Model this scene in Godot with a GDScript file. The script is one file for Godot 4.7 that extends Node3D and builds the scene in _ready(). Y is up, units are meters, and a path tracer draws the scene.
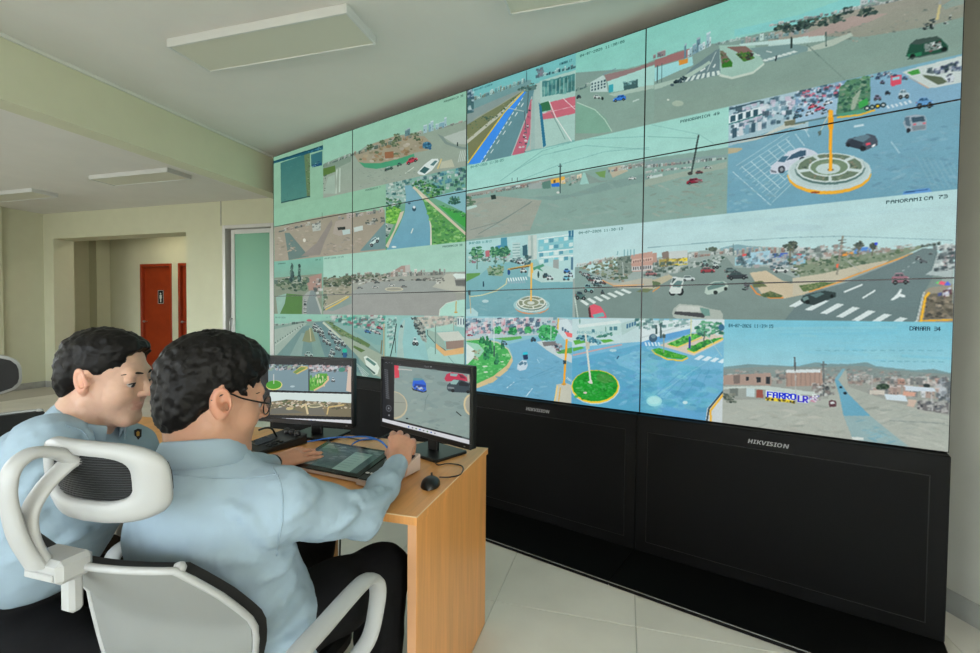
extends Node3D
# A monitoring room: two operators at a desk in front of a wall of twelve displays.

func _ready() -> void:
	# camera
	var cam := Camera3D.new()
	cam.name = "camera"
	cam.fov = 69.662
	cam.near = 0.02
	cam.far = 200.0
	CAM = Transform3D(Basis.from_euler(Vector3(-0.0268311, 0.2785322, 0.0085104)), Vector3(3.3345, 1.2803, 3.8757))
	cam.transform = CAM
	add_child(cam)
	WALL = Transform3D(Basis(Vector3.UP, -TURN), Vector3.ZERO)
	# sky
	var we := WorldEnvironment.new()
	we.name = "environment"
	var env := Environment.new()
	env.background_mode = Environment.BG_SKY
	var sky := Sky.new()
	var sm := ProceduralSkyMaterial.new()
	sm.sky_top_color = Color(0.62, 0.72, 0.82)
	sm.sky_horizon_color = Color(0.86, 0.88, 0.88)
	sm.ground_bottom_color = Color(0.55, 0.54, 0.5)
	sm.ground_horizon_color = Color(0.8, 0.8, 0.78)
	sm.sky_energy_multiplier = 3.0
	sky.sky_material = sm
	env.sky = sky
	env.tonemap_mode = Environment.TONE_MAPPER_LINEAR
	env.tonemap_exposure = EXPO
	env.sdfgi_enabled = true
	env.ssao_enabled = true
	env.ssil_enabled = true
	we.environment = env
	add_child(we)
	# daylight that comes in through the windows behind the camera and along the left wall
	for w in WINDOWS:
		var al := AreaLight3D.new()
		al.name = "window_daylight"
		al.area_size = Vector2(w.w - 0.1, w.h - 0.1)
		al.area_normalize_energy = false
		al.light_color = Color(1.0, 0.985, 0.955)
		al.light_energy = w.e
		al.area_range = 25.0
		al.area_attenuation = 2.0
		al.shadow_enabled = true
		al.transform = Transform3D(Basis(Vector3.UP, w.turn), w.at + Basis(Vector3.UP, w.turn) * Vector3(0, 0, -0.03))
		add_child(al, true)
	make_materials()
	build_room()
	build_video_wall()
	build_desk()
	build_desk_things()
	build_chairs()
	build_people()

const EXPO := 1.0
# openings: centre, width, height, turn (the daylight shines along local -z), strength
var WINDOWS := [
	{"at": Vector3(-3.6, 1.7, 6.8), "w": 2.4, "h": 1.7, "turn": 0.0, "e": 2.2},
	{"at": Vector3(-0.4, 1.7, 6.8), "w": 2.4, "h": 1.7, "turn": 0.0, "e": 1.3},
	{"at": Vector3(2.8, 1.7, 6.8), "w": 2.4, "h": 1.7, "turn": 0.0, "e": 0.8},
	{"at": Vector3(-5.95, 1.7, 2.6), "w": 2.4, "h": 1.7, "turn": -PI / 2, "e": 0.45},
	{"at": Vector3(6.611, 1.7, 5.858), "w": 1.8, "h": 1.7, "turn": 1.9716, "e": 4.6},
	]

# ---------------------------------------------------------------- helpers
var used_names := {}
var M := {}
const TURN := 0.34383          # the video wall stands 19.7 degrees askew to the room
var WALL := Transform3D()

func numbered(called: String) -> String:
	if not used_names.has(called):
		used_names[called] = 0
		return called
	used_names[called] += 1
	return "%s_%03d" % [called, used_names[called]]

func thing(called: String, label: String, category: String, at := Vector3.ZERO, turn := 0.0, group := "") -> Node3D:
	var o := Node3D.new()
	o.name = numbered(called)
	add_child(o)
	o.position = at
	o.rotation.y = turn
	tag(o, label, category, group)
	return o

func tag(o: Node, label: String, category: String, group := "") -> Node:
	o.set_meta("label", label)
	o.set_meta("category", category)
	if group != "":
		o.set_meta("group", group)
	return o

func mb() -> SurfaceTool:
	var st := SurfaceTool.new()
	st.begin(Mesh.PRIMITIVE_TRIANGLES)
	st.set_smooth_group(-1)
	return st

func commit(st: SurfaceTool) -> ArrayMesh:
	st.generate_normals()
	return st.commit()

func inst(called: String, mesh: Mesh, m: Material, parent: Node = self) -> MeshInstance3D:
	var o := MeshInstance3D.new()
	o.mesh = mesh
	o.material_override = m
	o.name = numbered(called) if parent == self else called
	o.cast_shadow = GeometryInstance3D.SHADOW_CASTING_SETTING_ON
	parent.add_child(o, true)
	return o

func obj(called: String, st: SurfaceTool, m: Material, parent: Node = self) -> MeshInstance3D:
	return inst(called, commit(st), m, parent)

func struct(called: String, st: SurfaceTool, m: Material) -> MeshInstance3D:
	var o := obj(called, st, m)
	o.set_meta("kind", "structure")
	return o

func tri(st: SurfaceTool, a: Vector3, b: Vector3, c: Vector3, ref: Vector3) -> void:
	# clockwise front faces, turned away from ref
	var n := (c - a).cross(b - a)
	if n.dot((a + b + c) / 3.0 - ref) < 0.0:
		var k := b
		b = c
		c = k
	st.add_vertex(a)
	st.add_vertex(b)
	st.add_vertex(c)

func quad(st: SurfaceTool, a: Vector3, b: Vector3, c: Vector3, d: Vector3, ref: Vector3) -> void:
	tri(st, a, b, c, ref)
	tri(st, a, c, d, ref)

func box(st: SurfaceTool, c: Vector3, s: Vector3, bev := 0.003, xf := Transform3D()) -> void:
	var h := s / 2.0
	var e: float = minf(bev, minf(h.x, minf(h.y, h.z)) * 0.9)
	var o := xf * c
	st.set_smooth_group(-1)
	var v := {}
	for sx in [-1, 1]:
		for sy in [-1, 1]:
			for sz in [-1, 1]:
				var p := Vector3(sx * h.x, sy * h.y, sz * h.z)
				v[[sx, sy, sz, 0]] = xf * (c + p - Vector3(0, sy * e, sz * e))
				v[[sx, sy, sz, 1]] = xf * (c + p - Vector3(sx * e, 0, sz * e))
				v[[sx, sy, sz, 2]] = xf * (c + p - Vector3(sx * e, sy * e, 0))
				if e > 0.0:
					tri(st, v[[sx, sy, sz, 0]], v[[sx, sy, sz, 1]], v[[sx, sy, sz, 2]], o)
	for s1 in [-1, 1]:
		quad(st, v[[s1, -1, -1, 0]], v[[s1, 1, -1, 0]], v[[s1, 1, 1, 0]], v[[s1, -1, 1, 0]], o)
		quad(st, v[[-1, s1, -1, 1]], v[[1, s1, -1, 1]], v[[1, s1, 1, 1]], v[[-1, s1, 1, 1]], o)
		quad(st, v[[-1, -1, s1, 2]], v[[1, -1, s1, 2]], v[[1, 1, s1, 2]], v[[-1, 1, s1, 2]], o)
		if e > 0.0:
			for s2 in [-1, 1]:
				quad(st, v[[s1, s2, -1, 0]], v[[s1, s2, 1, 0]], v[[s1, s2, 1, 1]], v[[s1, s2, -1, 1]], o)
				quad(st, v[[s1, -1, s2, 0]], v[[s1, 1, s2, 0]], v[[s1, 1, s2, 2]], v[[s1, -1, s2, 2]], o)
				quad(st, v[[-1, s1, s2, 1]], v[[1, s1, s2, 1]], v[[1, s1, s2, 2]], v[[-1, s1, s2, 2]], o)

func span(st: SurfaceTool, a: Vector3, b: Vector3, bev := 0.0, xf := Transform3D()) -> void:
	box(st, (a + b) / 2.0, (b - a).abs(), bev, xf)

# rings: arrays of points of equal length, joined one after another
func loft(st: SurfaceTool, rings: Array, smooth := 1, caps := true, closed := true) -> void:
	st.set_smooth_group(smooth)
	var n: int = rings[0].size()
	var mids := []
	for r in rings:
		var m := Vector3.ZERO
		for p in r:
			m += p
		mids.append(m / n)
	for i in rings.size() - 1:
		var ref: Vector3 = (mids[i] + mids[i + 1]) / 2.0
		for k in (n if closed else n - 1):
			var l := (k + 1) % n
			quad(st, rings[i][k], rings[i][l], rings[i + 1][l], rings[i + 1][k], ref)
	if caps:
		st.set_smooth_group(-1)
		for e in 2:
			var i := 0 if e == 0 else rings.size() - 1
			var j := 1 if e == 0 else rings.size() - 2
			for k in n:
				tri(st, mids[i], rings[i][k], rings[i][(k + 1) % n], mids[i] + (mids[j] - mids[i]).normalized() * 0.01)

func curve(pts: Array, per := 8) -> Array:
	# Catmull-Rom through the points
	var out := []
	for i in pts.size() - 1:
		var a: Vector3 = pts[maxi(i - 1, 0)]
		var b: Vector3 = pts[i]
		var c: Vector3 = pts[i + 1]
		var d: Vector3 = pts[mini(i + 2, pts.size() - 1)]
		for k in per:
			out.append(b.cubic_interpolate(c, a, d, float(k) / per))
	out.append(pts[-1])
	return out

func lerp_list(vals: Array, f: float) -> float:
	if vals.size() == 1:
		return vals[0]
	var x := f * (vals.size() - 1)
	var i := mini(int(x), vals.size() - 2)
	return lerpf(vals[i], vals[i + 1], x - i)

# a swept tube: radii a list spread along the path; flat squeezes across "up"
func tube(st: SurfaceTool, path: Array, radii: Array, seg := 10, flat := 1.0, up := Vector3.UP) -> void:
	var rings := []
	var side := Vector3.ZERO
	for i in path.size():
		var d: Vector3 = (path[mini(i + 1, path.size() - 1)] - path[maxi(i - 1, 0)]).normalized()
		var s := d.cross(up)
		if s.length() < 0.1:
			s = side if side.length() > 0.1 else d.cross(Vector3.RIGHT)
		s = (s - d * s.dot(d)).normalized()
		if side.length() > 0.1 and s.dot(side) < 0.0 and flat == 1.0:
			s = -s
		side = s
		var w := s.cross(d).normalized()
		var r: float = lerp_list(radii, float(i) / maxf(1.0, path.size() - 1.0))
		var ring := []
		for k in seg:
			var a := TAU * k / seg
			ring.append(path[i] + s * cos(a) * r + w * sin(a) * r * flat)
		rings.append(ring)
	loft(st, rings, 1, true)

func lathe(st: SurfaceTool, prof: Array, seg := 20, xf := Transform3D(), smooth := 1) -> void:
	var rings := []
	for p in prof:
		var ring := []
		for k in seg:
			var a := TAU * k / seg
			ring.append(xf * Vector3(cos(a) * maxf(p[0], 0.0002), p[1], sin(a) * maxf(p[0], 0.0002)))
		rings.append(ring)
	loft(st, rings, smooth, true)

func prism(st: SurfaceTool, poly: Array, z0: float, z1: float, xf := Transform3D(), bev := 0.0) -> void:
	# poly in local x, y; between z0 and z1, edges chamfered by bev
	var pts := PackedVector2Array(poly)
	if Geometry2D.is_polygon_clockwise(pts):
		pts.reverse()
	var ins := pts
	if bev > 0.0:
		ins = PackedVector2Array()
		for i in pts.size():
			var a := (pts[i] - pts[i - 1]).normalized()
			var b := (pts[(i + 1) % pts.size()] - pts[i]).normalized()
			var m := Vector2(-(a.y + b.y), a.x + b.x)
			m = m / maxf(0.3, m.dot(Vector2(-a.y, a.x)))
			ins.append(pts[i] + m * bev)
	st.set_smooth_group(-1)
	var idx := Geometry2D.triangulate_polygon(ins)
	var lay := func(q: PackedVector2Array, z: float) -> Array:
		var r := []
		for p in q:
			r.append(xf * Vector3(p.x, p.y, z))
		return r
	var f0: Array = lay.call(ins, z0)
	var f1: Array = lay.call(ins, z1)
	var n := xf.basis.z.normalized() * signf(z1 - z0)
	for i in range(0, idx.size(), 3):
		tri(st, f0[idx[i]], f0[idx[i + 1]], f0[idx[i + 2]], f0[idx[i]] + n)
		tri(st, f1[idx[i]], f1[idx[i + 1]], f1[idx[i + 2]], f1[idx[i]] - n)
	var rings := [f0]
	if bev > 0.0:
		var q := bev * signf(z1 - z0)
		rings += [lay.call(pts, z0 + q), lay.call(pts, z1 - q)]
	rings.append(f1)
	for i in rings.size() - 1:
		for k in pts.size():
			var l := (k + 1) % pts.size()
			var e := pts[l] - pts[k]
			var outw := xf.basis * Vector3(e.y, -e.x, 0)
			quad(st, rings[i][k], rings[i][l], rings[i + 1][l], rings[i + 1][k], (rings[i][k] + rings[i + 1][l]) / 2.0 - outw.normalized())

func rounded(x0: float, y0: float, x1: float, y1: float, r: float, n := 5) -> Array:
	var out := []
	for c in [[x1 - r, y1 - r, 0.0], [x0 + r, y1 - r, 0.25], [x0 + r, y0 + r, 0.5], [x1 - r, y0 + r, 0.75]]:
		for k in n + 1:
			var a: float = TAU * (c[2] + 0.25 * k / n)
			out.append(Vector2(c[0] + cos(a) * r, c[1] + sin(a) * r))
	return out

func mat(color: Color, rough := 0.6, metal := 0.0, spec := 0.5) -> StandardMaterial3D:
	var m := StandardMaterial3D.new()
	m.albedo_color = color
	m.roughness = rough
	m.metallic = metal
	m.metallic_specular = spec
	return m

func noise_tex(size: int, freq: float, c0: Color, c1: Color, sd: int, kind := FastNoiseLite.TYPE_SIMPLEX_SMOOTH, oct := 4) -> NoiseTexture2D:
	var f := FastNoiseLite.new()
	f.noise_type = kind
	f.frequency = freq
	f.fractal_octaves = oct
	f.seed = sd
	var t := NoiseTexture2D.new()
	t.width = size
	t.height = size
	t.seamless = true
	t.noise = f
	var g := Gradient.new()
	g.set_color(0, c0)
	g.set_color(1, c1)
	t.color_ramp = g
	return t

func tex_mat(t: Texture2D, scale: float, rough := 0.6, spec := 0.5) -> StandardMaterial3D:
	var m := mat(Color.WHITE, rough, 0.0, spec)
	m.albedo_texture = t
	m.uv1_triplanar = true
	m.uv1_world_triplanar = true
	m.uv1_scale = Vector3.ONE * scale
	return m

# photograph pixel + distance along the lens axis (m) -> place in the room
const F_PX := 469.229
var CAM := Transform3D()
func P(px: float, py: float, d: float) -> Vector3:
	return CAM * Vector3((px - 490.0) / F_PX * d, -(py - 326.5) / F_PX * d, -d)
func on_y(px: float, py: float, y: float) -> Vector3:
	var r := CAM.basis * Vector3((px - 490.0) / F_PX, -(py - 326.5) / F_PX, -1.0)
	return CAM.origin + r * ((y - CAM.origin.y) / r.y)

func make_materials() -> void:
	M.cream = tex_mat(noise_tex(256, 0.02, Color(0.785, 0.79, 0.69), Color(0.80, 0.805, 0.705), 3), 0.7, 0.75, 0.3)
	M.ceiling = tex_mat(noise_tex(256, 0.015, Color(0.85, 0.845, 0.825), Color(0.865, 0.86, 0.84), 5), 0.5, 0.9, 0.2)
	M.off_white = tex_mat(noise_tex(256, 0.02, Color(0.74, 0.735, 0.69), Color(0.77, 0.765, 0.72), 4), 0.7, 0.75, 0.3)
	M.trim_white = mat(Color(0.82, 0.83, 0.80), 0.7)
	M.base = tex_mat(noise_tex(256, 0.03, Color(0.56, 0.565, 0.54), Color(0.66, 0.66, 0.63), 6), 0.8, 0.45)
	M.tiles = []
	for k in 4:
		M.tiles.append(tex_mat(noise_tex(512, 0.006, Color(0.805, 0.79, 0.75), Color(0.895, 0.88, 0.84), 10 + k, FastNoiseLite.TYPE_SIMPLEX_SMOOTH, 6), 0.45, 0.32, 0.5))
	M.grout = mat(Color(0.74, 0.73, 0.69), 0.9)
	M.white_metal = mat(Color(0.80, 0.81, 0.80), 0.45)
	M.diffuser = mat(Color(0.80, 0.80, 0.74), 0.5)
	M.black = mat(Color(0.022, 0.023, 0.024), 0.55, 0.0, 0.3)
	M.black_panel = mat(Color(0.017, 0.018, 0.019), 0.6, 0.0, 0.28)
	M.black_trim = mat(Color(0.075, 0.077, 0.078), 0.35)
	M.black_edge = mat(Color(0.02, 0.02, 0.02), 0.3)
	M.silver = mat(Color(0.62, 0.62, 0.62), 0.3, 0.8)
	M.alu = mat(Color(0.80, 0.80, 0.79), 0.35, 0.2)
	M.red_door = tex_mat(noise_tex(256, 0.01, Color(0.55, 0.19, 0.07), Color(0.62, 0.23, 0.09), 21), 1.2, 0.35)
	M.mint = mat(Color(0.57, 0.80, 0.70, 0.64), 0.35, 0.0, 0.3)
	M.mint.transparency = BaseMaterial3D.TRANSPARENCY_ALPHA
	M.pane = mat(Color(0.85, 0.92, 0.9, 0.08), 0.03)
	M.pane.transparency = BaseMaterial3D.TRANSPARENCY_ALPHA
	M.plastic_black = mat(Color(0.03, 0.031, 0.033), 0.38)
	M.plastic_white = mat(Color(0.80, 0.81, 0.805), 0.4)
	M.wood = wood_mat()
	M.wood_edge = mat(Color(0.84, 0.63, 0.46), 0.45)
	M.wood_worn = mat(Color(0.88, 0.76, 0.60), 0.6)

func wood_mat() -> StandardMaterial3D:
	var img := Image.create(512, 512, false, Image.FORMAT_RGB8)
	var f := FastNoiseLite.new()
	f.seed = 77
	f.frequency = 0.012
	f.fractal_octaves = 4
	for y in 512:
		for x in 512:
			var n := f.get_noise_2d(x * 1.6, y * 0.12) * 0.6 + f.get_noise_2d(x * 9.0 + 900.0, y * 0.5) * 0.4
			var k := 1.0 + n * 0.13
			img.set_pixel(x, y, Color(0.855 * k, 0.605 * k, 0.355 * k))
	var m := mat(Color.WHITE, 0.33)
	m.albedo_texture = ImageTexture.create_from_image(img)
	m.uv1_triplanar = true
	m.uv1_world_triplanar = true
	m.uv1_scale = Vector3(1.1, 1.1, 1.1)
	return m

# ---------------------------------------------------------------- the room
const CEIL := 2.87
const RW0 := Vector2(3.45, -1.6)      # the right-hand wall runs askew
const RW1 := Vector2(7.01, 6.8)

func wall_with_hole(called: String, a: Vector3, b: Vector3, holes: Array) -> MeshInstance3D:
	# a slab along x between corners a and b; holes [x0, x1, y0, y1] from left to right
	var st := mb()
	var x := a.x
	for h in holes:
		span(st, Vector3(x, a.y, a.z), Vector3(h[0], b.y, b.z))
		if h[2] > a.y:
			span(st, Vector3(h[0], a.y, a.z), Vector3(h[1], h[2], b.z))
		span(st, Vector3(h[0], h[3], a.z), Vector3(h[1], b.y, b.z))
		x = h[1]
	span(st, Vector3(x, a.y, a.z), b)
	return struct(called, st, M.cream)

func build_room() -> void:
	# floor: a bed of grout with porcelain tiles on it
	var st := mb()
	span(st, Vector3(-7.6, -0.2, -4.2), Vector3(7.6, -0.004, 7.2))
	var fl := struct("floor", st, M.grout)
	var tile := mb()
	box(tile, Vector3(0, -0.01, 0), Vector3(0.597, 0.02, 0.597), 0.0015)
	var tm := commit(tile)
	var rng := RandomNumberGenerator.new()
	rng.seed = 4
	var spots := []
	for i in range(-12, 12):
		for k in range(-8, 12):
			var c := Vector3(2.5 + i * 0.6, 0, 1.886 + 0.3 + k * 0.6 - 0.6)
			var rel := CAM.affine_inverse() * c
			if c.x < -6.9 or c.x > 7.0 or c.z > 6.9 or c.z < -3.4:
				continue
			spots.append([c, (0.0 if rel.z < 0.5 else 50.0) + c.distance_to(CAM.origin)])
	spots.sort_custom(func(p, q): return p[1] < q[1])
	var rest := mb()
	for n in spots.size():
		if n < 300:
			var o := inst("tile", tm, M.tiles[rng.randi() % 4], fl)
			o.position = spots[n][0] + Vector3(0, rng.randf_range(-0.0006, 0.0006), 0)
		else:
			box(rest, spots[n][0] + Vector3(0, -0.01, 0), Vector3(0.597, 0.02, 0.597), 0.0015)
	if spots.size() > 300:
		var o := obj("tile_field", rest, M.tiles[0], fl)
		o.set_meta("kind", "stuff")
	# ceiling
	st = mb()
	span(st, Vector3(-7.6, CEIL, -4.2), Vector3(7.6, CEIL + 0.2, 7.2))
	struct("ceiling", st, M.ceiling)
	# beam that divides the two halves of the room, with its thin cornice
	st = mb()
	span(st, Vector3(-0.31, 2.495, -1.6), Vector3(-0.14, CEIL, 6.8))
	var beam := struct("trim_1", st, M.cream)
	st = mb()
	span(st, Vector3(-0.14, CEIL - 0.022, -1.6), Vector3(-0.122, CEIL, 6.8), 0.002)
	obj("cornice", st, M.trim_white, beam)
	# wall behind, with the passage opening and the glazed door
	wall_with_hole("wall_back", Vector3(-7.6, 0, -1.9), Vector3(7.6, CEIL, -1.6), [[-5.72, -2.93, 0.0, 2.455], [-2.25, -1.36, 0.0, 2.52]])
	st = mb()
	span(st, Vector3(-2.288, 2.52, -1.603), Vector3(-2.276, CEIL, -1.594))
	struct("trim_2", st, M.base)
	# left wall with a shallow pier
	st = mb()
	for q in [[-1.6, 1.4, 0.0, CEIL], [1.4, 3.8, 0.0, 0.85], [1.4, 3.8, 2.55, CEIL], [3.8, 6.8, 0.0, CEIL]]:
		span(st, Vector3(-6.2, q[2], q[0]), Vector3(-5.95, q[3], q[1]))
	var lw := struct("wall_left", st, M.cream)
	st = mb()
	span(st, Vector3(-5.95, 0, -0.62), Vector3(-5.87, CEIL, -1.02), 0.003)
	obj("pier", st, M.cream, lw)
	# wall behind the camera, with windows
	var holes := []
	for w in WINDOWS.slice(0, 3):
		holes.append([w.at.x - w.w / 2, w.at.x + w.w / 2, w.at.y - w.h / 2, w.at.y + w.h / 2])
	wall_with_hole("wall_front", Vector3(-7.6, 0, 6.8), Vector3(7.6, CEIL, 7.05), holes)
	for i in WINDOWS.size():
		window(i + 1, WINDOWS[i])
	# askew right wall
	st = mb()
	var d := (RW1 - RW0).normalized()
	var tw := atan2(-d.y, d.x)
	var rw := Transform3D(Basis(Vector3.UP, tw), Vector3(RW0.x, 0, RW0.y))
	for q in [[-0.3, 7.2, 0.0, CEIL], [7.2, 9.0, 0.0, 0.85], [7.2, 9.0, 2.55, CEIL], [9.0, 9.5, 0.0, CEIL]]:
		span(st, Vector3(q[0], q[2], -0.25), Vector3(q[1], q[3], 0), 0.0, rw)
	struct("wall_right", st, M.off_white)
	st = mb()
	span(st, Vector3(0, 0, 0), Vector3(RW0.distance_to(RW1), 0.1, 0.012), 0.002, rw)
	struct("baseboard_right", st, M.base)
	# baseboards of the far half
	for b in [["baseboard_left", Vector3(-5.95, 0, -1.6), Vector3(-5.935, 0.1, 6.8)], ["baseboard_back", Vector3(-5.95, 0, -1.6), Vector3(-5.72, 0.1, -1.588)], ["baseboard_pier", Vector3(-2.93, 0, -1.6), Vector3(-2.25, 0.1, -1.588)]]:
		st = mb()
		span(st, b[1], b[2], 0.002)
		struct(b[0], st, M.base)
	# the passage behind: far wall with two doors, end walls
	wall_with_hole("wall_passage", Vector3(-7.6, 0, -3.3), Vector3(2.0, CEIL, -3.0), [[-5.66, -4.88, 0.0, 2.18], [-4.72, -3.94, 0.0, 2.18]])
	st = mb()
	span(st, Vector3(-6.9, 0, -3.0), Vector3(-6.65, CEIL, -1.9))
	var pe := struct("wall_passage_end", st, M.cream)
	st = mb()
	span(st, Vector3(-6.65, 0, -3.0), Vector3(-6.45, CEIL, -2.75), 0.003)
	obj("pier", st, M.cream, pe)
	st = mb()
	span(st, Vector3(0.3, 0, -3.0), Vector3(0.5, CEIL, -1.9))
	struct("wall_passage_side", st, M.cream)
	red_door(2, -5.66, true)
	red_door(3, -4.72, false)
	glass_door()
	passage_light()
	for f in [[Vector3(1.34, 0, 1.575), 1.2, 0.3, "flat white ceiling light panel above the desk, nearest the beam"], [Vector3(3.34, 0, 1.63), 1.2, 0.3, "flat white ceiling light panel above the middle of the display wall"], [Vector3(-2.15, 0, -0.32), 1.2, 0.3, "slim white ceiling light panel in front of the glazed door beyond the beam"], [Vector3(-4.72, 0, -0.55), 1.2, 0.3, "slim white ceiling light panel beside the left wall beyond the beam"], [Vector3(-2.15, 0, 1.6), 1.2, 0.3, "slim white ceiling light panel just behind the beam, over the empty floor"]]:
		ceiling_light(f[0], f[1], f[2], f[3])

# a lit panel in the passage, out of sight above the opening
func passage_light() -> void:
	var o := thing("passage_light", "lit ceiling light panel inside the passage by the red doors", "light panel", Vector3(-4.6, CEIL, -2.45))
	var st := mb()
	for s in [-1, 1]:
		box(st, Vector3(s * 0.594, -0.025, 0), Vector3(0.012, 0.05, 0.3), 0.002)
		box(st, Vector3(0, -0.025, s * 0.144), Vector3(1.176, 0.05, 0.012), 0.002)
	obj("frame", st, M.white_metal, o)
	st = mb()
	box(st, Vector3(0, -0.035, 0), Vector3(1.176, 0.008, 0.276), 0.0)
	var m := mat(Color(0.9, 0.9, 0.86), 0.5)
	m.emission_enabled = true
	m.emission = Color(1.0, 0.95, 0.84)
	m.emission_energy_multiplier = 0.6
	obj("diffuser", st, m, o)
	var al := AreaLight3D.new()
	al.name = "light"
	al.area_size = Vector2(1.1, 0.26)
	al.area_normalize_energy = false
	al.light_color = Color(1.0, 0.95, 0.84)
	al.light_energy = 2.2
	al.area_range = 8.0
	al.area_attenuation = 2.0
	al.shadow_enabled = true
	al.transform = Transform3D(Basis(Vector3.RIGHT, -PI / 2), Vector3(0, -0.045, 0))
	o.add_child(al, true)

func window(n: int, w: Dictionary) -> void:
	var hw: float = w.w / 2
	var hh: float = w.h / 2
	var st := mb()
	var t := 0.05
	for s in [-1, 1]:
		box(st, Vector3(s * (hw - t / 2), 0, 0.12), Vector3(t, w.h, 0.08))
		box(st, Vector3(0, s * (hh - t / 2), 0.12), Vector3(w.w - 2 * t, t, 0.08))
	box(st, Vector3(0, 0, 0.12), Vector3(0.04, w.h - 2 * t, 0.06))
	var o := obj("window_%d" % n, st, M.alu)
	o.position = w.at
	o.rotation.y = w.turn
	o.set_meta("kind", "structure")
	for s in [-1, 1]:
		st = mb()
		box(st, Vector3(s * hw / 2, 0, 0.12), Vector3(hw - t - 0.02, w.h - 2 * t, 0.006), 0.0)
		obj("pane", st, M.pane, o)

func red_door(n: int, x0: float, sign: bool) -> void:
	var st := mb()
	for s in [[0.0, 0.05], [0.73, 0.78]]:
		span(st, Vector3(x0 + s[0], 0, -3.2), Vector3(x0 + s[1], 2.18, -2.985), 0.003)
	span(st, Vector3(x0 + 0.05, 2.13, -3.2), Vector3(x0 + 0.73, 2.18, -2.985), 0.003)
	var o := struct("door_%d" % n, st, M.red_door)
	st = mb()
	span(st, Vector3(x0 + 0.053, 0.008, -3.08), Vector3(x0 + 0.727, 2.127, -3.04), 0.002)
	var leaf := obj("leaf", st, M.red_door, o)
	st = mb()
	tube(st, [Vector3(x0 + 0.11, 1.08, -3.04), Vector3(x0 + 0.11, 1.08, -2.995)], [0.008], 8)
	lathe(st, [[0.0, 0.0], [0.016, 0.004], [0.024, 0.02], [0.018, 0.04], [0.0, 0.044]], 14, Transform3D(Basis(Vector3.RIGHT, PI / 2), Vector3(x0 + 0.11, 1.08, -3.0)))
	obj("knob", st, M.silver, leaf)
	if sign:
		st = mb()
		span(st, Vector3(x0 + 0.39, 1.42, -3.04), Vector3(x0 + 0.53, 1.68, -3.034), 0.002)
		var pl := obj("sign_plate", st, M.black, leaf)
		pl.set_meta("label", "black restroom sign with a white figure and border")
		st = mb()
		var c := Vector3(x0 + 0.46, 1.55, -3.033)
		lathe(st, [[0.0, 0.0], [0.017, 0.0], [0.017, 0.002], [0.0, 0.002]], 16, Transform3D(Basis(Vector3.RIGHT, PI / 2), c + Vector3(0, 0.065, 0)))
		prism(st, [Vector2(-0.026, 0.04), Vector2(0.026, 0.04), Vector2(0.026, -0.03), Vector2(0.014, -0.03), Vector2(0.014, -0.1), Vector2(-0.014, -0.1), Vector2(-0.014, -0.03), Vector2(-0.026, -0.03)], 0, 0.002, Transform3D(Basis(), c))
		obj("figure", st, M.white_metal, leaf)
		st = mb()
		for s in [-1, 1]:
			box(st, c + Vector3(s * 0.064, 0, 0), Vector3(0.006, 0.25, 0.003), 0.0)
			box(st, c + Vector3(0, s * 0.122, 0), Vector3(0.122, 0.006, 0.003), 0.0)
		obj("border", st, M.white_metal, leaf)

func glass_door() -> void:
	# aluminium frame, a sliding leaf with mint frosted glass
	var st := mb()
	var x0 := -2.25
	var x1 := -1.36
	for x in [x0, x1 - 0.05]:
		span(st, Vector3(x, 0, -1.75), Vector3(x + 0.05, 2.52, -1.585), 0.003)
	span(st, Vector3(x0 + 0.05, 2.47, -1.75), Vector3(x1 - 0.05, 2.52, -1.585), 0.003)
	var o := struct("door_1", st, M.alu)
	st = mb()
	for x in [x0 + 0.10, x1 - 0.12]:
		span(st, Vector3(x, 0.01, -1.68), Vector3(x + 0.06, 2.462, -1.64), 0.003)
	span(st, Vector3(x0 + 0.16, 2.40, -1.68), Vector3(x1 - 0.12, 2.462, -1.64), 0.003)
	span(st, Vector3(x0 + 0.16, 0.01, -1.68), Vector3(x1 - 0.12, 0.1, -1.64), 0.003)
	var leaf := obj("leaf_frame", st, M.white_metal, o)
	st = mb()
	span(st, Vector3(x0 + 0.16, 0.1, -1.663), Vector3(x1 - 0.12, 2.40, -1.655))
	var g := obj("pane", st, M.mint, leaf)
	g.set_meta("label", "mint green tinted glass")
	st = mb()
	tube(st, curve([Vector3(x0 + 0.12, 0.98, -1.64), Vector3(x0 + 0.12, 1.0, -1.60), Vector3(x0 + 0.12, 1.16, -1.60), Vector3(x0 + 0.12, 1.18, -1.64)], 4), [0.009], 8)
	obj("pull_handle", st, M.silver, leaf)
	# emergency light seen through the glass
	st = mb()
	box(st, Vector3(-3.03, 2.19, -2.965), Vector3(0.34, 0.09, 0.07), 0.012)
	var e := obj("emergency_light", st, M.white_metal)
	tag(e, "small white emergency light box seen through the mint glass door", "lamp")
	st = mb()
	for s in [-1, 1]:
		st = mb()
		lathe(st, [[0.0, 0.0], [0.05, 0.01], [0.055, 0.05], [0.0, 0.06]], 14, Transform3D(Basis(Vector3.RIGHT, 1.9), Vector3(-3.03 + s * 0.12, 2.26, -2.92)))
		obj("lamp_head", st, M.white_metal, e)

func ceiling_light(at: Vector3, w: float, d: float, label: String) -> void:
	var o := thing("ceiling_light", label, "light panel", Vector3(at.x, CEIL, at.z), 0.0, "ceiling light panels")
	var st := mb()
	var f := 0.012
	for s in [-1, 1]:
		box(st, Vector3(s * (w / 2 - f / 2), -0.025, 0), Vector3(f, 0.05, d), 0.002)
		box(st, Vector3(0, -0.025, s * (d / 2 - f / 2)), Vector3(w - 2 * f, 0.05, f), 0.002)
	obj("frame", st, M.white_metal, o)
	st = mb()
	box(st, Vector3(0, -0.04, 0), Vector3(w - 2 * f, 0.008, d - 2 * f), 0.0)
	obj("diffuser", st, M.diffuser, o)

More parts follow.
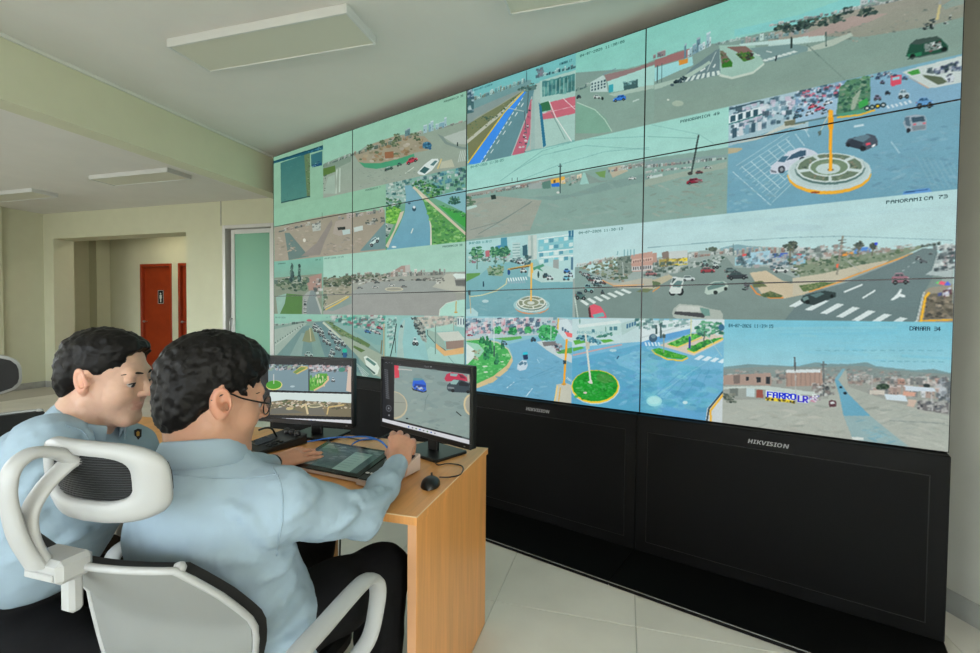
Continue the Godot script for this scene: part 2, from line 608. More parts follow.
# ---------------------------------------------------------------- the display wall
const PW := 1.2115
const PH := 0.6823
const WALL_TOP := 2.80
var EMIT := 1.0

func wall_node(called: String, label: String, category: String, local: Vector3, group := "") -> Node3D:
	return thing(called, label, category, WALL * local, -TURN, group)

func build_video_wall() -> void:
	var tex: ImageTexture = paint_feeds()
	var sm := mat(Color(0.006, 0.006, 0.006), 0.5, 0.0, 0.2)
	sm.emission_enabled = true
	sm.emission = Color.BLACK
	sm.emission_texture = tex
	sm.emission_energy_multiplier = EMIT / EXPO
	sm.texture_repeat = false
	var rows := ["top", "middle", "bottom"]
	var cols := ["first column beside the glazed door", "second column from the glazed door", "third column from the glazed door", "end column beside the right wall"]
	for r in 3:
		for c in 4:
			var o := wall_node("display_panel", "thin-framed black video wall display in the %s row, %s" % [rows[r], cols[c]], "display", Vector3((c + 0.5) * PW, WALL_TOP - (r + 0.5) * PH, 0.0), "video wall displays")
			var st := mb()
			box(st, Vector3(0, 0, -0.056), Vector3(PW - 0.0012, PH - 0.0012, 0.1), 0.001)
			obj("housing", st, M.black_edge, o)
			st = mb()
			var b := 0.0022
			for s in [-1, 1]:
				box(st, Vector3(s * (PW / 2 - 0.0006 - b / 2), 0, -0.003), Vector3(b, PH - 0.0012, 0.006), 0.0)
				box(st, Vector3(0, s * (PH / 2 - 0.0006 - b / 2), -0.003), Vector3(PW - 0.0012 - 2 * b, b, 0.006), 0.0)
			obj("bezel", st, M.black_edge, o)
			# lit face, its picture a quarter by a third of the whole wall
			st = mb()
			var w := PW / 2 - 0.003
			var h := PH / 2 - 0.003
			var cs := [Vector3(-w, h, -0.003), Vector3(w, h, -0.003), Vector3(w, -h, -0.003), Vector3(-w, -h, -0.003)]
			var uv := [Vector2(c / 4.0, r / 3.0), Vector2((c + 1) / 4.0, r / 3.0), Vector2((c + 1) / 4.0, (r + 1) / 3.0), Vector2(c / 4.0, (r + 1) / 3.0)]
			for k in [0, 1, 2, 0, 2, 3]:
				st.set_uv(uv[k])
				st.add_vertex(cs[k])
			obj("screen", st, sm, o)
	# the light that the four columns of displays throw into the room
	for c in 4:
		var al := AreaLight3D.new()
		al.name = "display_glow"
		al.area_size = Vector2(PW - 0.1, PH * 3 - 0.1)
		al.area_normalize_energy = false
		al.light_color = Color(0.72, 0.92, 0.86)
		al.light_energy = GLOW
		al.area_range = 12.0
		al.area_attenuation = 2.0
		al.shadow_enabled = true
		al.transform = WALL * Transform3D(Basis(Vector3.UP, PI), Vector3((c + 0.5) * PW, WALL_TOP - 1.5 * PH, 0.012))
		add_child(al, true)
	# cabinets under the displays
	var top := WALL_TOP - 3 * PH - 0.004
	for c in 4:
		var o := wall_node("base_cabinet", "matte black base cabinet with raised door panel, under the %s" % cols[c], "cabinet", Vector3((c + 0.5) * PW, 0.022, 0.0), "black cabinets under the video wall")
		var st := mb()
		span(st, Vector3(-PW / 2 + 0.001, 0, -0.26), Vector3(PW / 2 - 0.001, top - 0.022, 0.045), 0.004)
		obj("body", st, M.black, o)
		st = mb()
		var x0 := -PW / 2 + 0.06
		var x1 := PW / 2 - 0.06
		var y0 := 0.06
		var y1 := top - 0.022 - 0.085
		span(st, Vector3(x0, y0, 0.045), Vector3(x1, y1, 0.0475), 0.002)
		obj("door", st, M.black_panel, o)
		st = mb()
		for x in [x0, x1]:
			box(st, Vector3(x, (y0 + y1) / 2, 0.0465), Vector3(0.004, y1 - y0 + 0.004, 0.004), 0.0012)
		for y in [y0, y1]:
			box(st, Vector3(0, y, 0.0465), Vector3(x1 - x0 + 0.004, 0.004, 0.004), 0.0012)
		obj("door_edge", st, M.black_trim, o)
		var tm := TextMesh.new()
		var sf := SystemFont.new()
		sf.font_names = PackedStringArray(["Droid Sans"])
		sf.font_weight = 800
		tm.font = sf
		tm.text = "HIKVISION"
		tm.font_size = 24
		tm.pixel_size = 0.0011
		tm.depth = 0.002
		var l := inst("lettering", tm, M.silver, o)
		l.position = Vector3(0.0, top - 0.022 - 0.052, 0.0462)
		l.transform.basis = Basis(Vector3(1.2, 0, 0), Vector3(0.2, 1, 0), Vector3(0, 0, 1))
		l.set_meta("label", "small grey maker's lettering")
	# low black platform in front
	var pl := wall_node("plinth", "low matte black platform on the floor along the foot of the display wall", "plinth", Vector3(PW * 2, 0, 0.0))
	for c in 4:
		var st := mb()
		span(st, Vector3((c - 2) * PW + 0.0008, 0.0, -0.26), Vector3((c - 1) * PW - 0.0008, 0.021, 0.415), 0.003)
		obj("section", st, M.black, pl)
	var st2 := mb()
	span(st2, Vector3(-2 * PW, 0.017, 0.415), Vector3(2 * PW, 0.021, 0.4165), 0.0005)
	obj("edge_strip", st2, M.silver, pl)

const GLOW := 0.05

# ---------------------------------------------------------------- pictures on the displays
# A picture is painted flat, in the plane of its screen. Points are given as
# pixels of a crop of the photograph (fr sets the crop), carried into the plane of the screen.
var cv: Image
var cw := 2048
var ch := 864
var clip := Rect2(0, 0, 2048, 864)
var fo := Vector2.ZERO
var fs := 1.0
var to_cv: Callable
var rnd := RandomNumberGenerator.new()

func fr(ox: float, oy: float, s: float) -> void:
	fo = Vector2(ox, oy)
	fs = s

func feed(u0: float, v0: float, u1: float, v1: float) -> void:
	clip = Rect2(u0 / 4.0 * cw, v0 / 3.0 * ch, (u1 - u0) / 4.0 * cw, (v1 - v0) / 3.0 * ch)

func wall_map(p: Vector2) -> Vector2:
	# lens of the photograph: focal length, its slight barrel bend, and where it stood before the screens
	var x := (p.x - 490.0) / 428.918
	var y := (p.y - 326.5) / 428.918
	var a := x
	var b := y
	for k in 8:
		var s := 1.0 - 0.047411 * (a * a + b * b)
		a = x / s
		b = y / s
	var d := Basis.from_euler(Vector3(-0.034658, 0.604151, 0.009281)) * Vector3(a, -b, -1.0)
	var o := Vector3(4.242556, -1.512361, 2.304749)
	var q := o + d * (-o.z / d.z)
	return Vector2(q.x / (PW * 4.0) * cw, -q.y / (PH * 3.0) * ch)

func pt(x: float, y: float) -> Vector2:
	return to_cv.call(fo + Vector2(x, y) / fs)

func c8(r: int, g: int, b: int) -> Color:
	return Color8(clampi(r, 0, 255), clampi(g, 0, 255), clampi(b, 0, 255))

func fill(q: PackedVector2Array, col: Color, col2 = null, alpha := 1.0) -> void:
	var lo := q[0]
	var hi := q[0]
	for p in q:
		lo = lo.min(p)
		hi = hi.max(p)
	var y0 := maxi(int(ceil(lo.y - 0.5)), int(round(clip.position.y)))
	var y1 := mini(int(floor(hi.y - 0.5)), int(round(clip.end.y)) - 1)
	var cx0 := int(round(clip.position.x))
	var cx1 := int(round(clip.end.x))
	var n := q.size()
	for y in range(y0, y1 + 1):
		var yy := y + 0.5
		var xs := []
		for i in n:
			var a := q[i]
			var b := q[(i + 1) % n]
			if (a.y <= yy) != (b.y <= yy):
				xs.append(a.x + (b.x - a.x) * (yy - a.y) / (b.y - a.y))
		xs.sort()
		var c := col
		if col2 != null:
			c = col.lerp(col2, clampf((yy - lo.y) / maxf(1.0, hi.y - lo.y), 0, 1))
		for i in range(0, xs.size() - 1, 2):
			var x0 := maxi(int(round(xs[i])), cx0)
			var x1 := mini(int(round(xs[i + 1])), cx1)
			if x1 <= x0:
				continue
			if alpha >= 1.0:
				cv.fill_rect(Rect2i(x0, y, x1 - x0, 1), c)
			else:
				for x in range(x0, x1):
					cv.set_pixel(x, y, cv.get_pixel(x, y).lerp(c, alpha))

func pg(a: Array, col: Color, col2 = null, alpha := 1.0) -> void:
	var q := PackedVector2Array()
	for i in range(0, a.size(), 2):
		q.append(pt(a[i], a[i + 1]))
	fill(q, col, col2, alpha)

func ell(x: float, y: float, rx: float, ry: float, col: Color, alpha := 1.0, rot := 0.0) -> void:
	var a := []
	for k in 18:
		var v := Vector2(cos(TAU * k / 18.0) * rx, sin(TAU * k / 18.0) * ry).rotated(rot)
		a += [x + v.x, y + v.y]
	pg(a, col, null, alpha)

func ln(a: Array, w: float, col: Color, alpha := 1.0) -> void:
	for i in range(0, a.size() - 2, 2):
		var p := Vector2(a[i], a[i + 1])
		var q := Vector2(a[i + 2], a[i + 3])
		var n := (q - p).orthogonal().normalized() * w / 2.0
		var e := (q - p).normalized() * w * 0.2
		pg([p.x + n.x - e.x, p.y + n.y - e.y, q.x + n.x + e.x, q.y + n.y + e.y, q.x - n.x + e.x, q.y - n.y + e.y, p.x - n.x - e.x, p.y - n.y - e.y], col, null, alpha)

func dash(x0: float, y0: float, x1: float, y1: float, n: int, share: float, w: float, col: Color) -> void:
	for k in n:
		var a := float(k) / n
		var b := (k + share) / n
		ln([lerpf(x0, x1, a), lerpf(y0, y1, a), lerpf(x0, x1, b), lerpf(y0, y1, b)], w, col)

# specks of matter (leaves, roofs, people, stones) strewn inside a shape
func strew(a: Array, n: int, s0: float, s1: float, cols: Array, flat := 0.6, boxy := false, alpha := 1.0) -> void:
	var poly := PackedVector2Array()
	var lo := Vector2(1e9, 1e9)
	var hi := -lo
	for i in range(0, a.size(), 2):
		poly.append(Vector2(a[i], a[i + 1]))
		lo = lo.min(poly[-1])
		hi = hi.max(poly[-1])
	var done := 0
	for k in n * 6:
		if done >= n:
			break
		var p := Vector2(rnd.randf_range(lo.x, hi.x), rnd.randf_range(lo.y, hi.y))
		if not Geometry2D.is_point_in_polygon(p, poly):
			continue
		done += 1
		var s := rnd.randf_range(s0, s1)
		var c: Color = cols[rnd.randi() % cols.size()]
		c = c.lerp(Color.WHITE if rnd.randf() < 0.5 else Color.BLACK, rnd.randf() * 0.1)
		if boxy:
			var t := s * flat
			var sh := s * 0.12
			pg([p.x - s, p.y - t + sh, p.x + s, p.y - t - sh, p.x + s, p.y + t - sh, p.x - s, p.y + t + sh], c, null, alpha * 0.72)
		else:
			ell(p.x, p.y, s, s * flat, c, alpha, rnd.randf_range(-0.4, 0.4))

# a row of low houses along a line
func houses(x0: float, y0: float, x1: float, y1: float, n: int, h0: float, h1: float, cols: Array) -> void:
	for k in n:
		var f := (k + rnd.randf_range(-0.3, 0.3)) / n
		var x := lerpf(x0, x1, f)
		var y := lerpf(y0, y1, f)
		var w := absf(x1 - x0) / n * rnd.randf_range(0.6, 1.3)
		var h := rnd.randf_range(h0, h1)
		var sl := (y1 - y0) / (x1 - x0) * w
		var c: Color = cols[rnd.randi() % cols.size()]
		pg([x, y, x + w, y + sl, x + w, y + sl - h, x, y - h], c)
		pg([x, y - h, x + w, y + sl - h, x + w, y + sl - h * 1.15, x, y - h * 1.15], c.lerp(Color.WHITE, 0.35))
		if h > 6.0:
			for j in 1 + rnd.randi() % 3:
				var wx := x + w * rnd.randf_range(0.1, 0.75)
				var wy := y - h * rnd.randf_range(0.3, 0.8)
				pg([wx, wy, wx + w * 0.16, wy, wx + w * 0.16, wy + h * 0.2, wx, wy + h * 0.2], c.lerp(Color(0.12, 0.2, 0.22), 0.7))

func car(x: float, y: float, l: float, h: float, slope: float, body: Color, glass := Color8(40, 60, 70), face := 1.0) -> void:
	# seen obliquely; slope = rise of its long side, face = which end is the front
	var f := func(a: Array, c: Color) -> void:
		var o := []
		for i in range(0, a.size(), 2):
			o += [x + a[i] * l * 0.5 * face, y - a[i + 1] * h * 0.5 + a[i] * face * slope * l * 0.5]
		pg(o, c)
	f.call([-1.0, -0.9, 1.02, -0.9, 1.05, -0.7, -0.95, -0.7], body.darkened(0.6))
	f.call([-1, -0.75, 1, -0.75, 1.0, -0.1, 0.85, 0.15, 0.5, 0.25, -0.95, 0.25, -1.0, 0.0], body)
	f.call([-0.8, 0.2, 0.5, 0.2, 0.25, 0.95, -0.6, 1.0], body.lightened(0.18))
	f.call([-0.72, 0.22, -0.1, 0.22, -0.1, 0.78, -0.55, 0.8], glass)
	f.call([-0.04, 0.22, 0.42, 0.22, 0.2, 0.78, -0.04, 0.78], glass)
	f.call([0.8, -0.35, 1.0, -0.35, 1.0, -0.1, 0.85, -0.05], body.lightened(0.45))
	f.call([-1.0, -0.25, -0.9, -0.25, -0.9, 0.05, -1.0, 0.05], Color8(170, 70, 70))
	for wx in [-0.6, 0.6]:
		ell(x + wx * l * 0.5 * face, y + 0.72 * h * 0.5 + wx * face * slope * l * 0.5, h * 0.22, h * 0.25, Color8(30, 36, 38))
		ell(x + wx * l * 0.5 * face, y + 0.72 * h * 0.5 + wx * face * slope * l * 0.5, h * 0.1, h * 0.12, Color8(120, 130, 130))

func zebra(x0: float, y0: float, x1: float, y1: float, dx: float, dy: float, n: int, share: float, col: Color) -> void:
	for k in n:
		var a := float(k) / n
		var b := (k + share) / n
		var p := Vector2(lerpf(x0, x1, a), lerpf(y0, y1, a))
		var q := Vector2(lerpf(x0, x1, b), lerpf(y0, y1, b))
		pg([p.x, p.y, q.x, q.y, q.x + dx, q.y + dy, p.x + dx, p.y + dy], col)

const GLYPHS := {"0": [14, 17, 19, 21, 25, 17, 14], "1": [4, 12, 4, 4, 4, 4, 14], "2": [14, 17, 1, 6, 8, 16, 31], "3": [30, 1, 1, 14, 1, 1, 30], "4": [2, 6, 10, 18, 31, 2, 2], "5": [31, 16, 30, 1, 1, 17, 14], "6": [6, 8, 16, 30, 17, 17, 14], "7": [31, 1, 2, 4, 8, 8, 8], "8": [14, 17, 17, 14, 17, 17, 14], "9": [14, 17, 17, 15, 1, 2, 12], "-": [0, 0, 0, 31, 0, 0, 0], ":": [0, 4, 4, 0, 4, 4, 0], "P": [30, 17, 17, 30, 16, 16, 16], "A": [14, 17, 17, 31, 17, 17, 17], "N": [17, 25, 21, 19, 17, 17, 17], "O": [14, 17, 17, 17, 17, 17, 14], "R": [30, 17, 17, 30, 20, 18, 17], "M": [17, 27, 21, 21, 17, 17, 17], "I": [14, 4, 4, 4, 4, 4, 14], "C": [14, 17, 16, 16, 16, 17, 14], "F": [31, 16, 16, 30, 16, 16, 16], "L": [16, 16, 16, 16, 16, 16, 31]}

func text(x: float, y: float, s: String, x1: float, tall: float, col: Color, bold := 0.0) -> void:
	# from x to x1, letters lie in the plane of the screen
	var o := pt(x, y)
	var w := (pt(x1, y).x - o.x) / s.length()
	var h := pt(x, y + tall).y - o.y
	captions.append([s, o, w, h, col, bold])

var captions := []

# pictures are soft, the captions the recorder lays over them are sharp
func soften(share: float) -> void:
	cv.resize(int(cw * share), int(ch * share), Image.INTERPOLATE_LANCZOS)
	cv.resize(cw, ch, Image.INTERPOLATE_CUBIC)
	for q in captions:
		caption(q[0], q[1], q[2], q[3], q[4], q[5])
	captions.clear()

func caption(s: String, o: Vector2, w: float, h: float, col: Color, bold: float) -> void:
	for i in s.length():
		if not GLYPHS.has(s[i]):
			continue
		for r in 7:
			for k in 5:
				if GLYPHS[s[i]][r] >> (4 - k) & 1:
					cv.fill_rect(Rect2i(roundi(o.x + (i * 6 + k) * w / 6.0), roundi(o.y + r * h / 7.0), maxi(1, roundi(w / 6.0 + bold)), maxi(1, roundi(h / 7.0))), col)

func grain(im: Image, amount: float, sd: int) -> void:
	# sensor noise of the cameras and block noise of the video
	var f := FastNoiseLite.new()
	f.seed = sd
	f.frequency = 0.09
	f.fractal_octaves = 3
	var d := im.get_data()
	var w := im.get_width()
	var h := im.get_height()
	var rg := RandomNumberGenerator.new()
	rg.seed = sd
	var wob := PackedFloat32Array()
	for k in 4096:
		wob.append(rg.randfn(0.0, 1.0))
	var i := 0
	for y in h:
		for x in w:
			var n := 1.0 + amount * (wob[(x * 7 + y * 193 + (x * y) % 89) & 4095] * 0.6 + f.get_noise_2d(x, y) * 0.4 + f.get_noise_2d(x * 0.15 + 700.0, y * 0.25) * 1.0)
			d[i] = mini(255, int(d[i] * n))
			d[i + 1] = mini(255, int(d[i + 1] * n))
			d[i + 2] = mini(255, int(d[i + 2] * n))
			i += 3
	im.set_data(w, h, false, Image.FORMAT_RGB8, d)

const TOWN := [Color8(150, 165, 160), Color8(125, 140, 138), Color8(170, 178, 170), Color8(140, 120, 112), Color8(105, 120, 120), Color8(185, 200, 196)]

func paint_feeds() -> ImageTexture:
	cw = 2048
	ch = 864
	cv = Image.create(cw, ch, false, Image.FORMAT_RGB8)
	to_cv = wall_map
	rnd.seed = 11
	feeds_row0()
	feeds_row1()
	feeds_row2()
	feeds_row3()
	soften(0.6)
	grain(cv, 0.03, 5)
	return ImageTexture.create_from_image(cv)

func base_fill(a: Color, b = null) -> void:
	var r := clip
	fill(PackedVector2Array([r.position, Vector2(r.end.x, r.position.y), r.end, Vector2(r.position.x, r.end.y)]), a, b)

func feeds_row0() -> void:
	# a window of the monitoring program with one dark picture
	feed(0, 0, 0.6667, 0.75)
	base_fill(c8(134, 178, 150))
	fr(270, 120, 5.933)
	pg([30, 262, 312, 160, 312, 184, 30, 276], c8(28, 84, 100))
	pg([30, 262, 312, 160, 312, 166, 30, 267], c8(14, 60, 78))
	strew([230, 196, 312, 165, 312, 180, 230, 210], 14, 2, 5, [c8(70, 130, 160), c8(120, 180, 190)], 0.5, true)
	pg([72, 270, 238, 206, 236, 462, 72, 503], c8(58, 112, 108), c8(74, 128, 118))
	pg([205, 220, 238, 206, 236, 462, 218, 462], c8(92, 120, 84))
	strew([215, 225, 236, 220, 234, 455, 220, 460], 40, 2, 6, [c8(70, 100, 60), c8(120, 140, 110), c8(95, 110, 90)])
	strew([75, 275, 205, 225, 212, 455, 75, 495], 50, 1, 3, [c8(80, 130, 122), c8(60, 108, 108)])
	pg([72, 496, 236, 455, 236, 462, 72, 503], c8(40, 80, 80))
	pg([244, 216, 308, 194, 308, 262, 244, 284], c8(52, 106, 112))
	pg([250, 278, 306, 260, 306, 276, 250, 290], c8(24, 76, 110))
	strew([252, 262, 306, 250, 306, 272, 252, 288], 10, 2, 5, [c8(150, 190, 190), c8(20, 60, 90)], 0.5, true)
	# panorama with a dug-up roundabout
	feed(0.6667, 0, 2.0, 0.75)
	base_fill(c8(140, 190, 165), c8(150, 188, 170))
	fr(345, 85, 5.224)
	pg([-170, 455, 0, 372, 60, 350, 100, 320, 250, 265, 400, 235, 480, 215, 640, 175, 640, 500, 200, 520, -170, 640], c8(138, 158, 142), c8(150, 162, 148))
	fr(270, 120, 5.933)
	pg([312, 268, 470, 200, 480, 215, 470, 250, 312, 330], c8(120, 142, 126))
	pg([312, 295, 380, 275, 384, 310, 312, 340], c8(84, 116, 60))
	houses(312, 285, 480, 215, 14, 6, 18, [c8(110, 130, 120), c8(150, 165, 155), c8(90, 110, 100)])
	pg([385, 300, 395, 296, 380, 440, 388, 440], c8(176, 196, 180))
	pg([405, 290, 412, 288, 408, 430, 400, 432], c8(176, 196, 180))
	pg([312, 440, 340, 345, 370, 330, 378, 330, 378, 440], c8(150, 172, 156))
	strew([312, 330, 330, 330, 322, 430, 312, 430], 10, 2, 5, [c8(70, 96, 84)])
	fr(345, 85, 5.224)
	pg([40, 372, 130, 310, 260, 262, 400, 262, 440, 300, 420, 335, 350, 350, 270, 385, 220, 420, 150, 435, 90, 432, 60, 405], c8(150, 146, 124))
	pg([62, 405, 90, 410, 170, 408, 260, 385, 345, 355, 350, 372, 290, 408, 220, 425, 150, 438, 90, 432], c8(70, 150, 112))
	strew([60, 390, 130, 320, 260, 270, 390, 270, 400, 320, 330, 350, 250, 380, 120, 402], 90, 4, 14, [c8(150, 140, 110), c8(120, 118, 92), c8(168, 164, 146), c8(96, 110, 84), c8(140, 120, 90)])
	houses(40, 372, 410, 245, 22, 8, 20, [c8(108, 124, 108), c8(150, 160, 146), c8(84, 104, 92), c8(130, 128, 110)])
	for b in [[260, 270, 14, 16], [355, 265, 22, 20], [180, 300, 16, 12], [120, 325, 14, 12], [250, 300, 22, 18]]:
		strew([b[0] - b[2], b[1] - b[3], b[0] + b[2], b[1] - b[3], b[0] + b[2], b[1] + b[3], b[0] - b[2], b[1] + b[3]], 18, 4, 9, [c8(86, 104, 78), c8(64, 88, 66), c8(110, 124, 92)])
	houses(300, 268, 330, 258, 2, 22, 34, [c8(96, 130, 132)])
	houses(400, 248, 530, 208, 7, 20, 46, [c8(150, 182, 186), c8(120, 160, 170), c8(175, 200, 200)])
	pg([195, 350, 240, 345, 240, 378, 195, 384], c8(140, 98, 70))
	houses(480, 225, 640, 175, 6, 3, 10, [c8(150, 148, 138), c8(120, 130, 122)])
	pg([500, 265, 640, 215, 640, 300, 560, 300], c8(168, 182, 172))
	pg([470, 250, 500, 262, 520, 290, 600, 315, 640, 318, 640, 330, 590, 325, 510, 300], c8(120, 140, 132))
	zebra(590, 335, 640, 325, -14, 60, 5, 0.5, c8(176, 192, 182))
	ln([575, 292, 575, 310], 5, c8(40, 54, 54))
	ln([490, 380, 470, 430], 8, c8(196, 182, 130))
	pg([490, 395, 545, 380, 560, 420, 480, 430], c8(176, 182, 160))
	ell(415, 310, 24, 19, c8(50, 100, 130))
	strew([395, 295, 438, 295, 438, 328, 395, 328], 12, 3, 8, [c8(40, 84, 120), c8(80, 140, 160), c8(30, 60, 70)])
	car(336, 388, 58, 30, -0.42, c8(176, 62, 76), c8(90, 50, 60))
	car(215, 432, 44, 22, -0.35, c8(60, 96, 84), c8(150, 180, 170))
	car(270, 410, 26, 18, -0.4, c8(64, 120, 96))
	pg([362, 452, 400, 410, 440, 380, 472, 378, 476, 392, 440, 440, 400, 466, 372, 462], c8(206, 220, 214))
	pg([374, 446, 400, 420, 428, 432, 402, 458], c8(56, 96, 96))
	pg([430, 412, 456, 388, 470, 390, 448, 416], c8(84, 120, 120))
	ln([300, 458, 345, 425], 4, c8(190, 204, 190))
	strew([60, 440, 200, 440, 360, 400, 360, 470, 200, 510, 60, 540], 60, 2, 8, [c8(146, 162, 148), c8(132, 152, 140)], 0.3)
	text(505, 78, "PANORAMICA 35", 607, 10, c8(50, 80, 70))
	# a road with a blue cycle lane, and a playing court
	feed(2, 0, 2.6667, 0.75)
	base_fill(c8(112, 184, 184), c8(120, 170, 165))
	fr(460, 50, 5.442)
	pg([20, 280, 350, 150, 380, 150, 350, 230, 20, 420], c8(110, 150, 150))
	houses(60, 268, 345, 165, 26, 10, 26, [c8(130, 168, 164), c8(90, 130, 134), c8(160, 192, 186), c8(110, 130, 120)])
	pg([20, 330, 180, 260, 340, 195, 340, 225, 20, 400], c8(130, 150, 146))
	pg([20, 400, 340, 205, 370, 210, 240, 390, 30, 600], c8(112, 124, 92), c8(118, 122, 84))
	ln([22, 492, 240, 308, 350, 205], 16, c8(178, 184, 166))
	ln([60, 370, 200, 290, 330, 208], 5, c8(146, 156, 138))
	strew([30, 400, 200, 300, 330, 220, 340, 225, 200, 350, 40, 470], 60, 2, 7, [c8(80, 106, 72), c8(130, 136, 100), c8(70, 96, 80)])
	pg([30, 600, 236, 310, 345, 205, 372, 190, 400, 190, 395, 260, 270, 570, 130, 640], c8(96, 138, 144))
	pg([28, 612, 230, 330, 340, 212, 352, 212, 250, 360, 95, 612], c8(62, 140, 226))
	ln([26, 606, 228, 328, 338, 210], 6, c8(214, 188, 70))
	dash(98, 602, 340, 235, 14, 0.55, 4, c8(205, 225, 230))
	dash(120, 600, 355, 245, 7, 0.4, 5, c8(196, 214, 212))
	ln([270, 560, 350, 350, 382, 240], 6, c8(170, 184, 180))
	pg([272, 560, 350, 360, 375, 255, 385, 255, 385, 400, 340, 550], c8(182, 100, 118))
	strew([290, 550, 350, 400, 375, 280, 385, 290, 350, 540], 26, 3, 10, [c8(70, 60, 74), c8(160, 90, 110), c8(60, 84, 90), c8(196, 190, 190)])
	pg([370, 500, 380, 260, 388, 260, 380, 530, 340, 540], c8(168, 176, 168))
	pg([352, 330, 360, 200, 366, 200, 360, 330], c8(80, 110, 112))
	pg([385, 250, 400, 170, 440, 160, 420, 520, 375, 530], c8(150, 178, 172))
	pg([395, 180, 425, 160, 440, 520, 400, 525], c8(160, 186, 178))
	pg([425, 155, 630, 90, 630, 470, 440, 520], c8(160, 196, 186))
	pg([440, 160, 622, 112, 622, 205, 440, 240], c8(70, 130, 128))
	strew([445, 165, 618, 120, 618, 200, 445, 235], 60, 3, 12, [c8(60, 116, 118), c8(100, 160, 152), c8(50, 100, 96)], 1.4, true)
	for k in 8:
		ln([450 + k * 22, 165 - k * 6, 450 + k * 22, 238 - k * 5], 3, c8(150, 190, 180))
	pg([430, 275, 478, 262, 490, 310, 430, 322], c8(52, 110, 76))
	pg([480, 268, 630, 232, 630, 325, 520, 352, 445, 362, 440, 330, 492, 312], c8(190, 104, 118))
	ln([478, 262, 515, 348, 605, 480], 5, c8(220, 226, 220))
	ln([555, 245, 630, 310], 4, c8(226, 216, 216))
	ln([445, 330, 630, 285], 3, c8(214, 180, 186))
	pg([420, 270, 436, 290, 462, 505, 446, 515], c8(44, 112, 140))
	ln([490, 320, 570, 470], 3, c8(96, 130, 124))
	strew([410, 90, 440, 84, 440, 130, 405, 140], 20, 4, 10, [c8(96, 110, 120), c8(130, 120, 130), c8(70, 96, 104)], 0.8, true)
	houses(440, 130, 625, 82, 14, 8, 22, [c8(70, 110, 112), c8(150, 190, 186), c8(46, 84, 92)])
	pg([345, 190, 405, 175, 405, 200, 345, 215], c8(86, 120, 116))
	strew([300, 200, 400, 160, 405, 185, 320, 220], 40, 3, 8, [c8(56, 92, 88), c8(110, 150, 140), c8(80, 104, 96)])
	ln([352, 160, 352, 100], 4, c8(70, 116, 122))
	pg([22, 205, 52, 200, 58, 250, 22, 262], c8(70, 100, 120))
	pg([22, 262, 60, 250, 60, 330, 22, 340], c8(66, 104, 106))
	strew([22, 215, 58, 205, 58, 330, 24, 335], 30, 3, 9, [c8(180, 210, 210), c8(50, 84, 96), c8(120, 150, 160)], 0.7, true)
	ln([230, 300, 340, 320], 4, c8(176, 196, 190))
	ln([340, 320, 352, 440], 4, c8(80, 100, 104))
	text(62, 208, "04-07-2026", 165, 9, c8(40, 96, 104))
	text(535, 58, "CAMARA 17", 605, 11, c8(24, 70, 80))
	# panorama of a wide crossing, with a green three-wheeled taxi
	feed(2.6667, 0, 4, 0.75)
	base_fill(c8(130, 196, 182), c8(150, 204, 196))
	fr(800, 0, 4.665)
	for k in 9:
		ln([-200 + k * 60, -10 - k * 16, 300 + k * 40, -140 - k * 10], 10, c8(120, 190, 200), 0.25)
	pg([-300, 130, 0, 70, 420, -60, 420, 60, -300, 160], c8(120, 196, 202), null, 0.45)
	fr(640, 0, 4.665)
	pg([-360, 330, 0, 300, 180, 225, 360, 190, 560, 150, 793, 110, 1000, 45, 1250, -30, 1500, -80, 1500, 700, -360, 800], c8(122, 150, 142), c8(140, 162, 146))
	# right-hand bank of bare earth
	fr(800, 0, 4.665)
	pg([-140, 150, 0, 120, 150, 80, 300, 45, 500, 5, 620, -30, 760, -60, 760, 110, 560, 150, 300, 180, 130, 170, -140, 200], c8(150, 150, 138), c8(140, 146, 132))
	pg([0, 165, 240, 85, 400, 80, 330, 110, 200, 150, 60, 175], c8(164, 150, 142))
	strew([100, 170, 400, 90, 740, 20, 740, 100, 400, 175, 180, 215], 70, 2, 10, [c8(126, 136, 124), c8(156, 156, 142), c8(110, 124, 116)], 0.35)
	for b in [[80, 105, 62, 26], [310, 70, 46, 20], [20, 112, 30, 16], [220, 60, 26, 16], [170, 92, 40, 18], [-70, 118, 40, 16]]:
		strew([b[0] - b[2], b[1] + b[3], b[0] - b[2] * 0.7, b[1] - b[3] * 0.7, b[0] + b[2] * 0.5, b[1] - b[3], b[0] + b[2], b[1] + b[3] * 0.7], 46, 4, 11, [c8(44, 66, 62), c8(60, 84, 74), c8(34, 54, 54), c8(86, 104, 92)])
	houses(-140, 120, 540, 12, 34, 5, 14, [c8(140, 150, 146), c8(110, 124, 122), c8(170, 180, 176), c8(90, 106, 108)])
	houses(268, 40, 350, 26, 4, 14, 24, [c8(170, 182, 182), c8(140, 156, 160)])
	pg([-140, 185, 120, 165, 125, 190, -140, 215], c8(176, 204, 196))
	pg([-140, 218, 60, 215, 240, 158, 250, 172, 160, 215, 60, 235, -140, 240], c8(170, 186, 172))
	ln([130, 215, 125, 150], 4, c8(60, 84, 80))
	ln([40, 205, 225, 372], 3, c8(84, 110, 104))
	ln([618, 70, 625, -30], 9, c8(150, 156, 150))
	ln([614, 120, 620, 60], 11, c8(190, 180, 130))
	ln([630, 65, 715, 15, 728, 100], 4, c8(120, 150, 146))
	pg([632, 62, 712, 20, 720, 60, 640, 80], c8(130, 158, 150), null, 0.6)
	strew([540, 155, 605, 105, 612, 150, 570, 165], 22, 3, 9, [c8(36, 50, 50), c8(70, 84, 84), c8(150, 160, 156)])
	strew([645, 140, 670, 105, 680, 115, 660, 150], 10, 3, 7, [c8(36, 50, 50), c8(180, 190, 186)])
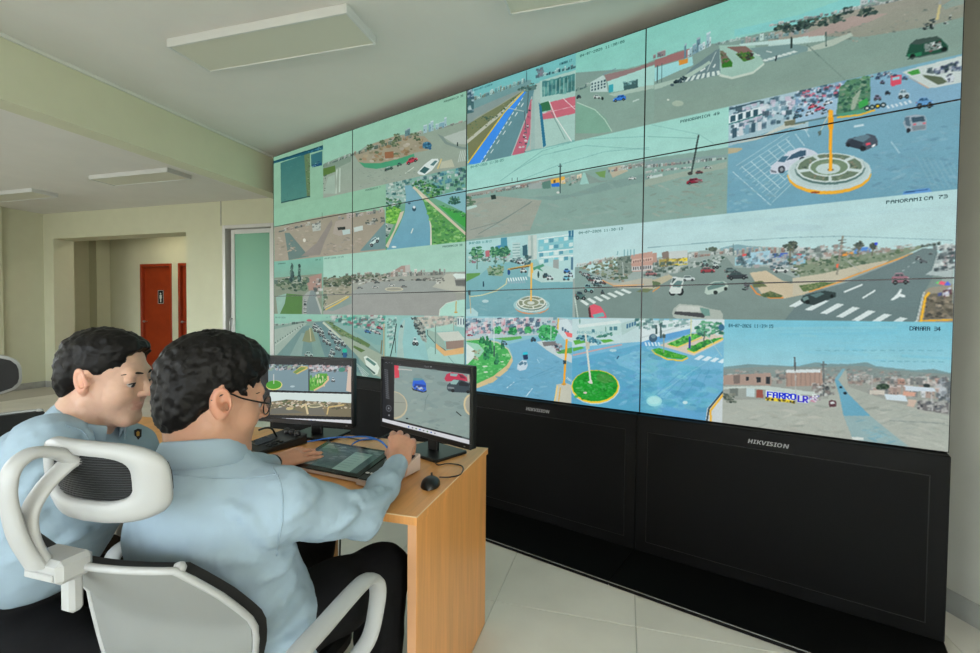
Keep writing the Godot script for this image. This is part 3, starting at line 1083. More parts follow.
	pg([-250, 300, 200, 250, 560, 180, 745, 120, 745, 270, 300, 370, -250, 420], c8(128, 154, 144), null, 0.5)
	# taxi
	pg([492, 275, 505, 225, 530, 205, 615, 195, 640, 210, 670, 240, 672, 258, 600, 275, 520, 285], c8(34, 78, 62))
	pg([505, 222, 530, 203, 620, 194, 640, 208, 540, 226], c8(62, 82, 76))
	pg([568, 225, 612, 215, 640, 222, 640, 252, 572, 262], c8(120, 136, 130))
	strew([570, 225, 640, 218, 640, 255, 572, 262], 22, 3, 8, [c8(30, 50, 46), c8(196, 206, 204), c8(90, 60, 60), c8(40, 70, 60)])
	pg([498, 268, 560, 258, 560, 275, 505, 284], c8(44, 120, 84))
	for w in [[520, 278], [655, 255]]:
		ell(w[0], w[1], 12, 12, c8(22, 36, 34))
	ln([500, 288, 670, 264], 5, c8(70, 92, 86))
	# middle: kerbed island, zebra crossings, houses
	fr(640, 0, 4.665)
	pg([375, 200, 440, 200, 540, 195, 590, 285, 540, 325, 440, 348, 385, 335], c8(150, 186, 172))
	pg([380, 330, 440, 345, 540, 322, 592, 282, 592, 292, 540, 334, 440, 356, 380, 342], c8(186, 204, 190))
	pg([380, 225, 395, 225, 442, 280, 440, 300, 392, 303], c8(112, 110, 92))
	pg([395, 262, 425, 260, 442, 282, 440, 298, 392, 303], c8(52, 116, 44))
	pg([410, 208, 500, 205, 540, 232, 480, 240], c8(124, 102, 94))
	pg([455, 240, 520, 232, 548, 262, 495, 276], c8(66, 116, 52))
	strew([450, 235, 530, 225, 540, 265, 495, 272], 30, 3, 9, [c8(40, 70, 50), c8(90, 110, 60), c8(60, 50, 50)])
	strew([385, 228, 400, 228, 430, 275, 395, 285], 18, 3, 7, [c8(110, 90, 80), c8(70, 90, 60)])
	pg([250, 300, 360, 222, 378, 215, 385, 335, 180, 375], c8(104, 130, 132))
	for k in 8:
		pg([190 + k * 26, 372 - k * 5, 204 + k * 26, 369 - k * 5, 226 + k * 22, 342 - k * 4, 212 + k * 22, 345 - k * 4], c8(196, 214, 206))
	ln([322, 318, 362, 230], 3, c8(186, 204, 198))
	ln([290, 318, 312, 305], 7, c8(200, 214, 208))
	ln([352, 300, 360, 288], 7, c8(200, 214, 208))
	pg([520, 215, 720, 200, 793, 215, 793, 232, 690, 262, 600, 282, 580, 262], c8(116, 146, 144))
	for k in 7:
		pg([580 + k * 22, 272 - k * 6, 598 + k * 22, 278 - k * 6, 616 + k * 22, 272 - k * 6, 596 + k * 22, 266 - k * 6], c8(196, 212, 206))
	ln([550, 244, 570, 250], 5, c8(196, 212, 206))
	ln([600, 230, 625, 236], 5, c8(196, 212, 206))
	ln([645, 275, 648, 252], 6, c8(36, 50, 56))
	pg([470, 195, 720, 175, 793, 165, 793, 192, 600, 200, 480, 205], c8(178, 208, 202))
	for k in 7:
		ell(596 + k * 9, 168, 4, 10, c8(80, 110, 112))
	houses(480, 195, 793, 150, 18, 12, 30, [c8(130, 160, 158), c8(176, 204, 198), c8(150, 150, 146), c8(110, 140, 142)])
	houses(360, 200, 480, 175, 10, 6, 14, [c8(110, 134, 132), c8(160, 186, 180)])
	strew([660, 130, 793, 100, 793, 130, 680, 150], 60, 4, 10, [c8(44, 66, 62), c8(70, 92, 84), c8(34, 52, 52)])
	ln([716, 218, 714, 168], 7, c8(40, 56, 54))
	# left: shops
	pg([-20, 330, 250, 250, 255, 290, 200, 310, -20, 405], c8(150, 206, 206))
	pg([60, 268, 240, 212, 244, 250, 60, 300], c8(150, 110, 108))
	pg([185, 268, 230, 258, 230, 280, 188, 290], c8(206, 140, 60))
	houses(210, 262, 340, 200, 9, 24, 60, [c8(150, 184, 190), c8(120, 154, 164), c8(186, 206, 206), c8(96, 130, 142)])
	houses(60, 262, 120, 245, 3, 14, 26, [c8(140, 130, 130), c8(120, 118, 122)])
	ln([85, 370, 85, 290], 4, c8(60, 84, 86))
	ln([105, 368, 105, 280], 4, c8(60, 84, 86))
	pg([-20, 405, 200, 345, 300, 290, 330, 270, 340, 280, 250, 340, 100, 395, -20, 430], c8(160, 186, 172))
	strew([150, 375, 215, 340, 228, 350, 200, 372, 155, 384], 22, 4, 10, [c8(24, 44, 50), c8(50, 74, 80)])
	ell(185, 467, 28, 14, c8(158, 178, 160))
	ell(138, 450, 6, 4, c8(200, 214, 200))
	# left end of the panorama, on the third column of displays
	fr(565, 20, 5.933)
	pg([62, 385, 250, 300, 480, 240, 534, 215, 534, 640, 62, 653], c8(128, 158, 146), c8(132, 160, 148))
	pg([62, 470, 180, 505, 250, 565, 285, 640, 200, 653, 62, 653], c8(120, 164, 144))
	ln([70, 470, 180, 512, 240, 570, 285, 640], 5, c8(178, 206, 188))
	pg([250, 330, 440, 275, 534, 250, 534, 365, 270, 410], c8(160, 206, 196))
	pg([235, 305, 430, 262, 534, 225, 534, 245, 440, 280, 250, 345], c8(140, 120, 118))
	pg([352, 352, 440, 330, 442, 380, 356, 395], c8(62, 96, 96))
	strew([356, 345, 440, 328, 438, 352, 356, 365], 14, 4, 10, [c8(150, 196, 190), c8(90, 140, 140)], 0.6, true)
	pg([262, 365, 290, 360, 290, 405, 264, 410], c8(56, 158, 170))
	pg([148, 352, 225, 308, 240, 320, 258, 405, 150, 408], c8(176, 200, 194))
	for r in 3:
		for k in 5:
			pg([156 + k * 19, 356 + r * 18 - k * 5, 166 + k * 19, 353 + r * 18 - k * 5, 166 + k * 19, 364 + r * 18 - k * 5, 156 + k * 19, 367 + r * 18 - k * 5], c8(56, 84, 92))
	ln([225, 305, 305, 268], 4, c8(110, 140, 150))
	houses(64, 405, 150, 372, 8, 8, 24, [c8(110, 140, 132), c8(140, 164, 154), c8(86, 116, 112)])
	pg([260, 420, 480, 370, 534, 365, 534, 385, 300, 432], c8(160, 186, 172))
	car(330, 441, 80, 34, -0.18, c8(48, 118, 206), c8(26, 70, 130), -1.0)
	car(192, 433, 42, 24, 0.05, c8(190, 206, 200), c8(70, 96, 96))
	car(80, 434, 28, 22, -0.2, c8(40, 62, 64))
	ell(225, 445, 7, 10, c8(30, 44, 44))
	ln([412, 462, 448, 448], 8, c8(176, 200, 190))
	text(84, 190, "04-07-2026 11:30:06", 358, 14, c8(40, 84, 78))

func feeds_row1() -> void:
	# sandy crossing
	feed(0, 0.75, 1.3333, 1.5)
	base_fill(c8(136, 182, 154))
	fr(270, 210, 6.533)
	pg([36, 118, 260, 62, 400, 30, 730, -10, 740, 275, 36, 335], c8(150, 146, 128), c8(156, 150, 134))
	pg([100, 150, 130, 150, 250, 300, 125, 325], c8(100, 124, 118))
	pg([300, 210, 380, 80, 395, 60, 400, 90, 350, 200, 320, 290, 200, 300], c8(136, 132, 124))
	strew([40, 130, 260, 100, 300, 220, 60, 300], 60, 3, 14, [c8(158, 152, 130), c8(140, 138, 120), c8(166, 158, 140)], 0.4)
	strew([380, 180, 500, 160, 640, 200, 560, 260, 330, 290], 50, 3, 16, [c8(162, 152, 136), c8(146, 142, 130)], 0.4)
	houses(60, 150, 330, 80, 16, 8, 22, [c8(120, 124, 112), c8(160, 164, 152), c8(96, 104, 98), c8(140, 132, 118)])
	pg([270, 92, 325, 80, 325, 130, 275, 140], c8(170, 178, 168))
	strew([275, 92, 322, 84, 322, 128, 278, 136], 8, 4, 9, [c8(90, 100, 100), c8(150, 158, 150)], 0.6, true)
	pg([420, 70, 520, 45, 520, 150, 440, 165, 400, 150], c8(160, 154, 142))
	pg([430, 110, 480, 105, 480, 122, 435, 128], c8(40, 48, 46))
	pg([460, 128, 510, 118, 512, 150, 466, 158], c8(176, 196, 190))
	houses(440, 60, 730, 5, 12, 10, 34, [c8(140, 140, 132), c8(166, 160, 150), c8(110, 120, 114)])
	pg([530, 110, 590, 95, 590, 125, 535, 140], c8(186, 200, 192))
	strew([600, 60, 725, 30, 725, 75, 610, 100], 30, 4, 14, [c8(120, 126, 120), c8(176, 180, 170), c8(70, 84, 80)], 0.5, true)
	pg([570, 262, 735, 70, 740, 245], c8(108, 140, 140))
	car(664, 194, 60, 44, -0.75, c8(190, 214, 208), c8(70, 100, 104))
	ell(222, 196, 9, 12, c8(206, 206, 192))
	ln([335, 60, 335, 20], 3, c8(90, 110, 100))
	fr(345, 165, 6.528)
	text(118, 160, "PANORAMICA 7", 215, 12, c8(60, 92, 84))
	# blue road between planted verges
	feed(1.3333, 0.75, 2, 1.5)
	base_fill(c8(120, 166, 152), c8(84, 150, 96))
	fr(345, 165, 6.528)
	pg([240, 120, 400, 80, 400, 230, 240, 280], c8(140, 176, 166))
	strew([245, 120, 420, 70, 400, 215, 250, 270], 110, 4, 13, [c8(176, 200, 190), c8(90, 134, 124), c8(50, 100, 100), c8(196, 206, 196), c8(120, 150, 140)], 0.7, true)
	strew([420, 100, 600, 30, 775, 10, 775, 160, 560, 200, 480, 180], 150, 4, 15, [c8(60, 120, 140), c8(196, 208, 206), c8(90, 150, 160), c8(50, 100, 80), c8(150, 176, 172), c8(40, 76, 84)], 0.8, true)
	strew([400, 110, 470, 90, 640, 150, 560, 205, 460, 170], 80, 5, 14, [c8(60, 120, 70), c8(90, 150, 80), c8(40, 90, 66)])
	pg([560, 200, 700, 160, 775, 150, 775, 300, 690, 260], c8(126, 176, 182))
	pg([370, 130, 410, 125, 470, 200, 520, 260, 545, 380, 540, 520, 250, 545, 330, 400, 370, 300, 380, 200], c8(118, 166, 178), c8(104, 158, 176))
	ln([440, 150, 500, 220, 530, 300, 542, 400, 542, 520], 10, c8(206, 206, 186))
	pg([490, 215, 530, 210, 640, 330, 775, 445, 775, 560, 550, 520, 545, 380], c8(84, 148, 84))
	strew([500, 220, 530, 220, 640, 350, 770, 460, 770, 540, 560, 510, 550, 380], 190, 5, 15, [c8(70, 140, 70), c8(110, 176, 90), c8(60, 120, 74), c8(130, 186, 110), c8(90, 150, 80)])
	ln([430, 140, 530, 225, 640, 320, 775, 440], 17, c8(196, 190, 166))
	pg([590, 250, 700, 280, 775, 300, 775, 400, 690, 340], c8(64, 156, 74))
	strew([600, 245, 770, 300, 770, 330, 640, 270], 50, 4, 10, [c8(50, 116, 70), c8(90, 160, 90)])
	for b in [[700, 215, 42, 24]]:
		strew([b[0] - b[2], b[1] + b[3], b[0] - b[2] * 0.6, b[1] - b[3], b[0] + b[2] * 0.6, b[1] - b[3], b[0] + b[2], b[1] + b[3]], 46, 5, 12, [c8(60, 110, 90), c8(40, 84, 74), c8(90, 140, 110)])
	pg([248, 270, 330, 270, 350, 300, 320, 370, 250, 400], c8(100, 166, 70))
	strew([250, 260, 330, 262, 345, 300, 300, 380, 250, 395], 90, 5, 13, [c8(110, 180, 70), c8(80, 150, 64), c8(140, 196, 90), c8(60, 120, 60)])
	strew([250, 200, 350, 230, 350, 270, 250, 280], 40, 4, 10, [c8(50, 100, 76), c8(80, 130, 90)])
	pg([245, 520, 300, 420, 340, 300, 366, 290, 350, 340, 300, 440, 262, 535], c8(196, 190, 166))
	pg([246, 370, 300, 380, 262, 460, 246, 470], c8(140, 160, 150))
	strew([246, 380, 280, 380, 262, 460, 248, 470], 16, 4, 9, [c8(40, 70, 70), c8(200, 206, 200), c8(90, 120, 110)])
	ln([412, 435, 424, 405], 7, c8(200, 214, 206))
	ell(432, 275, 13, 17, c8(50, 84, 96))
	ell(432, 265, 9, 9, c8(206, 220, 220))
	ell(400, 240, 10, 6, c8(60, 90, 110))
	ell(300, 527, 16, 6, c8(206, 220, 214))
	# bare crossing under wires
	feed(2, 0.75, 3.3333, 1.5)
	base_fill(c8(152, 206, 194), c8(172, 214, 206))
	fr(455, 130, 4.9)
	pg([30, 310, 250, 262, 500, 210, 740, 160, 960, 120, 1400, 60, 1400, 560, 30, 540], c8(130, 162, 152), c8(134, 164, 154))
	pg([40, 330, 200, 310, 420, 330, 360, 480, 40, 530], c8(160, 158, 146), null, 0.7)
	pg([330, 315, 560, 300, 740, 240, 960, 190, 960, 230, 700, 290, 480, 330], c8(120, 150, 144), null, 0.7)
	strew([60, 340, 900, 230, 930, 420, 80, 520], 110, 5, 34, [c8(140, 164, 154), c8(126, 156, 146), c8(146, 164, 154)], 0.2, false, 0.4)
	houses(40, 318, 480, 242, 36, 6, 16, [c8(130, 134, 126), c8(160, 166, 158), c8(110, 122, 116), c8(146, 136, 126)])
	pg([45, 300, 480, 214, 480, 226, 45, 312], c8(146, 148, 140))
	houses(180, 285, 470, 235, 14, 4, 8, TOWN)
	pg([350, 250, 415, 240, 420, 270, 355, 275], c8(150, 164, 160))
	pg([420, 240, 465, 230, 465, 270, 425, 272], c8(90, 130, 118))
	pg([464, 226, 535, 208, 540, 245, 468, 248], c8(222, 172, 74))
	pg([468, 246, 508, 240, 510, 260, 470, 262], c8(40, 110, 200))
	pg([478, 230, 490, 228, 490, 240, 478, 242], c8(90, 80, 60))
	houses(520, 246, 620, 215, 5, 14, 24, [c8(206, 196, 170), c8(150, 160, 150)])
	strew([540, 262, 600, 220, 620, 215, 600, 240], 20, 3, 8, [c8(70, 100, 90), c8(150, 160, 150)])
	pg([612, 250, 630, 190, 640, 190, 660, 245], c8(150, 196, 186))
	pg([640, 190, 720, 230, 790, 228, 660, 245], c8(128, 150, 142))
	pg([690, 188, 745, 178, 740, 215, 715, 210], c8(110, 150, 90))
	pg([755, 165, 820, 152, 860, 180, 780, 215], c8(176, 172, 150))
	houses(760, 188, 980, 150, 18, 8, 22, TOWN)
	houses(820, 170, 1000, 140, 14, 6, 12, [c8(130, 136, 130), c8(160, 160, 150)])
	car(880, 216, 40, 14, -0.1, c8(206, 214, 210), c8(90, 110, 110))
	car(970, 208, 40, 14, -0.1, c8(206, 214, 210), c8(90, 110, 110))
	ln([513, 292, 513, 152], 6, c8(66, 92, 92))
	ln([503, 165, 522, 163], 4, c8(66, 92, 92))
	ln([270, 240, 270, 225], 3, c8(84, 110, 108))
	ln([296, 240, 296, 222], 3, c8(84, 110, 108))
	ell(502, 290, 8, 6, c8(200, 208, 200))
	pg([162, 308, 186, 304, 190, 324, 166, 328], c8(44, 60, 56))
	strew([45, 310, 80, 315, 85, 350, 45, 365], 30, 4, 10, [c8(60, 96, 76), c8(90, 120, 96)])
	pg([42, 365, 90, 355, 95, 365, 42, 382], c8(176, 206, 196))
	for w in [[210, 240, 420, 90, 620, 30, 940, 15], [280, 190, 420, 110, 640, 60, 960, 80], [300, 240, 500, 160, 740, 90, 960, 70]]:
		ln(w, 2.5, c8(96, 150, 146), 0.6)
	ln([100, 500, 240, 420, 370, 335], 3, c8(110, 130, 124))
	ln([60, 480, 200, 440, 360, 345], 3, c8(120, 136, 130))
	text(62, 168, "04-07-2026 11:30:05", 228, 12, c8(60, 110, 104))
	fr(640, 100, 4.665)
	houses(30, 300, 425, 258, 40, 6, 18, [c8(120, 130, 128), c8(160, 170, 166), c8(100, 112, 112), c8(150, 140, 134), c8(186, 200, 196)])
	houses(30, 325, 250, 300, 14, 6, 14, TOWN)
	pg([30, 268, 425, 236, 425, 246, 30, 284], c8(130, 156, 154))
	pg([50, 340, 115, 325, 118, 342, 56, 352], c8(186, 206, 200))
	pg([30, 355, 130, 335, 425, 270, 425, 300, 200, 345, 30, 390], c8(148, 166, 152))
	ln([256, 322, 288, 150], 8, c8(56, 72, 70))
	ell(250, 325, 12, 8, c8(60, 66, 62))
	ln([40, 155, 285, 165], 2, c8(110, 160, 154))
	ln([60, 100, 290, 145, 360, 190], 2, c8(120, 170, 164))
	car(272, 360, 78, 28, -0.14, c8(132, 44, 62), c8(70, 30, 40))
	car(294, 318, 36, 16, -0.1, c8(110, 70, 70))
	car(335, 296, 40, 12, -0.1, c8(176, 190, 184))
	strew([60, 380, 420, 310, 420, 510, 60, 550], 80, 4, 24, [c8(148, 160, 148), c8(134, 150, 138), c8(156, 164, 150)], 0.25, false, 0.5)
	text(200, 80, "PANORAMICA 49", 388, 12, c8(40, 70, 70))
	# roundabout with a planted disc and an orange signal mast
	feed(3.3333, 0.75, 4, 1.5)
	base_fill(c8(120, 168, 184), c8(110, 160, 178))
	fr(640, 100, 4.665)
	pg([425, -10, 700, -80, 810, -90, 810, 130, 690, 115, 540, 165, 425, 200], c8(160, 190, 198))
	strew([428, 20, 620, -10, 800, -60, 800, 60, 640, 100, 430, 160], 200, 5, 16, [c8(214, 226, 230), c8(70, 100, 116), c8(170, 196, 206), c8(40, 66, 78), c8(196, 190, 206), c8(110, 150, 166)], 0.8, true)
	pg([430, 60, 580, 20, 590, 50, 432, 100], c8(206, 222, 224))
	for k in 4:
		pg([440 + k * 36, 62 - k * 9, 462 + k * 36, 56 - k * 9, 462 + k * 36, 84 - k * 9, 440 + k * 36, 90 - k * 9], c8(50, 84, 96))
	ln([430, 100, 590, 55], 5, c8(50, 110, 110))
	ln([430, 30, 580, -8], 6, c8(56, 84, 96))
	for k in 5:
		pg([450 + k * 30, 120 - k * 7, 470 + k * 30, 115 - k * 7, 470 + k * 30, 160 - k * 8, 450 + k * 30, 165 - k * 8], [c8(60, 90, 104), c8(196, 206, 210), c8(120, 160, 176)][k % 3])
	pg([425, 205, 495, 205, 500, 212, 470, 228, 425, 235], c8(176, 170, 140))
	pg([430, 190, 600, 150, 690, 105, 700, 85, 810, 70, 810, 95, 700, 125, 560, 170], c8(186, 196, 186))
	pg([695, 90, 793, 75, 793, 100, 700, 112], c8(110, 116, 96))
	fr(800, 70, 4.665)
	pg([0, 100, 220, 50, 220, 100, 190, 200, 0, 240], c8(150, 184, 204))
	strew([0, 90, 225, 45, 200, 120, 0, 170], 140, 4, 12, [c8(214, 224, 230), c8(56, 84, 104), c8(170, 196, 206), c8(200, 90, 110), c8(110, 150, 180), c8(40, 66, 78)], 0.7, true)
	for cc in [[80, 160, c8(206, 96, 110)], [112, 172, c8(200, 90, 116)], [66, 192, c8(190, 206, 216)], [150, 145, c8(206, 216, 220)], [20, 178, c8(90, 130, 160)], [140, 185, c8(150, 180, 200)], [10, 205, c8(60, 96, 110)]]:
		car(cc[0], cc[1], 44, 20, -0.3, cc[2])
	pg([200, 90, 232, 48, 335, 30, 345, 130, 330, 190, 190, 205], c8(84, 130, 104))
	strew([205, 80, 235, 48, 335, 32, 340, 180, 200, 195], 150, 4, 13, [c8(60, 110, 84), c8(90, 140, 104), c8(46, 90, 76), c8(120, 150, 124)])
	pg([262, 130, 290, 95, 300, 95, 275, 180, 255, 185], c8(150, 170, 150))
	pg([290, 150, 330, 130, 335, 160, 295, 180], c8(60, 160, 80))
	pg([340, 50, 480, 10, 600, 90, 740, 60, 740, 155, 400, 200, 345, 190], c8(126, 168, 190))
	pg([480, 20, 510, 8, 740, -40, 740, 80, 600, 100], c8(190, 204, 200))
	pg([500, 20, 550, 10, 560, 30, 520, 35], c8(70, 150, 70))
	strew([570, 20, 720, -15, 735, 20, 600, 40], 60, 4, 10, [c8(206, 214, 216), c8(60, 70, 96), c8(40, 60, 66), c8(110, 130, 150)], 0.9, true)
	pg([570, 36, 650, 50, 680, 75, 640, 85, 580, 50], c8(90, 104, 84))
	ell(688, 60, 18, 20, c8(176, 190, 196))
	strew([670, 40, 705, 40, 705, 78, 670, 78], 20, 3, 8, [c8(80, 90, 104), c8(200, 210, 214)])
	ln([510, 45, 600, 98], 3, c8(190, 160, 140))
	pg([428, 32, 440, 30, 478, 32, 478, 72, 440, 82, 430, 75], c8(206, 80, 100))
	pg([435, 42, 470, 38, 470, 52, 437, 56], c8(150, 190, 200))
	car(493, 46, 24, 16, 0, c8(70, 96, 130))
	car(395, 60, 20, 18, 0, c8(96, 104, 130))
	car(372, 40, 22, 14, 0, c8(60, 84, 120))
	for k in 14:
		car(345 + rnd.randf() * 110, 15 + rnd.randf() * 30, 16, 9, -0.2, [c8(70, 96, 130), c8(206, 214, 220), c8(110, 140, 170)][k % 3])
	car(420, 110, 26, 18, 0, c8(40, 50, 60))
	car(376, 130, 34, 26, 0, c8(110, 110, 130), c8(50, 56, 70))
	car(492, 118, 48, 40, -0.05, c8(170, 190, 196), c8(90, 120, 130))
	car(586, 158, 74, 42, -0.05, c8(96, 150, 196), c8(50, 90, 120))
	pg([190, 200, 340, 178, 345, 195, 195, 215], c8(80, 150, 120))
	ln([195, 217, 300, 208, 365, 188], 8, c8(226, 176, 60))
	for k in 4:
		ell(330 + k * 24, 178 - k * 4, 13, 12, c8(40, 60, 64))
		ell(330 + k * 24, 178 - k * 4, 7, 6, [c8(190, 200, 190), c8(150, 170, 160), c8(240, 190, 40), c8(180, 190, 190)][k])
	zebra(425, 185, 540, 160, -10, -14, 6, 0.5, c8(196, 214, 220))
	ln([0, 240, 200, 205], 8, c8(90, 120, 124))
	# crossing hatch
	fr(640, 100, 4.665)
	for k in 9:
		ln([455 + k * 42, 318 - k * 25, 640 + k * 22, 480 - k * 40], 3.5, c8(186, 212, 216))
	for k in 12:
		ln([470 + k * 16, 290 + k * 16, 720 + k * 2, 130 + k * 22], 3, c8(176, 206, 210), 0.8)
	strew([430, 330, 700, 380, 640, 490, 430, 510], 60, 4, 20, [c8(110, 160, 176), c8(130, 176, 186), c8(118, 166, 184)], 0.3, false, 0.6)
	pg([632, 320, 640, 290, 690, 250, 720, 225, 770, 208, 800, 210, 840, 225, 870, 250, 860, 270, 800, 280, 700, 320, 660, 332, 636, 330], c8(196, 206, 216))
	pg([668, 272, 690, 248, 722, 246, 700, 276], c8(70, 110, 130))
	pg([708, 268, 735, 240, 775, 222, 800, 220, 800, 245], c8(60, 90, 110))
	ell(688, 310, 17, 18, c8(50, 60, 70))
	ell(688, 310, 9, 10, c8(140, 150, 156))
	ell(785, 268, 15, 17, c8(50, 60, 70))
	ell(785, 268, 8, 10, c8(140, 150, 156))
	pg([636, 310, 664, 318, 662, 326, 638, 322], c8(110, 120, 130))
	fr(800, 70, 4.665)
	strew([360, 360, 740, 250, 740, 550, 380, 570], 160, 4, 26, [c8(112, 160, 176), c8(130, 172, 186), c8(104, 150, 170)], 0.25, false, 0.5)
	for k in 7:
		ln([560 + k * 26, 400 + k * 6, 640 + k * 24, 555], 3, c8(140, 180, 190), 0.6)
	ln([445, 330, 485, 385], 4, c8(176, 206, 214))
	ln([275, 255, 318, 248], 9, c8(186, 212, 218))
	ell(165, 480, 196, 92, c8(232, 172, 56))
	ell(165, 466, 196, 90, c8(186, 206, 204))
	ell(165, 458, 184, 82, c8(176, 198, 196))
	ell(168, 452, 164, 74, c8(90, 120, 116))
	ell(168, 445, 160, 70, c8(196, 212, 208))
	ell(168, 444, 150, 64, c8(104, 124, 104))
	strew([40, 440, 90, 395, 170, 382, 260, 400, 310, 440, 250, 490, 170, 505, 80, 490], 200, 3, 9, [c8(96, 116, 96), c8(120, 136, 112), c8(84, 104, 92), c8(134, 130, 110)])
	for a in [0.3, 1.55, 2.9, 4.2, 5.5]:
		ln([168 + cos(a) * 84, 444 + sin(a) * 36, 168 + cos(a) * 156, 444 + sin(a) * 67], 14, c8(190, 208, 204))
	ell(165, 442, 98, 45, c8(196, 212, 208))
	ell(165, 442, 88, 38, c8(112, 136, 110))
	strew([90, 440, 165, 405, 240, 440, 165, 478], 60, 3, 8, [c8(96, 120, 96), c8(130, 146, 120)])
	ell(160, 450, 58, 26, c8(184, 204, 200))
	ell(172, 455, 16, 6, c8(120, 110, 90))
	ln([165, 215, 172, 458], 15, c8(238, 168, 44))
	pg([152, 185, 162, 178, 176, 186, 176, 250, 154, 250], c8(240, 172, 48))
	pg([154, 215, 180, 215, 180, 265, 156, 265], c8(232, 158, 38))
	ln([155, 205, 112, 285], 4, c8(190, 196, 180))
	pg([108, 275, 124, 268, 122, 290, 112, 295], c8(90, 110, 104))
	ln([85, 562, 120, 560], 8, c8(150, 80, 40))
	pg([237, 332, 250, 312, 290, 302, 340, 290, 372, 300, 386, 325, 384, 345, 330, 368, 270, 352, 240, 345], c8(72, 84, 96))
	pg([268, 312, 300, 298, 335, 292, 352, 305, 318, 330], c8(96, 124, 136))
	pg([240, 330, 268, 312, 318, 330, 310, 362, 262, 350], c8(50, 60, 72))
	pg([330, 335, 352, 330, 354, 340, 332, 346], c8(214, 80, 100))
	pg([358, 345, 374, 338, 374, 348, 360, 354], c8(220, 226, 226))
	ell(318, 358, 14, 13, c8(34, 40, 46))
	ell(250, 340, 8, 9, c8(34, 40, 46))
	pg([495, 245, 505, 215, 550, 208, 590, 215, 600, 245, 598, 280, 530, 288, 512, 280], c8(150, 168, 178))
	pg([530, 222, 585, 218, 592, 240, 536, 245], c8(60, 86, 100))
	pg([500, 222, 520, 218, 530, 262, 508, 258], c8(84, 110, 124))
	pg([535, 262, 595, 258, 596, 275, 540, 282], c8(120, 136, 144))
	pg([538, 250, 552, 249, 552, 258, 540, 258], c8(200, 110, 120))
	pg([582, 247, 596, 246, 596, 254, 584, 256], c8(200, 110, 120))
	ell(520, 280, 9, 11, c8(40, 48, 54))
	pg([500, 590, 510, 565, 620, 550, 640, 575], c8(96, 150, 206))
	ln([512, 570, 615, 558], 4, c8(40, 80, 120))

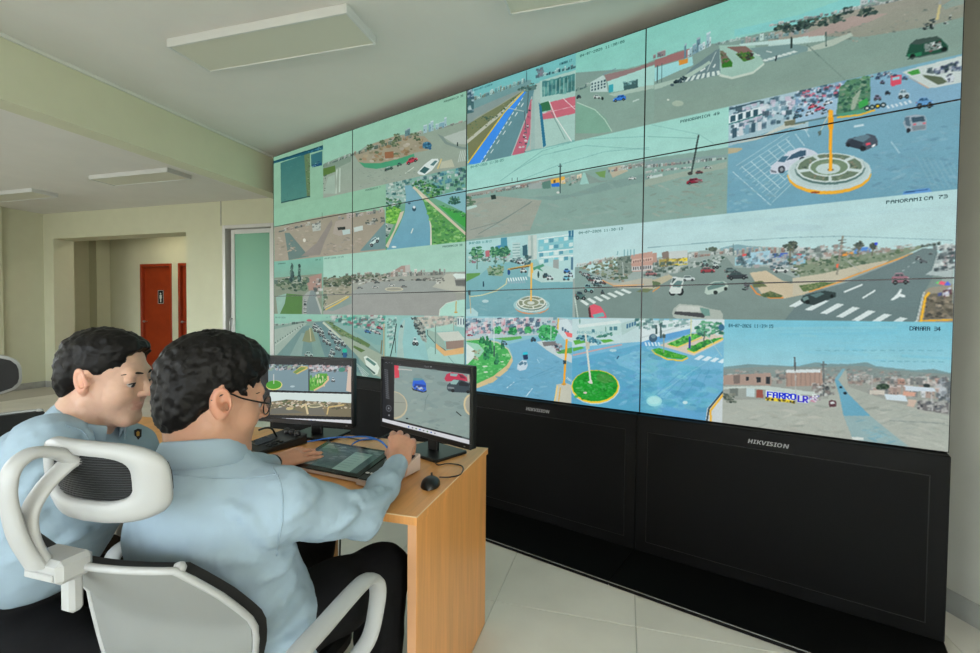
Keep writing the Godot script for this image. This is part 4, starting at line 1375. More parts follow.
func feeds_row2() -> void:
	# street with two tall trees
	feed(0, 1.5, 0.6667, 2.25)
	base_fill(c8(120, 176, 158), c8(130, 150, 128))
	fr(270, 210, 6.533)
	pg([36, 440, 330, 410, 330, 660, 36, 690], c8(128, 140, 122))
	pg([230, 440, 330, 408, 330, 520, 250, 520], c8(160, 134, 122))
	houses(40, 480, 240, 470, 9, 14, 34, [c8(110, 130, 116), c8(150, 160, 146), c8(90, 112, 100)])
	strew([50, 460, 130, 440, 240, 440, 240, 520, 60, 520], 110, 5, 14, [c8(70, 96, 76), c8(90, 116, 90), c8(54, 80, 66), c8(120, 134, 110)])
	for tx in [[145, 345, 14], [190, 345, 7]]:
		strew([tx[0], tx[1], tx[0] + tx[2], 460, tx[0] - tx[2], 460], 50, 3, 9, [c8(60, 92, 84), c8(44, 72, 70), c8(84, 116, 104)], 1.6)
	pg([70, 670, 110, 540, 210, 550, 205, 680], c8(82, 124, 68))
	pg([45, 560, 110, 540, 100, 600, 60, 690], c8(140, 176, 160))
	pg([205, 700, 215, 560, 262, 520, 285, 520, 330, 640, 330, 700], c8(122, 138, 136))
	pg([210, 700, 212, 560, 240, 530, 262, 520, 235, 600, 236, 700], c8(150, 158, 150))
	for k in 5:
		car(226, 580 + k * 24, 16, 16, 0, [c8(190, 200, 196), c8(60, 76, 76), c8(206, 210, 206)][k % 3])
	strew([270, 470, 330, 430, 330, 560, 300, 560], 34, 4, 10, [c8(150, 140, 130), c8(190, 196, 190), c8(80, 92, 90)], 0.9, true)
	pg([290, 560, 300, 555, 330, 640, 330, 680], c8(170, 178, 168))
	text(58, 346, "CAMARA", 105, 8, c8(60, 100, 90))
	text(290, 318, "CAM 12", 325, 9, c8(60, 100, 90))
	# panorama of a plaza
	feed(0.6667, 1.5, 2, 2.25)
	base_fill(c8(156, 198, 180), c8(166, 204, 190))
	fr(345, 230, 6.528)
	pg([-160, 320, 0, 300, 120, 290, 250, 280, 400, 270, 560, 265, 770, 265, 770, 560, -160, 560], c8(152, 160, 148), c8(154, 158, 148))
	pg([280, 270, 350, 225, 400, 225, 410, 270], c8(160, 142, 132))
	pg([372, 222, 404, 218, 406, 265, 374, 268], c8(176, 176, 168))
	houses(-10, 305, 300, 290, 18, 10, 30, [c8(150, 146, 134), c8(120, 128, 116), c8(176, 176, 164), c8(96, 110, 98)])
	houses(250, 300, 640, 285, 26, 12, 40, [c8(160, 146, 134), c8(190, 186, 176), c8(130, 130, 122), c8(110, 118, 110), c8(150, 158, 150)])
	strew([-160, 300, 100, 285, 260, 290, 250, 320, 0, 330, -160, 350], 110, 4, 12, [c8(90, 104, 84), c8(110, 122, 100), c8(70, 86, 72), c8(150, 150, 134)])
	strew([20, 320, 640, 300, 640, 320, 300, 330, 20, 350], 90, 4, 12, [c8(190, 196, 186), c8(120, 124, 116), c8(150, 146, 136), c8(84, 90, 86)], 0.4)
	pg([130, 335, 420, 322, 640, 330, 690, 400, 700, 440, 500, 560, -160, 560, -160, 430, 30, 400], c8(148, 156, 150))
	pg([-160, 420, 700, 395, 714, 445, 640, 465, 600, 510, 595, 560, -160, 560], c8(150, 154, 148))
	for cc in [[190, 335], [180, 365], [365, 360], [285, 352], [80, 370], [350, 318], [460, 316]]:
		car(cc[0], cc[1], 40, 14, -0.05, [c8(196, 200, 192), c8(90, 96, 92), c8(130, 134, 128)][int(cc[0]) % 3])
	ell(300, 380, 60, 14, c8(206, 202, 170), 0.8)
	ell(300, 380, 50, 10, c8(150, 152, 138))
	pg([550, 365, 640, 280, 770, 262, 770, 400, 640, 385], c8(176, 180, 166))
	pg([690, 270, 770, 262, 770, 365, 705, 360], c8(150, 156, 148))
	pg([685, 285, 700, 275, 770, 278, 770, 308, 710, 312], c8(206, 222, 214))
	pg([700, 320, 770, 318, 770, 358, 708, 356], c8(104, 108, 104))
	strew([575, 330, 620, 305, 630, 325, 590, 345], 16, 4, 10, [c8(120, 124, 116), c8(196, 200, 190)])
	pg([595, 560, 600, 510, 640, 470, 714, 448, 770, 440, 770, 560], c8(168, 212, 196))
	ln([595, 560, 600, 508, 642, 468, 714, 448], 5, c8(200, 214, 200))
	ln([708, 455, 706, 525], 7, c8(190, 164, 100))
	ell(706, 527, 12, 5, c8(190, 150, 70))
	fr(270, 210, 6.533)
	strew([340, 450, 480, 430, 520, 430, 510, 490, 350, 500], 120, 5, 15, [c8(84, 100, 78), c8(64, 80, 66), c8(104, 116, 92), c8(130, 130, 110)])
	pg([340, 640, 420, 590, 500, 550, 520, 548, 520, 600, 400, 650], c8(130, 150, 142))
	pg([340, 500, 520, 490, 520, 550, 430, 590, 340, 620], c8(150, 150, 130))
	ln([355, 640, 430, 600, 500, 556], 8, c8(206, 180, 90))
	ln([350, 625, 420, 590, 490, 552], 5, c8(206, 196, 150))
	strew([330, 545, 380, 545, 350, 640, 330, 650], 30, 4, 11, [c8(80, 104, 84), c8(60, 86, 74), c8(180, 190, 180)])
	strew([345, 500, 510, 490, 500, 540, 350, 550], 40, 4, 11, [c8(130, 134, 116), c8(170, 166, 150), c8(96, 106, 92)], 0.4)
	text(348, 308, "04-07-2026 11:39", 470, 10, c8(60, 100, 90))
	fr(345, 230, 6.528)
	text(618, 92, "PANORAMICA 38", 752, 13, c8(50, 84, 76))
	# small roundabout seen from a street camera
	feed(2, 1.5, 2.6667, 2.25)
	base_fill(c8(160, 204, 198), c8(120, 168, 170))
	fr(460, 225, 6.217)
	pg([20, 70, 220, 55, 420, 40, 420, 120, 300, 150, 20, 140], c8(168, 208, 206))
	pg([240, 68, 278, 64, 282, 140, 240, 145], c8(76, 146, 166))
	pg([205, 120, 240, 112, 240, 140, 205, 140], c8(70, 130, 180))
	pg([312, 98, 360, 95, 365, 220, 315, 220], c8(176, 204, 200))
	for k in 6:
		ln([315, 110 + k * 18, 362, 108 + k * 18], 4, c8(110, 150, 150))
	pg([378, 118, 408, 108, 410, 180, 380, 180], c8(60, 100, 112))
	pg([412, 52, 472, 45, 475, 200, 415, 210], c8(190, 206, 198))
	pg([430, 52, 445, 50, 448, 200, 432, 205], c8(160, 182, 176))
	pg([470, 40, 712, 20, 712, 290, 520, 300, 470, 200], c8(170, 208, 206))
	pg([480, 72, 712, 40, 712, 130, 480, 160], c8(130, 190, 196))
	for r in 4:
		for k in 7:
			pg([486 + k * 32, 80 + r * 42 - k * 4, 512 + k * 32, 77 + r * 42 - k * 4, 512 + k * 32, 100 + r * 42 - k * 4, 486 + k * 32, 104 + r * 42 - k * 4], [c8(120, 190, 200), c8(200, 224, 220), c8(90, 150, 166), c8(160, 206, 206)][(r * 3 + k) % 4])
	ln([475, 75, 712, 42], 8, c8(206, 226, 222))
	ln([480, 160, 712, 135], 9, c8(210, 226, 222))
	ln([500, 190, 712, 178], 9, c8(210, 226, 222))
	pg([675, 20, 690, 18, 690, 60, 675, 62], c8(50, 110, 140))
	pg([695, 18, 712, 16, 712, 60, 695, 60], c8(50, 110, 140))
	pg([575, 205, 612, 202, 612, 280, 575, 285], c8(150, 160, 156))
	pg([690, 190, 712, 190, 712, 270, 690, 270], c8(80, 120, 140))
	strew([300, 200, 430, 180, 430, 250, 300, 260], 70, 4, 13, [c8(200, 214, 210), c8(60, 96, 100), c8(130, 160, 156), c8(40, 66, 70)], 0.7, true)
	strew([40, 180, 300, 150, 300, 215, 40, 225], 80, 5, 14, [c8(110, 150, 130), c8(180, 206, 196), c8(80, 120, 110), c8(150, 120, 130)], 0.6)
	pg([140, 150, 168, 145, 168, 185, 142, 188], c8(176, 110, 116))
	for b in [[90, 165, 48, 42], [205, 160, 40, 32], [262, 158, 34, 34]]:
		strew([b[0] - b[2], b[1], b[0] - b[2] * 0.5, b[1] - b[3], b[0] + b[2] * 0.5, b[1] - b[3], b[0] + b[2], b[1], b[0] + b[2] * 0.5, b[1] + b[3] * 0.7, b[0] - b[2] * 0.5, b[1] + b[3] * 0.7], 70, 5, 13, [c8(60, 124, 90), c8(84, 150, 104), c8(44, 100, 80), c8(110, 170, 124)], 0.6)
		ln([b[0], b[1] + 10, b[0] - 3, b[1] + 100], 6, c8(90, 120, 104))
	pg([20, 295, 110, 288, 100, 310, 20, 345], c8(96, 150, 84))
	pg([20, 345, 110, 300, 180, 240, 300, 220, 420, 250, 712, 330, 712, 580, 20, 580], c8(124, 178, 182), c8(110, 160, 168))
	pg([420, 250, 520, 240, 712, 290, 712, 345, 500, 350, 410, 310], c8(176, 206, 200))
	pg([150, 260, 260, 250, 250, 310, 160, 305], c8(140, 166, 140))
	strew([160, 240, 260, 230, 255, 308, 165, 300], 40, 4, 11, [c8(90, 130, 90), c8(150, 170, 140), c8(60, 100, 80)])
	zebra(280, 322, 410, 312, 8, 22, 8, 0.5, c8(214, 228, 226))
	zebra(275, 345, 400, 340, 6, 14, 9, 0.5, c8(150, 170, 180))
	ln([278, 325, 272, 360, 220, 395, 120, 425, 40, 435], 6, c8(206, 206, 160))
	for cc in [[530, 305, c8(60, 90, 96)], [555, 318, c8(200, 214, 214)], [665, 275, c8(70, 130, 190)], [660, 320, c8(120, 190, 206)], [385, 272, c8(200, 214, 210)], [690, 300, c8(190, 206, 214)], [365, 215, c8(190, 206, 206)]]:
		car(cc[0], cc[1], 44, 30, -0.03, cc[2])
	ell(480, 300, 6, 22, c8(50, 80, 80))
	ln([285, 268, 430, 240], 12, c8(206, 170, 90))
	ln([300, 266, 420, 248], 7, c8(110, 92, 60))
	pg([445, 255, 510, 232, 520, 245, 490, 258, 510, 280, 470, 262, 450, 275], c8(80, 150, 120))
	ln([128, 375, 128, 345], 8, c8(40, 70, 84))
	ell(290, 285, 9, 18, c8(40, 80, 130))
	ell(140, 463, 22, 10, c8(176, 206, 206))
	ell(438, 498, 112, 50, c8(206, 140, 100))
	ell(436, 488, 118, 50, c8(156, 196, 196))
	ell(436, 484, 100, 46, c8(206, 216, 208))
	ell(436, 478, 94, 46, c8(96, 124, 116))
	ell(436, 472, 92, 44, c8(206, 214, 202))
	ell(436, 472, 82, 37, c8(126, 138, 116))
	ell(434, 472, 58, 26, c8(206, 214, 202))
	ell(434, 472, 48, 20, c8(136, 146, 120))
	for a in [0.4, 1.4, 2.5, 3.6, 4.6, 5.7]:
		ln([434 + cos(a) * 50, 472 + sin(a) * 22, 436 + cos(a) * 88, 472 + sin(a) * 40], 8, c8(206, 214, 202))
	ell(432, 474, 24, 11, c8(196, 206, 196))
	ln([436, 232, 432, 460], 11, c8(232, 182, 84))
	pg([430, 225, 444, 225, 446, 290, 430, 290], c8(226, 180, 90))
	pg([20, 515, 60, 505, 95, 535, 90, 580, 20, 580], c8(170, 206, 206))
	ln([40, 410, 48, 540], 5, c8(190, 180, 140))
	pg([30, 400, 46, 400, 46, 425, 32, 425], c8(70, 90, 90))
	pg([705, 440, 712, 400, 716, 580, 700, 575], c8(130, 140, 130))
	strew([30, 420, 690, 400, 690, 560, 60, 570], 60, 6, 30, [c8(116, 166, 172), c8(128, 176, 180)], 0.2, false, 0.4)
	text(36, 96, "04-07-2026 11:30:13", 180, 13, c8(60, 130, 130))
	# avenue panorama
	feed(2.6667, 1.5, 4, 2.25)
	base_fill(c8(178, 212, 212), c8(186, 216, 214))
	fr(800, 190, 4.665)
	for k in 8:
		ln([-620 + k * 170, 150 - k * 8, -420 + k * 170, 140 - k * 8], 18, c8(170, 204, 208), 0.3)
	ell(20, 168, 120, 18, c8(164, 196, 200), 0.4)
	ln([-700, 260, -400, 236, 0, 215, 240, 212, 730, 240], 3, c8(130, 166, 172))
	fr(640, 210, 4.665)
	pg([-360, 330, -60, 240, 240, 190, 520, 160, 793, 175, 1480, 215, 1480, 520, -360, 560], c8(150, 166, 160))
	pg([400, 170, 480, 152, 560, 165, 640, 172, 640, 180, 400, 182], c8(130, 168, 174))
	houses(20, 250, 470, 190, 30, 8, 24, [c8(170, 180, 174), c8(140, 146, 140), c8(190, 200, 196), c8(150, 130, 120), c8(110, 124, 120)])
	houses(430, 205, 793, 190, 24, 10, 30, [c8(180, 190, 184), c8(150, 158, 152), c8(120, 140, 150), c8(150, 130, 122)])
	# road surface
	pg([-30, 400, 130, 300, 290, 260, 380, 215, 430, 215, 470, 265, 620, 262, 793, 330, 1000, 400, 1430, 250, 1430, 560, -30, 560], c8(126, 146, 140), c8(120, 140, 134))
	pg([20, 340, 150, 295, 175, 310, 40, 380, 20, 385], c8(180, 176, 150))
	ell(70, 340, 40, 12, c8(96, 116, 84))
	ln([20, 385, 60, 380, 105, 350], 5, c8(216, 150, 80))
	pg([-10, 210, 90, 190, 92, 235, -10, 255], c8(176, 146, 132))
	pg([115, 190, 148, 182, 150, 215, 118, 220], c8(130, 120, 112))
	pg([150, 185, 240, 180, 240, 218, 150, 220], c8(190, 200, 196))
	pg([178, 222, 240, 215, 240, 248, 180, 255], c8(226, 206, 70))
	pg([102, 222, 178, 220, 178, 250, 102, 260], c8(160, 150, 90))
	strew([105, 222, 235, 215, 235, 250, 105, 258], 30, 3, 8, [c8(90, 84, 60), c8(226, 206, 90), c8(120, 110, 70)], 0.8, true)
	strew([30, 240, 300, 230, 290, 275, 100, 300, 30, 300], 90, 4, 12, [c8(196, 206, 200), c8(90, 110, 100), c8(150, 160, 152), c8(60, 84, 76)], 0.6, true)
	strew([300, 240, 400, 205, 420, 215, 400, 260, 300, 268], 50, 4, 10, [c8(60, 90, 80), c8(180, 194, 188), c8(100, 120, 110)])
	pg([470, 215, 560, 205, 560, 250, 470, 255], c8(150, 196, 204))
	pg([545, 192, 640, 182, 640, 250, 548, 252], c8(160, 200, 212))
	pg([636, 200, 722, 195, 722, 215, 636, 220], c8(70, 100, 190))
	pg([636, 220, 722, 215, 722, 265, 640, 262], c8(170, 180, 180))
	strew([480, 200, 793, 200, 793, 260, 640, 270, 480, 255], 130, 4, 12, [c8(190, 204, 204), c8(90, 120, 130), c8(60, 84, 90), c8(160, 150, 150), c8(130, 170, 186)], 0.7, true)
	pg([505, 200, 525, 198, 525, 208, 505, 210], c8(210, 90, 90))
	pg([760, 200, 790, 198, 790, 208, 762, 210], c8(210, 90, 100))
	for t in [[735, 165, 34, 28], [360, 175, 30, 8]]:
		strew([t[0] - t[2], t[1], t[0], t[1] - t[3], t[0] + t[2], t[1], t[0], t[1] + t[3]], 40, 4, 10, [c8(80, 96, 84), c8(100, 116, 96), c8(64, 80, 74)])
	ln([735, 175, 732, 250], 7, c8(110, 104, 90))
	ln([462, 205, 462, 150], 4, c8(90, 116, 116))
	pg([540, 290, 620, 280, 700, 330, 793, 345, 850, 380, 700, 410, 600, 390], c8(196, 184, 156))
	ln([545, 345, 575, 385, 640, 405, 700, 406], 7, c8(220, 140, 70))
	pg([555, 335, 600, 328, 625, 350, 560, 355], c8(100, 112, 78))
	pg([590, 390, 640, 372, 700, 395, 690, 405, 610, 402], c8(84, 104, 68))
	strew([600, 385, 640, 375, 690, 395, 620, 402], 20, 3, 8, [c8(66, 90, 60), c8(110, 120, 80)])
	strew([510, 365, 520, 325, 540, 330, 540, 365], 12, 4, 9, [c8(40, 56, 54), c8(90, 90, 96)])
	for cc in [[186, 345, 62, 78, c8(196, 208, 204)], [245, 314, 62, 26, c8(196, 210, 208)], [338, 275, 70, 26, c8(150, 70, 76)], [450, 275, 64, 24, c8(96, 120, 118)], [482, 302, 100, 36, c8(56, 66, 70)], [690, 275, 70, 28, c8(200, 208, 204)], [770, 272, 66, 30, c8(206, 212, 210)], [64, 290, 54, 22, c8(150, 110, 110)], [325, 240, 30, 30, c8(130, 160, 156)], [376, 250, 26, 34, c8(190, 204, 200)]]:
		car(cc[0], cc[1], cc[2], cc[3], -0.03, cc[4], c8(60, 80, 80))
	pg([150, 370, 160, 345, 190, 310, 220, 312, 222, 330, 206, 382, 160, 384], c8(200, 212, 206))
	pg([166, 350, 190, 325, 216, 328, 206, 352], c8(96, 130, 128))
	pg([322, 378, 330, 350, 370, 330, 415, 328, 438, 345, 432, 362, 385, 384, 335, 388], c8(176, 196, 184))
	pg([335, 352, 372, 335, 412, 332, 425, 345, 380, 358, 340, 368], c8(100, 132, 126))
	ell(376, 378, 11, 10, c8(44, 54, 52))
	ell(425, 360, 8, 9, c8(44, 54, 52))
	pg([165, 478, 172, 455, 200, 432, 300, 440, 345, 455, 400, 465, 412, 485, 412, 510, 200, 510, 170, 495], c8(168, 180, 170))
	pg([182, 455, 205, 440, 300, 446, 300, 470, 190, 470], c8(190, 198, 190))
	pg([180, 468, 330, 478, 320, 500, 175, 482], c8(70, 74, 76))
	pg([300, 450, 345, 458, 350, 490, 325, 492, 308, 475], c8(110, 150, 140))
	# far carriageway and the planted strip
	fr(800, 190, 4.665)
	pg([20, 335, 180, 300, 420, 285, 590, 262, 600, 270, 450, 335, 240, 415, 60, 470, 40, 440], c8(128, 144, 122))
	strew([-20, 320, 200, 300, 420, 290, 580, 265, 440, 325, 200, 390, 0, 400], 190, 4, 14, [c8(96, 118, 92), c8(120, 138, 112), c8(80, 104, 84), c8(150, 160, 140)])
	pg([0, 410, 140, 390, 320, 350, 450, 328, 420, 350, 300, 390, 200, 430, 40, 480, 0, 490], c8(190, 186, 164))
	pg([30, 440, 130, 425, 220, 425, 110, 460, 50, 470], c8(96, 120, 76))
	strew([40, 440, 130, 428, 200, 428, 110, 458, 55, 466], 40, 3, 9, [c8(76, 104, 64), c8(120, 136, 92)])
	ln([80, 470, 240, 418, 420, 350, 560, 298], 7, c8(222, 160, 90))
	pg([60, 480, 260, 425, 470, 340, 600, 275, 660, 280, 680, 340, 610, 470, 575, 620, -50, 620], c8(110, 130, 130), c8(104, 126, 126))
	pg([640, 380, 690, 280, 732, 250, 732, 415, 610, 400], c8(170, 186, 184))
	houses(640, 285, 735, 280, 7, 14, 30, [c8(190, 200, 196), c8(150, 160, 158), c8(110, 124, 124)])
	strew([670, 280, 735, 275, 732, 380, 650, 385], 90, 4, 13, [c8(206, 216, 212), c8(90, 104, 106), c8(150, 164, 164), c8(60, 74, 78), c8(176, 150, 150)], 0.6, true)
	ln([645, 375, 668, 300], 4, c8(200, 210, 206))
	houses(590, 272, 670, 262, 8, 6, 14, [c8(110, 124, 116), c8(80, 96, 90)])
	for cc in [[500, 412, 78, 44, c8(150, 110, 120)], [582, 320, 28, 20, c8(110, 120, 120)], [602, 337, 34, 16, c8(90, 100, 104)], [634, 300, 16, 10, c8(110, 120, 120)]]:
		car(cc[0], cc[1], cc[2], cc[3], -0.03, cc[4], c8(70, 80, 84))
	ln([243, 472, 326, 438], 9, c8(214, 226, 224))
	ln([328, 502, 385, 466], 8, c8(214, 226, 224))
	dash(510, 382, 600, 310, 4, 0.35, 4, c8(200, 214, 212))
	pg([455, 512, 480, 488, 500, 460, 508, 462, 500, 482, 520, 490, 520, 500, 496, 498, 466, 515], c8(214, 226, 224))
	for k in 8:
		var bx := 0.0 + k * 72
		var by := 528.0 + k * 17
		pg([bx - 20 + k * 2, by + 12, bx + 14 + k * 2, by + 16, bx + 100, by - 30, bx + 66, by - 36], c8(206, 220, 218))
	pg([36, 512, 50, 490, 90, 478, 130, 470, 150, 465, 205, 475, 205, 495, 160, 510, 100, 535, 50, 525], c8(50, 66, 66))
	pg([80, 485, 130, 472, 150, 480, 110, 500], c8(90, 120, 120))
	pg([45, 500, 70, 490, 78, 505, 52, 515], c8(110, 140, 136))
	ell(70, 520, 11, 10, c8(24, 34, 34))
	ell(185, 492, 8, 9, c8(24, 34, 34))
	pg([575, 620, 610, 470, 630, 455, 732, 440, 732, 620], c8(150, 146, 130))
	pg([600, 620, 622, 485, 732, 480, 732, 600, 610, 606], c8(110, 106, 92))
	strew([612, 500, 725, 495, 725, 600, 610, 600], 60, 4, 14, [c8(90, 88, 78), c8(130, 124, 108), c8(70, 70, 64), c8(150, 140, 120)])
	ln([590, 620, 612, 500, 628, 480], 12, c8(232, 180, 60))
	ln([572, 620, 606, 475], 6, c8(206, 214, 206))
	ln([600, 612, 732, 608], 7, c8(226, 170, 60))
	pg([660, 438, 680, 424, 700, 430, 696, 445], c8(230, 100, 120))
	pg([694, 444, 710, 424, 724, 446], c8(90, 110, 220))
	pg([655, 432, 675, 424, 670, 440], c8(110, 200, 120))
	strew([665, 490, 725, 455, 728, 490, 680, 500], 24, 4, 11, [c8(206, 214, 230), c8(60, 80, 150), c8(90, 60, 70), c8(210, 196, 160)], 0.9, true)
	ln([208, 395, 234, 212], 9, c8(140, 140, 126))
	ln([215, 232, 252, 228], 4, c8(96, 104, 100))
	ln([218, 246, 250, 242], 4, c8(96, 104, 100))
	pg([206, 345, 216, 345, 214, 362, 205, 362], c8(230, 110, 80))
	ln([240, 320, 325, 385], 3, c8(160, 170, 164))
	pg([230, 290, 282, 285, 284, 305, 232, 308], c8(230, 150, 70))
	pg([285, 268, 365, 265, 365, 292, 288, 296], c8(90, 140, 206))
	pg([0, 300, 60, 300, 60, 340, 0, 345], c8(140, 190, 206))
	strew([0, 270, 230, 255, 230, 300, 60, 330, 0, 350], 100, 4, 13, [c8(200, 206, 204), c8(110, 124, 120), c8(160, 140, 130), c8(84, 100, 100), c8(186, 190, 186)], 0.7, true)
	strew([230, 265, 560, 258, 560, 275, 400, 300, 240, 310], 80, 4, 11, [c8(130, 140, 132), c8(180, 188, 182), c8(96, 112, 106), c8(160, 140, 130)], 0.6, true)
	for t in [[310, 255, 20, 24], [375, 262, 15, 16], [5, 245, 16, 12]]:
		strew([t[0] - t[2], t[1], t[0], t[1] - t[3], t[0] + t[2], t[1], t[0], t[1] + t[3]], 34, 4, 9, [c8(80, 92, 84), c8(60, 74, 70), c8(104, 114, 100)])
		ln([t[0], t[1] + 10, t[0] - 6, t[1] + 44], 6, c8(104, 104, 92))
	ell(388, 250, 8, 7, c8(60, 80, 210))
	fr(640, 210, 4.665)
	fr(565, 215, 5.933)
	pg([60, 330, 200, 380, 330, 400, 470, 370, 534, 370, 534, 420, 250, 425, 60, 420], c8(176, 176, 160))
	pg([60, 300, 110, 300, 180, 350, 260, 400, 300, 415, 60, 590], c8(130, 158, 152))
	pg([60, 590, 60, 440, 200, 420, 440, 425, 534, 430, 534, 620, 60, 620], c8(118, 140, 134))
	strew([70, 300, 260, 245, 400, 235, 410, 330, 360, 390, 280, 375, 180, 335], 210, 4, 13, [c8(110, 130, 106), c8(90, 112, 90), c8(136, 148, 124), c8(150, 140, 120), c8(74, 96, 84)])
	houses(70, 300, 320, 250, 16, 8, 22, [c8(186, 196, 190), c8(150, 158, 150), c8(160, 140, 130)])
	pg([405, 228, 534, 205, 534, 320, 415, 330], c8(186, 152, 138))
	pg([410, 255, 534, 240, 534, 262, 412, 278], c8(206, 180, 166))
	pg([415, 298, 534, 288, 534, 316, 415, 325], c8(206, 210, 206))
	for k in 8:
		pg([420 + k * 14, 300 - k * 1.2, 428 + k * 14, 299 - k * 1.2, 428 + k * 14, 318 - k, 420 + k * 14, 319 - k], c8(90, 90, 92))
		pg([420 + k * 14, 262 - k * 2, 428 + k * 14, 261 - k * 2, 428 + k * 14, 274 - k * 2, 420 + k * 14, 275 - k * 2], c8(130, 104, 96))
	pg([320, 240, 405, 228, 410, 340, 330, 340], c8(120, 136, 126))
	strew([325, 245, 405, 235, 408, 335, 335, 335], 40, 4, 10, [c8(96, 116, 104), c8(140, 156, 146), c8(70, 92, 84)], 0.7, true)
	for k in 4:
		ln([366 + k * 20, 232, 366 + k * 20, 192], 5, c8(110, 160, 166))
	ln([322, 225, 326, 205], 5, c8(110, 160, 166))
	ln([355, 270, 362, 360], 5, c8(176, 190, 184))
	for k in 34:
		var f := rnd.randf()
		car(lerpf(80, 230, f) + rnd.randf_range(-40, 30) * f, lerpf(325, 390, f) + rnd.randf_range(-12, 24) * f, lerpf(16, 46, f), lerpf(9, 24, f), 0.12, [c8(196, 210, 208), c8(84, 112, 112), c8(150, 176, 172), c8(110, 84, 84)][k % 4])
	for cc in [[205, 380, 56, 30, c8(206, 216, 212)], [145, 425, 60, 44, c8(120, 170, 166)], [95, 465, 64, 50, c8(76, 110, 106)], [232, 445, 20, 26, c8(70, 90, 90)]]:
		car(cc[0], cc[1], cc[2], cc[3], 0.1, cc[4])
	for k in 7:
		pg([90 + k * 42, 500 - k * 11, 108 + k * 42, 492 - k * 11, 150 + k * 44, 520 - k * 12, 132 + k * 44, 530 - k * 12], c8(206, 220, 214))
	ln([230, 380, 300, 415, 480, 408], 5, c8(222, 160, 100))
	pg([480, 425, 540, 428, 500, 450, 440, 445], c8(110, 124, 92))
	pg([150, 530, 180, 520, 220, 535, 250, 580, 258, 605, 160, 605, 150, 580], c8(214, 92, 108))
	pg([168, 585, 235, 570, 245, 595, 180, 604], c8(110, 170, 170))
	pg([142, 545, 152, 535, 162, 600, 148, 600], c8(90, 50, 56))
	ln([60, 480, 78, 600], 8, c8(180, 200, 190))
	text(84, 84, "04-07-2026 11:30:13", 360, 14, c8(56, 100, 96))
	fr(800, 190, 4.665)
	text(430, 46, "PANORAMICA 73", 708, 16, c8(26, 50, 54))

